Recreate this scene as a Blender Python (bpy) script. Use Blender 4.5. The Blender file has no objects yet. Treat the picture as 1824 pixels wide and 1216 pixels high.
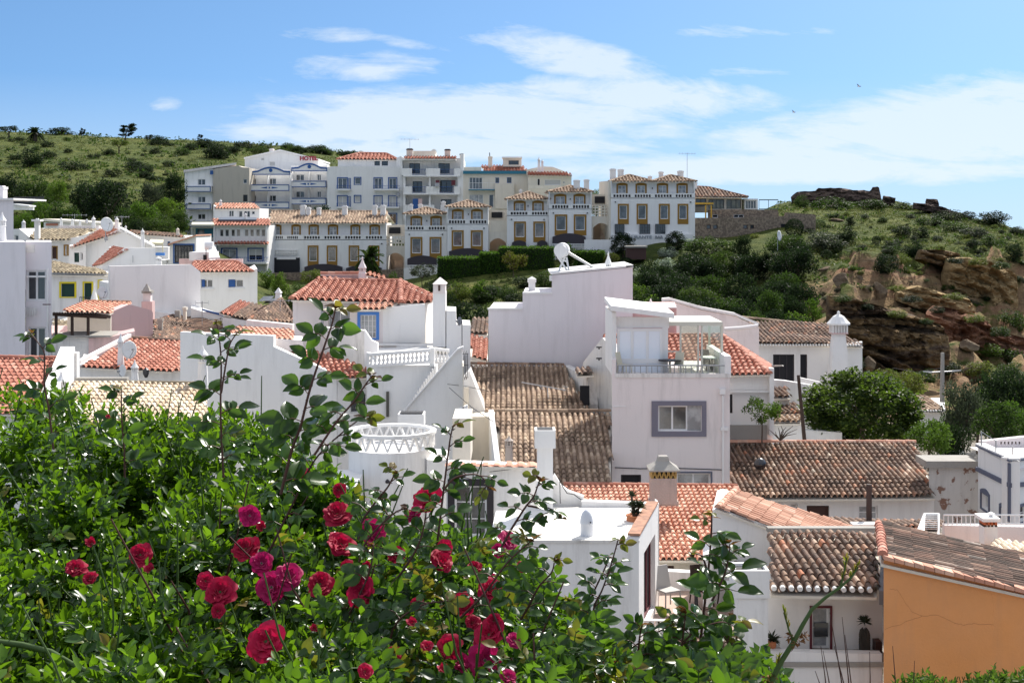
import bpy, bmesh, math, random
import numpy as np
from mathutils import Vector, noise
random.seed(7)
rng = np.random.default_rng(7)
C = bpy.context.scene.collection
F, HX, HY = 2500.0, 912.0, 395.0          # focal length, principal column and horizon row of the photo (1824 px wide)

# ------------------------------------------------------------------ camera
cd = bpy.data.cameras.new('camera'); cam = bpy.data.objects.new('camera', cd); C.objects.link(cam)
cam.location = (0, 0, 0); cam.rotation_euler = (math.radians(90), 0, 0)
cd.sensor_width = 36; cd.lens = 36 * F / 1824; cd.shift_y = (HY - 608) / 1824
cd.clip_start = 0.1; cd.clip_end = 6000
bpy.context.scene.camera = cam
sc = bpy.context.scene
sc.view_settings.view_transform = 'Standard'; sc.view_settings.look = 'None'; sc.view_settings.gamma = 1
sc.view_settings.exposure = 0.6
sc.cycles.max_bounces = 6; sc.cycles.transparent_max_bounces = 6

# ------------------------------------------------------------------ sky and sun
SUN = Vector((0.36, 0.64, 0.69)).normalized()
sun_el = math.asin(SUN.z); sun_az = math.atan2(SUN.x, SUN.y)
w = bpy.data.worlds.new('World'); sc.world = w; w.use_nodes = True
nt = w.node_tree; nt.nodes.clear()
def N(nt, t, **k):
    n = nt.nodes.new(t)
    for a, b in k.items():
        if a.startswith('i_'):
            n.inputs[int(a[2:]) if a[2:].isdigit() else a[2:].replace('_', ' ')].default_value = b
        else: setattr(n, a, b)
    return n
def mth(nt, op, a, b=None, c=None, clamp=False):
    n = nt.nodes.new('ShaderNodeMath'); n.operation = op; n.use_clamp = clamp
    for i, v in enumerate((a, b, c)):
        if v is None: continue
        if isinstance(v, (int, float)): n.inputs[i].default_value = v
        else: nt.links.new(v, n.inputs[i])
    return n.outputs[0]
L = nt.links.new
tc = N(nt, 'ShaderNodeTexCoord'); sep = N(nt, 'ShaderNodeSeparateXYZ'); L(tc.outputs['Generated'], sep.inputs[0])
X, Y, Z = sep.outputs
# the sky is looked up a little above the true direction so that the low sky keeps its blue
zz = mth(nt, 'ADD', mth(nt, 'MULTIPLY', Z, 1.55), 0.16)
cmb = N(nt, 'ShaderNodeCombineXYZ'); L(X, cmb.inputs[0]); L(Y, cmb.inputs[1]); L(zz, cmb.inputs[2])
nrm = N(nt, 'ShaderNodeVectorMath', operation='NORMALIZE'); L(cmb.outputs[0], nrm.inputs[0])
sky = N(nt, 'ShaderNodeTexSky', sky_type='NISHITA', sun_disc=False, sun_elevation=sun_el, sun_rotation=sun_az,
        altitude=0, air_density=1.0, dust_density=0.5, ozone_density=1.6)
L(nrm.outputs[0], sky.inputs[0])
# clouds: wind-drawn noise on a layer far above, gathered in banks by soft masks in bearing and height
ty = mth(nt, 'MAXIMUM', Y, 0.05)
az = mth(nt, 'DIVIDE', X, ty); el = mth(nt, 'DIVIDE', Z, ty)
def blob(a0, e0, ra, re, rot=0.0, pk=1.0):
    da = mth(nt, 'SUBTRACT', az, a0); de = mth(nt, 'SUBTRACT', el, e0)
    de = mth(nt, 'ADD', de, mth(nt, 'MULTIPLY', da, rot))
    q = mth(nt, 'ADD', mth(nt, 'POWER', mth(nt, 'ABSOLUTE', mth(nt, 'DIVIDE', da, ra)), 2.0), mth(nt, 'POWER', mth(nt, 'ABSOLUTE', mth(nt, 'DIVIDE', de, re)), 2.0))
    return mth(nt, 'MULTIPLY', mth(nt, 'SUBTRACT', 1.0, q, clamp=True), pk)
vc = N(nt, 'ShaderNodeCombineXYZ')
L(mth(nt, 'MULTIPLY', az, 9.0), vc.inputs[0]); L(mth(nt, 'ADD', mth(nt, 'MULTIPLY', el, 44.0), mth(nt, 'MULTIPLY', az, 5.0)), vc.inputs[1])
n1 = N(nt, 'ShaderNodeTexNoise', i_Scale=1.0, i_Detail=9.0, i_Roughness=0.68, i_Distortion=0.9); L(vc.outputs[0], n1.inputs['Vector'])
vc2 = N(nt, 'ShaderNodeCombineXYZ'); L(mth(nt, 'MULTIPLY', az, 30.0), vc2.inputs[0]); L(mth(nt, 'ADD', mth(nt, 'MULTIPLY', el, 90.0), 7.0), vc2.inputs[1])
n2 = N(nt, 'ShaderNodeTexNoise', i_Scale=1.0, i_Detail=6.0, i_Roughness=0.6); L(vc2.outputs[0], n2.inputs['Vector'])
def px(a): return (a - HX) / F
def py(b): return (HY - b) / F
m = None
for b in [(px(850), py(208), .21, .028, 0, 1.1), (px(620), py(235), .12, .018, 0), (px(1010), py(100), .10, .020, .25), (px(1150), py(170), .12, .02, .05),
          (px(640), py(120), .09, .014, -.05, .7), (px(1720), py(228), .19, .042, -.10, 1.15), (px(1500), py(250), .12, .024, 0), (px(600), py(63), .06, .008, 0, .55), (px(700), py(72), .05, .006, .2, .5),
          (px(1290), py(58), .05, .008, 0, .55), (px(1410), py(56), .05, .005, 0, .5), (px(295), py(187), .018, .009, 0, .55), (px(1330), py(130), .05, .007, 0, .5), (px(1450), py(300), .3, .016, 0), (px(800), py(262), .2, .014, 0), (px(1900), py(200), .16, .04, 0)]:
    v = blob(*b); m = v if m is None else mth(nt, 'MAXIMUM', m, v)
dens = mth(nt, 'ADD', mth(nt, 'MULTIPLY', n1.outputs[0], 1.5), mth(nt, 'MULTIPLY', n2.outputs[0], 0.85))
dens = mth(nt, 'ADD', dens, mth(nt, 'MULTIPLY', m, 0.95))
cl = mth(nt, 'MULTIPLY', mth(nt, 'SUBTRACT', dens, 1.49), 2.1, clamp=True)
cl = mth(nt, 'MULTIPLY', cl, mth(nt, 'MULTIPLY', m, 2.5, clamp=True))
cl = mth(nt, 'MULTIPLY', cl, 0.70)
# unseen thin cloud added overhead to whiten and lift the light from above
hi = N(nt, 'ShaderNodeMapRange'); L(Z, hi.inputs[0])
for i, v in enumerate((.18, .45, 0., .45)): hi.inputs[i + 1].default_value = v
mix = N(nt, 'ShaderNodeMix', data_type='RGBA'); L(cl, mix.inputs[0])
skm = N(nt, 'ShaderNodeMix', data_type='RGBA', blend_type='MULTIPLY'); skm.inputs[0].default_value = 1
L(sky.outputs[0], skm.inputs[6]); tm = N(nt, 'ShaderNodeMix', data_type='RGBA'); tr_ = N(nt, 'ShaderNodeMapRange'); L(Z, tr_.inputs[0]); tr_.inputs[1].default_value = .17; tr_.inputs[2].default_value = .45; L(tr_.outputs[0], tm.inputs[0]); tm.inputs[6].default_value = (.53, .72, .84, 1); tm.inputs[7].default_value = (1, 1, 1, 1); L(tm.outputs[2], skm.inputs[7])
hz = N(nt, 'ShaderNodeMapRange'); L(Z, hz.inputs[0])
for i, v in enumerate((.0, .10, .62, 0.)): hz.inputs[i + 1].default_value = v
hm = N(nt, 'ShaderNodeMix', data_type='RGBA'); L(hz.outputs[0], hm.inputs[0]); L(skm.outputs[2], hm.inputs[6]); hm.inputs[7].default_value = (3.9, 4.6, 5.3, 1)
L(hm.outputs[2], mix.inputs[6]); mix.inputs[7].default_value = (5.3, 5.75, 6.1, 1)
mixh = N(nt, 'ShaderNodeMix', data_type='RGBA'); L(hi.outputs[0], mixh.inputs[0]); L(mix.outputs[2], mixh.inputs[6]); mixh.inputs[7].default_value = (8.2, 8.3, 8.5, 1)
bg = N(nt, 'ShaderNodeBackground', i_Strength=0.112); L(mixh.outputs[2], bg.inputs[0])
wo = N(nt, 'ShaderNodeOutputWorld'); L(bg.outputs[0], wo.inputs[0])
sd = bpy.data.lights.new('sun', 'SUN'); sd.energy = 5.0; sd.angle = math.radians(0.5); sd.color = (1, .955, .88)
so = bpy.data.objects.new('sun', sd); C.objects.link(so); so.rotation_euler = SUN.to_track_quat('Z', 'Y').to_euler(); so.location = SUN * 300

# ------------------------------------------------------------------ materials
MATS = {}
def mat(name, col, rough=.8, var=0.0, scale=1.0, col2=None, stain=0.0, bump=0.0, bscale=20, island=None, spec=.3, transl=None, metal=0, streak=False, objvar=0.0, thr=(.42, .6)):
    if name in MATS: return MATS[name]
    m = bpy.data.materials.new(name); m.use_nodes = True; t = m.node_tree; t.nodes.clear()
    out = N(t, 'ShaderNodeOutputMaterial'); bs = N(t, 'ShaderNodeBsdfPrincipled', i_Roughness=rough)
    bs.inputs['Specular IOR Level'].default_value = spec; bs.inputs['Metallic'].default_value = metal
    c4 = lambda c: (c[0], c[1], c[2], 1)
    base = N(t, 'ShaderNodeRGB'); base.outputs[0].default_value = c4(col); cur = base.outputs[0]
    tcn = N(t, 'ShaderNodeTexCoord')
    def mx(fac, a, b, bt='MIX'):
        q = N(t, 'ShaderNodeMix', data_type='RGBA', blend_type=bt)
        if isinstance(fac, (int, float)): q.inputs[0].default_value = fac
        else: t.links.new(fac, q.inputs[0])
        t.links.new(a, q.inputs[6])
        if isinstance(b, tuple): q.inputs[7].default_value = c4(b)
        else: t.links.new(b, q.inputs[7])
        return q.outputs[2]
    def nz(sc_, det=5, vec=None, rgh=.6):
        n = N(t, 'ShaderNodeTexNoise', i_Scale=sc_, i_Detail=det, i_Roughness=rgh)
        t.links.new(vec if vec is not None else tcn.outputs['Object'], n.inputs['Vector']); return n.outputs[0]
    def mr(x, a, b, c=0., d=1.):
        r = N(t, 'ShaderNodeMapRange'); t.links.new(x, r.inputs[0])
        for i, v in enumerate((a, b, c, d)): r.inputs[i + 1].default_value = v
        return r.outputs[0]
    if col2 is not None: cur = mx(mr(nz(scale), *thr), cur, col2)
    if island is not None:
        g = N(t, 'ShaderNodeNewGeometry'); rp = N(t, 'ShaderNodeValToRGB'); t.links.new(g.outputs['Random Per Island'], rp.inputs[0])
        rp.color_ramp.interpolation = 'LINEAR'
        els = rp.color_ramp.elements
        while len(els) < len(island): els.new(.5)
        for e, (p_, c_) in zip(els, island): e.position = p_; e.color = c4(c_)
        cur = rp.outputs[0]
        if col2 is not None: cur = mx(mr(nz(scale), thr[0], thr[1], 0, .65), cur, col2)
    if objvar:
        oi = N(t, 'ShaderNodeObjectInfo'); hs = N(t, 'ShaderNodeHueSaturation')
        t.links.new(cur, hs.inputs['Color']); t.links.new(mr(oi.outputs['Random'], 0, 1, 1 - objvar, 1 + objvar), hs.inputs['Value'])
        t.links.new(mr(oi.outputs['Random'], 0, 1, .5 + objvar * .07, .5 - objvar * .07), hs.inputs['Hue']); cur = hs.outputs[0]
    if var:
        cur = mx(mr(nz(scale * 1.7 + .2), .3, .7, 0, var), cur, tuple(c * .55 for c in col))
    if stain:
        mp = N(t, 'ShaderNodeMapping'); mp.inputs['Scale'].default_value = (2.2, 2.2, .28); t.links.new(tcn.outputs['Object'], mp.inputs[0])
        cur = mx(mr(nz(1.0, 8, mp.outputs[0], .7), .50, .78, 0, stain), cur, (.20, .18, .155))
        cur = mx(mr(nz(.35, 4), .35, .7, 0, .10), cur, (.55, .52, .50))
    t.links.new(cur, bs.inputs['Base Color'])
    if bump:
        b_ = N(t, 'ShaderNodeBump', i_Strength=bump, i_Distance=.03); t.links.new(nz(bscale, 6), b_.inputs['Height']); t.links.new(b_.outputs[0], bs.inputs['Normal'])
    sh = bs.outputs[0]
    if transl:
        tr = N(t, 'ShaderNodeBsdfTranslucent'); t.links.new(mx(.5, cur, transl), tr.inputs[0])
        ms = N(t, 'ShaderNodeMixShader'); ms.inputs[0].default_value = .46; t.links.new(sh, ms.inputs[1]); t.links.new(tr.outputs[0], ms.inputs[2]); sh = ms.outputs[0]
    t.links.new(sh, out.inputs[0]); MATS[name] = m; return m
WH = mat('whitewash', (.84, .825, .805), .85, stain=.40, bump=.25, bscale=6)
WHC = mat('whitewash_clean', (.83, .815, .795), .85, stain=.22, bump=.2, bscale=6)
WHD = mat('whitewash_dirty', (.74, .715, .68), .88, stain=.95, bump=.35, bscale=6)
LIL = mat('lilac_white_plaster', (.78, .735, .75), .85, stain=.2, bump=.15)
PINKW = mat('pale_pink_plaster', (.78, .71, .69), .85, stain=.38, bump=.2)
PINK = mat('pink_plaster', (.66, .46, .44), .88, stain=.55, bump=.3)
CRM = mat('cream_plaster', (.74, .68, .58), .85, stain=.2, bump=.2)
BEI = mat('beige_render', (.50, .45, .38), .9, stain=.5, bump=.3)
ORG = mat('orange_plaster', (.82, .345, .115), .85, var=.25, scale=.35, stain=.18, bump=.25)
BLUE = mat('blue_paint', (.03, .10, .30), .6)
LBLUE = mat('bright_blue_paint', (.07, .22, .60), .6)
TEAL = mat('teal_paint', (.03, .17, .25), .5)
OCH = mat('ochre_paint', (.30, .165, .035), .8)
YEL = mat('yellow_paint', (.75, .62, .03), .7)
SLATE = mat('slate_blue_paint', (.12, .13, .18), .7)
GREYS = mat('grey_surround_paint', (.19, .18, .22), .8)
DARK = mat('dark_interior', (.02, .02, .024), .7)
BLK = mat('black_frame_paint', (.035, .03, .035), .5)
CAN = mat('awning_cloth_and_painted_shade', (.06, .052, .06), .9)  # awning cloth, also the painted shade strips behind the pierced parapets
GRN = mat('dark_green_shutter', (.015, .05, .04), .5)
BRD = mat('brown_door_wood', (.07, .035, .03), .6)
MAR = mat('maroon_paint', (.12, .02, .03), .5)
WFR = mat('white_window_frame', (.78, .77, .76), .5)
GL = mat('window_glass', (.03, .035, .04), .06, spec=.9)
GLB = mat('window_glass_bright', (.10, .11, .12), .08, spec=.9, col2=(.03, .032, .035), scale=1.3)
CUR = mat('pale_curtain_behind_glass', (.42, .44, .45), .25, col2=(.2, .21, .22), scale=2, spec=.8)
SHU = mat('pale_roller_shutter', (.55, .54, .52), .6)
OPAL = mat('opal_window_panel', (.80, .84, .90), .3, spec=.6)
STN = mat('rubble_stone', (.30, .23, .17), .95, col2=(.17, .13, .10), scale=4.5, bump=1, bscale=4, thr=(.45, .55))
STL = mat('grey_concrete', (.34, .32, .29), .95, stain=.6, bump=.4)
PEEL = mat('peeling_white_stone', (.62, .60, .57), .95, col2=(.26, .15, .11), scale=2.1, bump=.8, bscale=3, stain=.5, thr=(.56, .60))
MET = mat('grey_metal', (.35, .35, .36), .4, metal=.6)
DKM = mat('dark_metal', (.05, .05, .055), .5, metal=.3)
DISH = mat('white_dish_paint', (.74, .74, .73), .4)
DISHG = mat('grey_dish_paint', (.14, .15, .17), .4)
POT = mat('terracotta_pot', (.55, .20, .09), .8, var=.2)
TERR = mat('pale_terrace_floor', (.78, .75, .70), .9, stain=.25)
BRK = mat('brick_coping', (.45, .24, .16), .9, col2=(.30, .17, .12), scale=5)
WOOD = mat('weathered_dark_wood', (.05, .032, .025), .85)
T_RED = mat('red_clay_tile', (1, 1, 1), .85, island=[(0, (.33, .12, .08)), (.4, (.43, .17, .115)), (.8, (.50, .22, .155)), (1, (.60, .32, .24))], col2=(.20, .10, .075), scale=1.2, bump=.3, thr=(.60, .75))
T_PINK = mat('faded_red_tile', (1, 1, 1), .85, island=[(0, (.48, .22, .15)), (.5, (.62, .32, .22)), (1, (.74, .46, .34))], col2=(.30, .17, .12), scale=1.5, bump=.3, thr=(.56, .75))
T_BRN = mat('old_brown_tile', (1, 1, 1), .9, island=[(0, (.15, .10, .075)), (.4, (.21, .135, .10)), (.7, (.28, .18, .125)), (.9, (.35, .24, .17)), (.965, (.44, .18, .10)), (1, (.55, .46, .36))], col2=(.075, .058, .048), scale=1.6, bump=.5, thr=(.48, .62))
T_TAN = mat('sun_bleached_tile', (1, 1, 1), .9, island=[(0, (.20, .135, .095)), (.4, (.31, .215, .15)), (.8, (.40, .285, .20)), (1, (.50, .38, .27))], col2=(.16, .115, .085), scale=1.5, bump=.5, thr=(.55, .72))
T_CRM = mat('cream_tile', (1, 1, 1), .9, island=[(0, (.52, .40, .28)), (.5, (.66, .54, .40)), (1, (.76, .67, .54))], col2=(.34, .26, .19), scale=2, bump=.4, thr=(.58, .72))
T_OLV = mat('lichened_tile', (1, 1, 1), .9, island=[(0, (.18, .14, .09)), (.5, (.32, .26, .17)), (1, (.44, .36, .25))], col2=(.11, .09, .06), scale=2, bump=.4)

# ------------------------------------------------------------------ helpers
def thing(name, label, cat, loc=(0, 0, 0), group=None, kind=None):
    o = bpy.data.objects.new(name, None); C.objects.link(o); o.location = loc; o.empty_display_size = .3
    o['label'] = label; o['category'] = cat
    if group: o['group'] = group
    if kind: o['kind'] = kind
    return o
def tag(o, label, cat, group=None, kind=None):
    o['label'] = label
    if cat: o['category'] = cat
    if group: o['group'] = group
    if kind: o['kind'] = kind
    return o
def wloc(p):
    v = Vector((0, 0, 0))
    while p is not None: v = v + Vector(p.location); p = p.parent
    return v
class MB:
    def __init__(s): s.v = []; s.f = []
    def quad(s, a, b, c, d): s.poly([a, b, c, d])
    def poly(s, pts):
        i = len(s.v); s.v += [tuple(p) for p in pts]; s.f.append(tuple(range(i, i + len(pts))))
    def hexa(s, p):                       # 8 corners: 0-3 one face, 4-7 the opposite one
        i = len(s.v); s.v += [tuple(q) for q in p]
        for f in ((0, 3, 2, 1), (4, 5, 6, 7), (0, 1, 5, 4), (1, 2, 6, 5), (2, 3, 7, 6), (3, 0, 4, 7)): s.f.append(tuple(i + j for j in f))
        return s
    def box(s, c, d, ang=0):
        c = Vector(c); ca, sa = math.cos(ang), math.sin(ang); P = []
        for z in (-1, 1):
            for x, y in ((-1, -1), (1, -1), (1, 1), (-1, 1)):
                a, b = x * d[0] / 2, y * d[1] / 2; P.append(c + Vector((a * ca - b * sa, a * sa + b * ca, z * d[2] / 2)))
        return s.hexa(P)
    def bar(s, a, b, r, n=6, r2=None):
        a, b = Vector(a), Vector(b); d = (b - a)
        if d.length < 1e-6: return s
        z = d.normalized(); x = z.orthogonal().normalized(); y = z.cross(x); r2 = r if r2 is None else r2; i = len(s.v)
        for q, rr in ((a, r), (b, r2)):
            for k in range(n):
                t = 2 * math.pi * (k + .5) / n; s.v.append(tuple(q + x * math.cos(t) * rr + y * math.sin(t) * rr))
        for k in range(n): s.f.append((i + k, i + (k + 1) % n, i + n + (k + 1) % n, i + n + k))
        s.f.append(tuple(i + k for k in reversed(range(n)))); s.f.append(tuple(i + n + k for k in range(n)))
        return s
    def tube(s, pts, r0, r1, n=6):
        m_ = len(pts) - 1; i = len(s.v)
        for j, p_ in enumerate(pts):
            p_ = Vector(p_); d = (Vector(pts[min(j + 1, m_)]) - Vector(pts[max(j - 1, 0)])).normalized()
            x = d.cross(Vector((0, 1, .01))).normalized(); y = d.cross(x); rr = r0 + (r1 - r0) * j / m_
            for k in range(n):
                t = 2 * math.pi * k / n; s.v.append(tuple(p_ + x * math.cos(t) * rr + y * math.sin(t) * rr))
        for j in range(m_):
            for k in range(n): s.f.append((i + j * n + k, i + j * n + (k + 1) % n, i + (j + 1) * n + (k + 1) % n, i + (j + 1) * n + k))
        return s
    def lathe(s, c, prof, n=12, ph=0):
        c = Vector(c); i = len(s.v)
        for r, z in prof:
            for k in range(n):
                t = 2 * math.pi * k / n + ph; s.v.append((c.x + r * math.cos(t), c.y + r * math.sin(t), c.z + z))
        for j in range(len(prof) - 1):
            for k in range(n): s.f.append((i + j * n + k, i + j * n + (k + 1) % n, i + (j + 1) * n + (k + 1) % n, i + (j + 1) * n + k))
        s.f.append(tuple(i + (len(prof) - 1) * n + k for k in range(n)))
        return s
    def build(s, name, m, parent=None, smooth=False):
        me = bpy.data.meshes.new(name); off = wloc(parent)
        v = [(a - off.x, b - off.y, c - off.z) for a, b, c in s.v]
        me.from_pydata(v, [], s.f); me.materials.append(m)
        if smooth: me.polygons.foreach_set('use_smooth', [True] * len(me.polygons))
        o = bpy.data.objects.new(name, me); C.objects.link(o)
        if parent is not None: o.parent = parent
        return o
def W(x, y, D): return Vector(((x - HX) / F * D, D, (HY - y) / F * D))
class Pl:
    """a vertical plane standing at distance da where the photo's column xa crosses it and db at column xb"""
    def __init__(s, xa, da, xb=None, db=None):
        if xb is None: xb, db = xa + 100, da
        s.A = Vector(((xa - HX) / F * da, da, 0)); B = Vector(((xb - HX) / F * db, db, 0))
        s.u = (B - s.A).normalized(); s.n = Vector((s.u.y, -s.u.x, 0))
    def loc(s, x, y):
        d = Vector(((x - HX) / F, 1, (HY - y) / F)); t = (s.A.x * s.n.x + s.A.y * s.n.y) / (d.x * s.n.x + d.y * s.n.y)
        P = d * t; return ((P - s.A).dot(s.u), P.z)
    def pt(s, a, z, out=0.): return Vector((s.A.x + s.u.x * a + s.n.x * out, s.A.y + s.u.y * a + s.n.y * out, z))
    def h(s, x, y, out=0.): a, z = s.loc(x, y); return s.pt(a, z, out)
    def back(s, T): q = Pl.__new__(Pl); q.A = s.A - s.n * T; q.u = s.u; q.n = s.n; return q
    def box(s, mb, x0, y0, x1, y1, o0, o1):
        a0, z1 = s.loc(x0, y0); a1, z0 = s.loc(x1, y1)
        return mb.hexa([s.pt(a0, z0, o1), s.pt(a1, z0, o1), s.pt(a1, z0, o0), s.pt(a0, z0, o0), s.pt(a0, z1, o1), s.pt(a1, z1, o1), s.pt(a1, z1, o0), s.pt(a0, z1, o0)])
    def sbox(s, mb, a0, z0, a1, z1, o0, o1):
        return mb.hexa([s.pt(a0, z0, o1), s.pt(a1, z0, o1), s.pt(a1, z0, o0), s.pt(a0, z0, o0), s.pt(a0, z1, o1), s.pt(a1, z1, o1), s.pt(a1, z1, o0), s.pt(a0, z1, o0)])
def poly_holes(tp, zb, holes):
    """cuts the face under the outline tp, above zb, into upright strips that leave the holes open"""
    xs = sorted(set([a for a, z in tp] + [h for q in holes for h in (q[0], q[2]) if tp[0][0] < h < tp[-1][0]])); out = []
    for x0, x1 in zip(xs, xs[1:]):
        if x1 - x0 < 1e-5: continue
        xm = (x0 + x1) / 2
        for (a, za), (b, z2) in zip(tp, tp[1:]):
            if a <= xm <= b: break
        f = lambda x: za + (z2 - za) * (x - a) / (b - a)
        z = zb
        for q in sorted([q for q in holes if q[0] < xm < q[2]], key=lambda q: q[1]):
            if q[1] > z: out.append([(x0, z), (x1, z), (x1, q[1]), (x0, q[1])])
            z = max(z, q[3])
        if f(x0) > z - 1e-4 or f(x1) > z - 1e-4: out.append([(x0, z), (x1, z), (x1, f(x1)), (x0, f(x0))])
    return out
def wall(parent, pl, top, T, m, wins=(), holes=(), base=None, name='wall', through=False, recess=.16, skew=None, body=None):
    """a solid block whose face stands on plane pl; top = its upper outline in photo pixels, left to right"""
    tp = [pl.loc(*q) for q in top]
    if base is None: zb = min(ground_z(pl.pt(tp[0][0], 0)), ground_z(pl.pt(tp[-1][0], 0)), ground_z(pl.pt(tp[0][0], 0, -T)), ground_z(pl.pt(tp[-1][0], 0, -T))) - .8
    else: zb = pl.loc(top[0][0], base)[1]
    zb = min(zb, min(z for a, z in tp) - .05)
    if skew is None: mx_ = ((top[0][0] + top[-1][0]) / 2 - HX) / F if pl.A.y < 100 and (T > .5 or body) else 0; skew = mx_
    sv = -pl.n * T + pl.u * skew * T; BK = lambda a, z: pl.pt(a, z) + sv
    poly = [(tp[0][0], zb)] + tp + [(tp[-1][0], zb)]
    hs = []
    for wn in list(wins) + [tuple(q) + ({},) for q in holes]:
        a0, z1 = pl.loc(wn[0], wn[1]); a1, z0 = pl.loc(wn[2], wn[3]); hs.append((a0, z0, a1, z1))
    mb = MB()
    for f in poly_holes(tp, zb, hs): mb.poly([pl.pt(a, z) for a, z in f])
    for f in poly_holes(tp, zb, hs if through else []): mb.poly([BK(a, z) for a, z in reversed(f)])
    for i in range(len(poly)):
        a, b = poly[i], poly[(i + 1) % len(poly)]; mb.quad(pl.pt(*a), pl.pt(*b), BK(*b), BK(*a))
    rd = T if through else min(recess + .12, T * .9)
    for a0, z0, a1, z1 in hs:
        c = [(a0, z0), (a1, z0), (a1, z1), (a0, z1)]
        for i in range(4): a, b = c[i], c[(i + 1) % 4]; mb.quad(pl.pt(*b), pl.pt(*a), pl.pt(a[0], a[1], -rd), pl.pt(b[0], b[1], -rd))
        if not through: mb.poly([pl.pt(a, z, -rd) for a, z in c])
    o = mb.build(name, m, parent)
    if body: wall(parent, pl.back(T + .01), [(a, b + body[1]) for a, b in top], body[0], m, base=base, name=name, skew=skew)
    for wn in wins: window(parent, pl, *wn[:4], recess=recess, **wn[4])
    return o
def window(parent, pl, x0, y0, x1, y1, recess=.16, fr=None, glass=None, bars=(2, 1), sur=None, sw=.16, door=False, fw=.06, arch=0, apron=0, sill=False, lower=None, nm=None, railing=None, hood=False):
    fr = fr or WFR; glass = glass or GL
    a0, z1 = pl.loc(x0, y0); a1, z0 = pl.loc(x1, y1)
    mb = MB(); o0, o1 = -recess, -recess + .05
    pl.sbox(mb, a0, z0, a0 + fw, z1, o0, o1); pl.sbox(mb, a1 - fw, z0, a1, z1, o0, o1)
    pl.sbox(mb, a0 + fw, z0, a1 - fw, z0 + fw, o0, o1); pl.sbox(mb, a0 + fw, z1 - fw, a1 - fw, z1, o0, o1)
    for i in range(1, bars[0]):
        c = a0 + (a1 - a0) * i / bars[0]; pl.sbox(mb, c - fw * .5, z0 + fw, c + fw * .5, z1 - fw, o0, o1 - .004)
    for i in range(1, bars[1]):
        c = z0 + (z1 - z0) * i / bars[1]; pl.sbox(mb, a0 + fw, c - fw * .25, a1 - fw, c + fw * .25, o0, o1 - .008)
    f = mb.build(nm or ('door' if door else 'window'), fr, parent)
    g = MB(); pl.sbox(g, a0 + .01, z0 + .01, a1 - .01, z1 - .01, -recess - .06, -recess + .015); g.build('pane', glass, f)
    if lower is not None:
        g = MB(); pl.sbox(g, a0 + fw, z0 + fw, a1 - fw, z0 + (z1 - z0) * lower[0], -recess - .05, -recess + .03); g.build('curtain', lower[1], f)
    if sur is not None:
        s = MB(); e = .045
        pl.sbox(s, a0 - sw, z0 - (sw * .6 if not apron else apron), a0 - .002, z1 + sw, -.02, e); pl.sbox(s, a1 + .002, z0 - (sw * .6 if not apron else apron), a1 + sw, z1 + sw, -.02, e)
        pl.sbox(s, a0 - .002, z1 + .002, a1 + .002, z1 + sw, -.02, e)
        if apron: pl.sbox(s, a0 - .002, z0 - apron, a1 + .002, z0 - .002, -.02, e)
        elif not door: pl.sbox(s, a0 - .002, z0 - sw * .6, a1 + .002, z0 - .002, -.02, e)
        if arch:
            n = 8; mid = (a0 + a1) / 2; hw = (a1 - a0) / 2 + sw * .55; pts = [(mid - hw, z1 + sw)]
            for k in range(n + 1):
                t = -1 + 2 * k / n; pts.append((mid + t * hw, z1 + sw + arch * (1 - t * t)))
            pts.append((mid + hw, z1 + sw)); pf = [pl.pt(a, z, e + .003) for a, z in pts]; pb = [pl.pt(a, z, -.02) for a, z in pts]
            s.poly(pf); s.poly(pb[::-1])
            for k in range(len(pts)): q = (k + 1) % len(pts); s.quad(pf[k], pb[k], pb[q], pf[q])
        s.build('window_surround', sur, f)
    if sill: s = MB(); pl.sbox(s, a0 - .1, z0 - .1, a1 + .1, z0, -.02, .09); s.build('sill', WFR, f)
    if railing is not None: rail(parent, pl, x0 - railing, y0 + (y1 - y0) * .5, x1 + railing, y1 + 1, out=.35, m=DKM)
    return f
def rail(parent, pl, x0, y0, x1, y1, out=0., m=None, step=.14, r=.012, name='railing', n=4, posts=0):
    a0, z1 = pl.loc(x0, y0); a1, z0 = pl.loc(x1, y1); mb = MB(); k = max(2, int((a1 - a0) / step))
    for i in range(k + 1): c = a0 + (a1 - a0) * i / k; mb.bar(pl.pt(c, z0, out), pl.pt(c, z1, out), r * (1.8 if posts and i % posts == 0 else 1), n)
    mb.bar(pl.pt(a0, z1, out), pl.pt(a1, z1, out), r * 1.8, n); mb.bar(pl.pt(a0, z0 + .05, out), pl.pt(a1, z0 + .05, out), r * 1.4, n)
    if out > .1:
        for a in (a0, a1): mb.bar(pl.pt(a, z1, out), pl.pt(a, z1, 0), r * 1.8, n); mb.bar(pl.pt(a, z0 + .05, out), pl.pt(a, z0 + .05, 0), r * 1.4, n)
    return mb.build(name, m or MET, parent)
PROF = {9: ([-.5, -.40, -.34, -.28, -.15, 0, .15, .28, .34, .40, .5], [-.95, -.85, -.3, .40, .88, 1, .88, .40, -.3, -.85, -.95]),
        5: ([-.5, -.33, -.16, .16, .33, .5], [-.9, -.3, .95, .95, -.3, -.9])}
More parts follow.
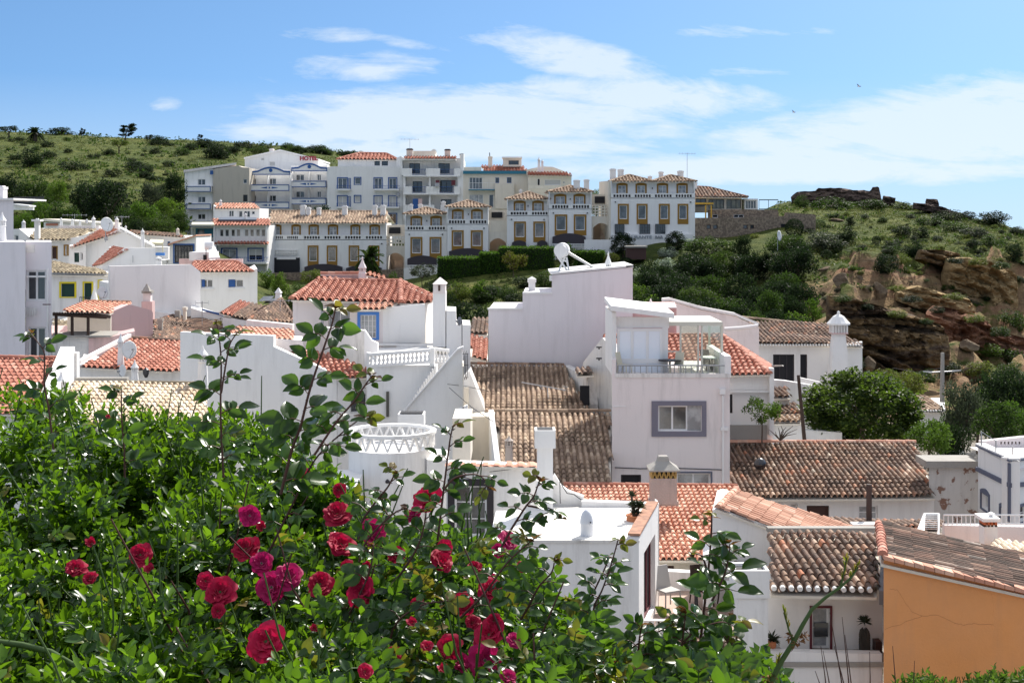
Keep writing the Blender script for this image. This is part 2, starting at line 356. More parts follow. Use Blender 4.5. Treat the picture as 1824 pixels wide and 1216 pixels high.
def roof(parent, pts, u, m, sp=.21, course=.36, amp=.055, prof=9, jit=.012, name='roof', drop=.06):
    """pts: convex planar polygon; u: direction of the eave; clay tiles laid in columns up the slope"""
    pts = [Vector(p) for p in pts]; n = Vector((0, 0, 0)); c = sum(pts, Vector((0, 0, 0))) / len(pts)
    for i in range(len(pts)): n += (pts[i] - c).cross(pts[(i + 1) % len(pts)] - c)
    n.normalize()
    if n.z < 0: n = -n
    pts = [p - n * (p - c).dot(n) for p in pts]
    u = Vector(u); u = (u - n * u.dot(n)).normalized(); v = n.cross(u)
    if v.z < 0: u = -u; v = n.cross(u)
    O = pts[0]; P = [((p - O).dot(u), (p - O).dot(v)) for p in pts]
    um, uM = min(p[0] for p in P), max(p[0] for p in P); vm = min(p[1] for p in P)
    nc = max(1, round((uM - um) / sp)); sp = (uM - um) / nc; tx, th = PROF[prof]; R = random.Random(int(abs(O.x * 13 + O.y * 7) * 10) + 1); sag = O.y < 90 and m not in (T_RED, T_PINK)
    mb = MB(); V = mb.v; Fc = mb.f; K = len(tx)
    for c in range(nc):
        uc = um + (c + .5) * sp; ys = []
        for i in range(len(P)):
            (a, b), (a2, b2) = P[i], P[(i + 1) % len(P)]
            if (a - uc) * (a2 - uc) <= 0 and a != a2: ys.append(b + (b2 - b) * (uc - a) / (a2 - a))
        if len(ys) < 2: continue
        lo, hi = min(ys), max(ys); k0 = int((lo - vm) / course - .001); k = k0
        sh = R.uniform(-jit, jit)
        while vm + k * course < hi - .02:
            v0 = max(lo, vm + k * course - (R.uniform(-1, 1) * jit if k > k0 else 0)); v1 = min(hi, vm + (k + 1) * course + .02)
            if v1 - v0 < .03: k += 1; continue
            j = sh + R.uniform(-jit, jit) * .5; lift = (.034 if m in (T_RED, T_PINK, T_CRM) else .008) * amp / .055 + R.uniform(0, jit * .6); i = len(V); tw = R.uniform(-jit, jit) * .6
            sagv = noise.noise(O * .2 + Vector((uc, v0, 0)) * .55) * .07 if sag else 0
            for row in range(3):
                vv = v0 if row < 2 else v1; s_ = 1.0 if row < 2 else .97
                for q in range(K):
                    h = th[q] * amp + (lift if row == 1 else 0) - (.012 if row == 2 else 0)
                    if sag: h += sagv
                    x = uc + tx[q] * sp * (s_ if 0 < q < K - 1 else 1) + (j + (tw if row == 2 else 0) if 0 < q < K - 1 else 0)
                    V.append(tuple(O + u * x + v * vv + n * h))
            for row in range(2):
                for q in range(K - 1): a = i + row * K + q; Fc.append((a, a + 1, a + K + 1, a + K))
            k += 1
    o = mb.build(name, m, parent)
    sl = MB(); sg = .085 if sag else 0; a = [p - n * (amp + sg) for p in pts]; b = [p - n * (amp + sg + drop) for p in pts]
    sl.poly(a); sl.poly(b[::-1])
    for i in range(len(pts)): j = (i + 1) % len(pts); sl.quad(a[i], b[i], b[j], a[j])
    sl.build('eave_slab', CRM, o)
    return o
def caps(parent, a, b, m, r=.11, ln=.38, name='ridge_tiles'):
    a, b = Vector(a), Vector(b); d = b - a; n = max(1, round(d.length / ln)); z = d.normalized(); x = z.cross(Vector((0, 0, 1))).normalized(); y = x.cross(z)
    mb = MB(); R = random.Random(int(abs(a.x) * 99))
    for k in range(n):
        p, q = a + d * (k / n), a + d * ((k + 1.08) / n); i = len(mb.v); dx = R.uniform(-.01, .01)
        for pp, rr in ((p, r * 1.06), (q, r * .9)):
            for t in range(7):
                g = math.pi * t / 6; mb.v.append(tuple(pp + x * (math.cos(g) * rr + dx) + y * (math.sin(g) * rr - .03)))
        for t in range(6): mb.f.append((i + t, i + t + 1, i + t + 8, i + t + 7))
        mb.f.append(tuple(i + t for t in range(7)))
    return mb.build(name, m, parent)
def hip_roof(parent, fl, fr, bl, br, rl, rr, m, **k):
    """four corners at the eave and the two ends of the ridge"""
    fl, fr, bl, br, rl, rr = [Vector(q) for q in (fl, fr, bl, br, rl, rr)]
    one = (rl - rr).length < .05
    roof(parent, [fl, fr, rl] if one else [fl, fr, rr, rl], fr - fl, m, **k)
    roof(parent, [bl, br, rl] if one else [bl, br, rr, rl], br - bl, m, **k)
    if (fl - bl).length > .1 and (rl - (fl + bl) / 2).length > .3: roof(parent, [fl, bl, rl], bl - fl, m, **k)
    if (fr - br).length > .1 and (rr - (fr + br) / 2).length > .3: roof(parent, [fr, br, rr], br - fr, m, **k)
    r = k.get('amp', .055) * 1.9
    for p, q in ((fl, rl), (fr, rr), (bl, rl), (br, rr)): caps(parent, p, q, m, r=r, name='hip_tiles')
    if not one: caps(parent, rl, rr, m, r=r)
def chimney_box(parent, x0, y0, x1, y1, D, m=None, cap=True, depth=None, capm=None, over=.04, zdown=.6):
    pl = Pl(x0, D); a0, z1 = pl.loc(x0, y0); a1, z0 = pl.loc(x1, y1); d = depth or (a1 - a0); mb = MB(); pl.sbox(mb, a0, z0 - zdown, a1, z1, -d, 0)
    o = mb.build('chimney', m or WHC, parent)
    if cap: c = MB(); pl.sbox(c, a0 - over, z1 - .10, a1 + over, z1 + .05, -d - over, over); pl.sbox(c, a0 + .08, z1 + .05, a1 - .08, z1 + .12, -d + .08, -.08); c.build('chimney_cap', capm or m or WHC, o)
    return o
def chimney_lace(parent, x, y0, y1, D, wpx, m=None, n=10, dome=False, shaft=.55):
    """the Algarve kind: a tapering shaft, a slotted lantern and a pointed cap"""
    m = m or WHC; p = W(x, y1, D); H = (y1 - y0) / F * D; r = wpx / 2 / F * D
    mb = MB(); mb.lathe(p, [(r * 1.25, -.5), (r * 1.1, 0), (r * .86, H * shaft * .93), (r * 1.02, H * shaft * .95), (r * 1.02, H * shaft)], n, math.pi / n)
    o = mb.build('chimney', m, parent)
    q = p + Vector((0, 0, H * shaft)); hh = H * .14; ln = MB()
    for k in range(n): t = 2 * math.pi * (k + .5) / n; c = q + Vector((math.cos(t) * r * .82, math.sin(t) * r * .82, hh / 2)); ln.box(c, (r * .28, r * .28, hh), t)
    ln.lathe(q, [(r * .45, 0), (r * .45, hh)], 8); ln.build('lantern', m, o)
    c = MB(); q = q + Vector((0, 0, hh)); rest = H - H * shaft - hh
    if dome: c.lathe(q, [(r * 1.05, 0), (r * 1.05, rest * .1), (r * .8, rest * .45), (r * .35, rest * .68), (r * .12, rest * .75), (r * .16, rest * .88), (0.01, rest)], n)
    else: c.lathe(q, [(r * 1.15, 0), (r * 1.15, rest * .07), (r * .5, rest * .45), (r * .2, rest * .72), (r * .26, rest * .8), (r * .1, rest * .88), (.005, rest)], n)
    c.build('chimney_cap', m, o); return o
def dish(x, y, D, wpx, hpx, label, az=0., tilt=0., m=None, mast=None, group='satellite dishes'):
    p = W(x, y, D); R = hpx / 2 / F * D; o = thing('satellite_dish', label, 'satellite dish', p - Vector((0, 0, (mast or 1.2 * R))), group)
    yaw = math.acos(min(1, max(.15, wpx / hpx))) * (1 if az >= 0 else -1); ax = Vector((math.sin(yaw), -math.cos(yaw) * math.cos(tilt), math.sin(tilt))).normalized()
    ux = ax.cross(Vector((0, 0, 1))).normalized(); uz = ux.cross(ax); mb = MB(); n = 20; rings = [(0.02, 0), (.35, .02), (.7, .08), (1, .17)]
    for off in (0, -.03):
        i = len(mb.v)
        for r, z in rings:
            for k in range(n): t = 2 * math.pi * k / n; mb.v.append(tuple(p + ux * math.cos(t) * R * r + uz * math.sin(t) * R * r + ax * (R * z + off)))
        for j in range(3):
            for k in range(n): mb.f.append((i + j * n + k, i + j * n + (k + 1) % n, i + (j + 1) * n + (k + 1) % n, i + (j + 1) * n + k))
        mb.f.append(tuple(i + k for k in range(n)))
    j = 3 * n
    for k in range(n): mb.f.append((j + k, j + (k + 1) % n, 4 * n + j + (k + 1) % n, 4 * n + j + k))
    mb.build('reflector', m or DISH, o, True)
    a = MB(); f = p + ax * R * .95; a.bar(p - uz * R, f, .015); a.bar(f, f - ax * .12, .04); a.build('feed_arm', MET, o)
    a = MB(); b = p - ax * .1; a.bar(p - ax * .02, b, .05); a.bar(b, Vector((b.x, b.y, o.location.z)), .03); a.build('mast', MET, o)
    return o
def antenna(x, y0, y1, D, label, span=.9, n=6, az=.3):
    p = W(x, y1, D); q = W(x, y0, D); o = thing('antenna', label, 'antenna', p, 'television antennas')
    mb = MB().bar(p - Vector((0, 0, .5)), q, .022); mb.build('mast', MET, o)
    a = MB(); d = Vector((math.cos(az), math.sin(az), 0)); e = Vector((-d.y, d.x, 0)); t = q - Vector((0, 0, .1)); a.bar(t - d * span, t + d * span, .015)
    for k in range(n): c = t + d * span * (2 * k / (n - 1) - 1); a.bar(c - e * .3, c + e * .3, .01); a.bar(c - Vector((0, 0, .12)), c + Vector((0, 0, .12)), .008)
    a.build('aerial', MET, o); return o

# ------------------------------------------------------------------ terrain
def q(y, D): return (HY - y) / F * D
VIL = [(1.5, -1.75), (3, -1.75), (6, -2.6), (10, -5.2), (20, -11.5), (30, -13.8), (60, -13)]
TAB = {
 -1200: VIL + [(80, -10), (100, -7), (140, -2), (200, 6), (260, 14), (330, 24), (380, 25), (600, 5)],
 0: VIL + [(75, -8), (85, -7), (105, -4.6), (128, -2.2), (140, q(425, 140)), (200, q(345, 200)), (260, q(292, 260)), (330, q(236, 330)), (380, q(240, 380)), (600, 5)],
 318: VIL + [(85, -8.5), (105, -6), (128, -3.2), (145, q(425, 145)), (200, q(355, 200)), (260, q(305, 260)), (330, q(250, 330)), (380, q(252, 380)), (600, 0)],
 333: VIL + [(85, -8.5), (105, -6), (128, -3.4), (145, q(430, 145)), (176, q(427, 176)), (190, q(420, 190)), (207, q(352, 207)), (260, q(305, 260)), (330, q(250, 330)), (380, q(252, 380)), (600, 0)],
 520: VIL + [(80, -11), (100, -9.4), (125, -7.6), (148, -6.4), (156, -5.6), (180, -3.2), (200, -1.5), (260, q(318, 260)), (330, q(261, 330)), (380, q(266, 380)), (600, 0)],
 690: VIL + [(80, -12), (100, -9.6), (125, -7.8), (148, -6.3), (156, -5.6), (180, -3.2), (200, -2), (260, q(345, 260)), (330, q(285, 330)), (380, q(290, 380)), (600, -5)],
 850: VIL + [(80, -12), (100, q(635, 100)), (120, q(580, 120)), (138, q(505, 138)), (143, q(482, 143)), (152, -4.6), (180, -3), (200, -2), (260, 2), (330, q(330, 330)), (380, q(340, 380)), (600, -20)],
 1050: VIL + [(80, -12), (100, q(610, 100)), (120, q(550, 120)), (138, q(487, 138)), (143, -4.4), (150, -3.6), (180, -2), (200, -1.5), (260, -3), (330, -6), (600, -28)],
 1180: VIL + [(78, -11.6), (92, q(650, 92)), (110, q(595, 110)), (130, q(525, 130)), (143, q(452, 143)), (148, q(430, 148)), (155, -1.8), (200, -1), (240, -8), (330, -28), (600, -28)],
 1290: VIL + [(78, -11.8), (95, q(660, 95)), (115, q(590, 115)), (135, q(505, 135)), (145, q(440, 145)), (149, q(424, 149)), (158, -.8), (190, 0), (230, -12), (300, -28), (600, -28)],
 1400: VIL + [(80, -11.5), (98, q(640, 98)), (115, q(565, 115)), (124, q(515, 124)), (131, q(462, 131)), (148, q(414, 148)), (158, q(398, 158)), (170, q(376, 170)), (188, q(362, 188)), (215, 0), (260, -25), (600, -28)],
 1500: VIL + [(82, -11.5), (97, q(640, 97)), (103, q(560, 103)), (115, q(520, 115)), (130, q(470, 130)), (150, q(425, 150)), (168, q(385, 168)), (190, q(357, 190)), (215, 0), (260, -25), (600, -28)],
 1590: VIL + [(84, -11.5), (98, q(680, 98)), (106, q(590, 106)), (114, q(545, 114)), (124, q(490, 124)), (145, q(437, 145)), (165, q(395, 165)), (190, q(362, 190)), (215, 0), (260, -25), (600, -28)],
 1690: VIL + [(84, -11.6), (100, q(680, 100)), (112, q(600, 112)), (122, q(545, 122)), (127, q(500, 127)), (133, q(462, 133)), (150, q(430, 150)), (168, q(398, 168)), (182, q(379, 182)), (205, -2), (240, -25), (600, -28)],
 1770: VIL + [(84, -11.6), (100, q(690, 100)), (112, q(625, 112)), (122, q(560, 122)), (125, q(505, 125)), (130, q(466, 130)), (148, q(435, 148)), (164, q(408, 164)), (174, q(394, 174)), (195, -4), (230, -25), (600, -28)],
 1850: VIL + [(84, -12), (100, q(700, 100)), (114, q(630, 114)), (122, q(580, 122)), (126, q(500, 126)), (132, q(470, 132)), (148, q(445, 148)), (160, q(415, 160)), (168, q(410, 168)), (190, -6), (225, -25), (600, -28)],
 2200: VIL + [(84, -12.5), (100, -14), (120, -15), (140, -17), (160, -22), (190, -27), (600, -28)],
 3300: VIL + [(84, -14), (100, -17), (140, -25), (190, -28), (600, -28)]}
TC = sorted(TAB); DG = np.concatenate([np.arange(1, 60, 1.5), np.arange(60, 200, .8), np.arange(200, 420, 3), np.arange(420, 900, 25)])
ZC = np.array([np.interp(DG, [a for a, b in TAB[c]], [b for a, b in TAB[c]]) for c in TC])
for i in range(len(ZC)):                                   # soften the corners of the profiles
    k = np.array([1, 2, 3, 2, 1.]) / 9; ZC[i, 2:-2] = np.convolve(ZC[i], k, 'same')[2:-2]
def base_z(pxs, D):
    """height of the ground at photo column pxs and distance D (arrays)"""
    pxs = np.clip(np.asarray(pxs, float), TC[0], TC[-1] - .01); i = np.searchsorted(TC, pxs, 'right') - 1; i = np.clip(i, 0, len(TC) - 2)
    t0 = np.array(TC)[i]; t1 = np.array(TC)[i + 1]; f = (pxs - t0) / (t1 - t0); f = f * f * (3 - 2 * f) * .5 + f * .5
    j = np.clip(np.searchsorted(DG, D, 'right') - 1, 0, len(DG) - 2); g = np.clip((D - DG[j]) / (DG[j + 1] - DG[j]), 0, 1)
    za = ZC[i, j] * (1 - g) + ZC[i, j + 1] * g; zb = ZC[i + 1, j] * (1 - g) + ZC[i + 1, j + 1] * g
    return za * (1 - f) + zb * f
def rough(x, y, z, pxc, D):
    if D < 85: return 0
    a = min(1, (D - 85) / 20) * (1 if (pxc > 1150 or D > 165 or pxc < 330) else .35)
    h = noise.fractal(Vector((x * .07, y * .07, 0)), 1.0, 2.0, 5) * .55 * a
    c = min(1, max(0, (pxc - 1420) / 120)) * min(1, max(0, (150 - D) / 18)) * min(1, max(0, (D - 92) / 8))
    if c > 0:
        r = abs(noise.fractal(Vector((x * .13, y * .22, z * .05)), .9, 2.1, 5)); h += c * (r * 2.6 - .6)
        s = z + h + .12 * x + noise.noise(Vector((x * .05, y * .05, 3))) * 1.2; st = 1.7
        fr = s / st - math.floor(s / st); tgt = math.floor(s / st) * st + st * (1 / (1 + math.exp(-(fr - .5) * 11)))
        h += c * (tgt - s) * .85
    return h
def ground_z(p):
    D = max(p.y, 1.2); pc = p.x / D * F + HX; z = float(base_z([pc], D)[0]); return z + rough(p.x, p.y, z, pc, D)
def hit_ground(x, y, d0=88.0):
    D = d0
    while D < 420:
        p = W(x, y, D)
        if ground_z(p) >= p.z: return D
        D += 1.0
    return None
cols = np.concatenate([np.arange(-1200, -120, 60), np.arange(-120, 1960, 5), np.arange(1960, 3301, 60)])
verts = []
for D in DG:
    zs = base_z(cols, D)
    for c, z in zip(cols, zs):
        x = (c - HX) / F * D; verts.append((x, D, z + rough(x, D, z, c, D)))
nC = len(cols); faces = [(j * nC + i, j * nC + i + 1, (j + 1) * nC + i + 1, (j + 1) * nC + i) for j in range(len(DG) - 1) for i in range(nC - 1)]
def ground_material():
    m = bpy.data.materials.new('hill_ground'); m.use_nodes = True; t = m.node_tree; t.nodes.clear()
    out = N(t, 'ShaderNodeOutputMaterial'); bs = N(t, 'ShaderNodeBsdfPrincipled', i_Roughness=.95); bs.inputs['Specular IOR Level'].default_value = .1
    tcn = N(t, 'ShaderNodeTexCoord'); g = N(t, 'ShaderNodeNewGeometry'); sp = N(t, 'ShaderNodeSeparateXYZ'); t.links.new(g.outputs['Normal'], sp.inputs[0])
    ps = N(t, 'ShaderNodeSeparateXYZ'); t.links.new(g.outputs['Position'], ps.inputs[0])
    def nz(s, det=6, dist=0, vec=None): n = N(t, 'ShaderNodeTexNoise', i_Scale=s, i_Detail=det, i_Roughness=.62, i_Distortion=dist); t.links.new(vec or tcn.outputs['Object'], n.inputs[0]); return n.outputs[0]
    def ramp(x, els):
        r = N(t, 'ShaderNodeValToRGB'); t.links.new(x, r.inputs[0]); e = r.color_ramp.elements
        while len(e) < len(els): e.new(.5)
        for k, (p, c) in zip(e, els): k.position = p; k.color = (*c, 1)
        return r.outputs[0]
    def mix(f, a, b):
        q = N(t, 'ShaderNodeMix', data_type='RGBA'); 
        if isinstance(f, float): q.inputs[0].default_value = f
        else: t.links.new(f, q.inputs[0])
        t.links.new(a, q.inputs[6]); t.links.new(b, q.inputs[7]); return q.outputs[2]
    gA = ramp(nz(.05, 8), [(.30, (.022, .036, .010)), (.45, (.052, .075, .018)), (.55, (.085, .105, .024)), (.68, (.15, .14, .045)), (.80, (.25, .20, .10))])
    gB = ramp(nz(.45, 8), [(.33, (.030, .045, .015)), (.5, (.08, .10, .022)), (.66, (.17, .17, .045)), (.78, (.26, .22, .10))])
    grass = mix(.5, gA, gB)
    mp = N(t, 'ShaderNodeMapping'); mp.inputs['Scale'].default_value = (.06, .06, .85); mp.inputs['Rotation'].default_value = (0, .12, 0); t.links.new(tcn.outputs['Object'], mp.inputs[0])
    strata = ramp(nz(1.0, 8, .4, mp.outputs[0]), [(.30, (.05, .035, .025)), (.42, (.15, .09, .05)), (.5, (.28, .19, .095)), (.58, (.22, .10, .06)), (.66, (.32, .23, .13)), (.78, (.11, .08, .06))])
    spots = ramp(nz(.8, 8), [(.4, (.10, .07, .05)), (.6, (.40, .28, .17))])
    rock = mix(.35, strata, spots)
    # bare rock where the ground is steep on the headland
    st = N(t, 'ShaderNodeMapRange'); t.links.new(mth(t, 'ADD', sp.outputs[2], mth(t, 'MULTIPLY', nz(.5, 5), .22)), st.inputs[0])
    for i, v in enumerate((.965, .86, 0., 1.)): st.inputs[i + 1].default_value = v
    rg = N(t, 'ShaderNodeMapRange'); t.links.new(mth(t, 'ADD', mth(t, 'DIVIDE', ps.outputs[0], ps.outputs[1]), mth(t, 'MULTIPLY', nz(.05, 3), .05)), rg.inputs[0])
    for i, v in enumerate((.20, .25, 0., 1.)): rg.inputs[i + 1].default_value = v
    cz = N(t, 'ShaderNodeMapRange'); t.links.new(mth(t, 'ADD', ps.outputs[1], mth(t, 'MULTIPLY', nz(.08, 4), 26.0)), cz.inputs[0])
    for i, v in enumerate((142., 134., 0., 1.)): cz.inputs[i + 1].default_value = v
    gp = N(t, 'ShaderNodeMapRange'); t.links.new(nz(.22, 7), gp.inputs[0])
    for i, v in enumerate((.60, .50, 0., 1.)): gp.inputs[i + 1].default_value = v
    f = mth(t, 'MULTIPLY', mth(t, 'MAXIMUM', st.outputs[0], mth(t, 'MULTIPLY', cz.outputs[0], gp.outputs[0])), rg.outputs[0])
    vl = N(t, 'ShaderNodeMapRange'); t.links.new(mth(t, 'ADD', ps.outputs[1], mth(t, 'MULTIPLY', nz(.1, 3), 12.0)), vl.inputs[0])
    for i, v in enumerate((84., 92., 1., 0.)): vl.inputs[i + 1].default_value = v
    yard = ramp(nz(.5, 6), [(.35, (.16, .13, .10)), (.5, (.30, .27, .23)), (.65, (.38, .35, .31))])
    t.links.new(mix(vl.outputs[0], mix(f, grass, rock), yard), bs.inputs['Base Color'])
    b = N(t, 'ShaderNodeBump', i_Strength=1.0, i_Distance=.5); t.links.new(mth(t, 'ADD', nz(1.3, 10), mth(t, 'MULTIPLY', nz(5., 6), .4)), b.inputs['Height']); t.links.new(b.outputs[0], bs.inputs['Normal'])
    t.links.new(bs.outputs[0], out.inputs[0]); return m
me = bpy.data.meshes.new('ground'); me.from_pydata(verts, [], faces); me.materials.append(ground_material()); me.polygons.foreach_set('use_smooth', [True] * len(me.polygons))
go = bpy.data.objects.new('ground', me); C.objects.link(go); go['kind'] = 'structure'; go['label'] = 'green hillside, cliff and village ground'
se = MB(); se.quad((-3500, 150, -24), (3500, 150, -24), (3500, 5500, -24), (-3500, 5500, -24))
sea = se.build('sea', mat('sea_water', (.03, .10, .16), .15, bump=.4, bscale=.2)); sea['kind'] = 'structure'; sea['label'] = 'blue sea beyond the headland'
fl = MB(); fl.quad((-14, -12, -1.76), (14, -12, -1.76), (14, 2.2, -1.76), (-14, 2.2, -1.76))
fp = fl.build('viewpoint_path', mat('pale_path', (.45, .42, .38), .95, col2=(.3, .28, .25), scale=1)); fp['kind'] = 'structure'

# ------------------------------------------------------------------ rock outcrops
def rock_material(name, c):
    m = bpy.data.materials.new(name); m.use_nodes = True; t = m.node_tree; bs = t.nodes['Principled BSDF']; bs.inputs['Roughness'].default_value = .95; bs.inputs['Specular IOR Level'].default_value = .1
    tcn = N(t, 'ShaderNodeTexCoord'); mp = N(t, 'ShaderNodeMapping'); mp.inputs['Scale'].default_value = (.10, .15, .9); mp.inputs['Rotation'].default_value = (0, .30, 0); t.links.new(tcn.outputs['Object'], mp.inputs[0])
    n = N(t, 'ShaderNodeTexNoise', i_Scale=1, i_Detail=9, i_Roughness=.65, i_Distortion=.5); t.links.new(mp.outputs[0], n.inputs[0])
    n2 = N(t, 'ShaderNodeTexNoise', i_Scale=.9, i_Detail=9, i_Roughness=.7); t.links.new(tcn.outputs['Object'], n2.inputs[0])
    r = N(t, 'ShaderNodeValToRGB'); t.links.new(mth(t, 'ADD', mth(t, 'MULTIPLY', n.outputs[0], .7), mth(t, 'MULTIPLY', n2.outputs[0], .3)), r.inputs[0]); e = r.color_ramp.elements
    while len(e) < len(c): e.new(.5)
    for k, (p_, cc) in zip(e, c): k.position = p_; k.color = (*cc, 1)
    t.links.new(r.outputs[0], bs.inputs['Base Color'])
    b = N(t, 'ShaderNodeBump', i_Strength=1, i_Distance=.4); t.links.new(mth(t, 'ADD', n.outputs[0], n2.outputs[0]), b.inputs['Height']); t.links.new(b.outputs[0], bs.inputs['Normal']); return m
RK_B = rock_material('banded_brown_rock', [(.32, (.028, .021, .018)), (.44, (.09, .062, .045)), (.53, (.24, .16, .08)), (.6, (.085, .062, .046)), (.7, (.18, .14, .105))])
RK_Y = rock_material('ochre_sandstone', [(.30, (.07, .048, .03)), (.42, (.27, .185, .09)), (.52, (.42, .30, .155)), (.62, (.31, .205, .105)), (.75, (.50, .40, .25))])
RK_R = rock_material('red_sandstone', [(.30, (.07, .042, .03)), (.45, (.20, .095, .06)), (.55, (.28, .15, .092)), (.68, (.27, .18, .12)), (.8, (.36, .27, .19))])
RK_G = rock_material('grey_boulder_rock', [(.30, (.045, .033, .024)), (.5, (.17, .125, .085)), (.7, (.36, .28, .18))])
def outcrop(name, label, top, bot, D, T, m, bulge=.8, ledge=.55, nx=110, ny=56, lean=0, cat='rock outcrop'):
    """a rock face standing at D between two outlines, T metres thick, broken into ledges"""
    tx = [a for a, b in top]; x0, x1 = min(tx), max(tx); mb = MB()
    c = W((x0 + x1) / 2, sum(b for a, b in bot) / len(bot), D); V = []
    for j in range(ny * 2 + 1):
        t = min(1, j / ny)
        for i in range(nx + 1):
            s = x0 + (x1 - x0) * i / nx; yt = np.interp(s, tx, [b for a, b in top]); yb = max(yt + 2, np.interp(s, [a for a, b in bot], [b for a, b in bot]))
            p = W(s, yt + (yb - yt) * (1 - t if j <= ny else (j / ny - 1)), D)
            back = j > ny
            nzv = noise.fractal(Vector((p.x * .25, p.z * .35, c.x)), 1, 2, 5)
            st = .9; h = p.z + .30 * p.x + nzv * .8 + 1.6 * noise.noise(Vector((p.x * .12, p.z * .5, c.x + 9))); fr = h / st - math.floor(h / st); bl_ = noise.cell(Vector((p.x * .45 + nzv, c.x, h * .55))) + .5 * noise.cell(Vector((p.x * 1.1 + nzv, c.x, h * 1.2)))
            e = math.sin(math.pi * min(1, max(0, i / nx))) ** .4
            if not back:
                p.y -= (bulge * math.sin(math.pi * min(1, t * .9 + .1)) + ledge * (1 / (1 + math.exp(-(fr - .4) * 30))) + nzv * .5 + bl_ * ledge * .9 - abs(noise.fractal(Vector((p.x * .8, p.z * 1.5, c.x)), 1, 2, 4)) * .8) * e
                p.y += lean * (1 - t)
            else: p.y += T * (math.sin(math.pi * min(1, (j / ny - 1) * .5)) * .5 + .5) * e
            p.x += nzv * .25; p.z += nzv * .2; V.append(tuple(p))
    n1_ = nx + 1; order = V
    mb.v = order; mb.f = [(j * n1_ + i, j * n1_ + i + 1, (j + 1) * n1_ + i + 1, (j + 1) * n1_ + i) for j in range(ny * 2) for i in range(nx)]
    o = mb.build(name, m, None); return tag(o, label, cat)
def boulder(x, y, D, wpx, hpx, label, m=None, group=None, seed=0):
    if D is None or D > 95: D = hit_ground(x, y + hpx * .3) or D or 120
    p = W(x, y, D); rx, rz = wpx / 2 / F * D, hpx / 2 / F * D; bm = bmesh.new(); bmesh.ops.create_icosphere(bm, subdivisions=4, radius=1); R = random.Random(seed + int(x))
    cuts = [(Vector((R.uniform(-1, 1), R.uniform(-1, 1), R.uniform(-1, 1))).normalized(), R.uniform(.5, .8)) for _ in range(9)]
    for v in bm.verts:
        for n_, d in cuts:
            k = v.co.dot(n_) - d
            if k > 0: v.co -= n_ * k * .92
        v.co *= 1 + noise.fractal(v.co * 1.6 + Vector((x, 0, 0)), 1, 2, 4) * .13
        v.co = Vector((v.co.x * rx, v.co.y * (rx + rz) / 2, v.co.z * rz * 1.25))
    me = bpy.data.meshes.new('boulder'); bm.to_mesh(me); bm.free(); me.materials.append(m or RK_G); o = bpy.data.objects.new('boulder', me); C.objects.link(o); o.location = p
    o.rotation_euler = (0, R.uniform(-.3, .3), 0); return tag(o, label, 'boulder', group)
outcrop('rock_slab', 'huge dark banded rock slab leaning out above the tree, left of the red cliff', [(1480, 522), (1520, 530), (1580, 548), (1640, 565), (1680, 580), (1694, 596)], [(1480, 600), (1540, 640), (1600, 668), (1640, 668), (1688, 648), (1694, 604)], 97, 7, RK_B, bulge=.9, ledge=.8)
outcrop('cliff_face', 'sunlit ochre cliff face below the grassy headland at right', [(1690, 462), (1720, 460), (1760, 466), (1800, 478), (1812, 490)], [(1690, 508), (1712, 548), (1750, 580), (1795, 580), (1812, 565)], 123.5, 8, RK_Y, bulge=.3, ledge=.6)
outcrop('cliff_face', 'narrow rock ledge under the grass, left of the ochre cliff', [(1640, 444), (1670, 446), (1710, 452)], [(1640, 462), (1670, 474), (1710, 474)], 126, 5, RK_B, bulge=.2, ledge=.5, nx=40, ny=16)
outcrop('cliff_face', 'rust red cliff buttress right of the dark rock slab', [(1655, 560), (1680, 545), (1705, 548), (1722, 570), (1748, 560), (1775, 585), (1830, 600)], [(1655, 600), (1690, 650), (1720, 655), (1760, 640), (1800, 650), (1830, 660)], 110, 7, RK_R, bulge=.5, ledge=.6)
outcrop('cliff_face', 'low ochre rock wall with thin ledges between the boulders and the red cliff', [(1598, 520), (1640, 508), (1680, 520), (1725, 530), (1740, 545)], [(1598, 535), (1640, 548), (1690, 552), (1740, 560)], 115, 5, RK_Y, bulge=.2, ledge=.5, nx=50, ny=16)
for i, (x, y, a_, b_) in enumerate(((1385, 458, 30, 8), (1412, 466, 34, 9), (1440, 473, 30, 8), (1470, 480, 36, 9), (1502, 490, 38, 11), (1530, 498, 34, 12), (1556, 505, 30, 10), (1610, 500, 26, 8), (1640, 520, 30, 10), (1665, 505, 24, 8))): boulder(x, y, None, a_, b_, 'flat grey rock slab lying in the broken line across the headland slope', None, 'flat rocks in a line across the headland slope', i)
for i, (x, y, D, a, b, l) in enumerate([(1568, 519, 108, 24, 30, 'upright pointed grey boulder standing on the slope above the rock slab'), (1545, 515, 109, 17, 17, 'square grey boulder left of the upright pointed boulder'),
        (1500, 500, 112, 30, 22, 'broad grey boulder at the head of the dark rock slab'), (1452, 545, 101, 20, 15, 'pale rounded boulder above the whitewashed house with the domed chimney'),
        (1432, 552, 100, 15, 14, 'small pale boulder left of the rounded boulder by the creeper'), (1738, 665, 101, 54, 30, 'pale split grey boulder behind the right hand trees'),
        (1725, 615, 104, 40, 18, 'white weathered rock at the foot of the red cliff'), (1550, 648, 92, 20, 24, 'rounded tan boulder showing just behind the big tree'),
        (1490, 393, 158, 28, 6, 'flat rock slab on the grass right of the stone wall'), (1765, 625, 105, 26, 18, 'red brown boulder lying under the red cliff')]): boulder(x, y, D, a, b, l, RK_R if 'red' in l and 'foot' not in l else None)
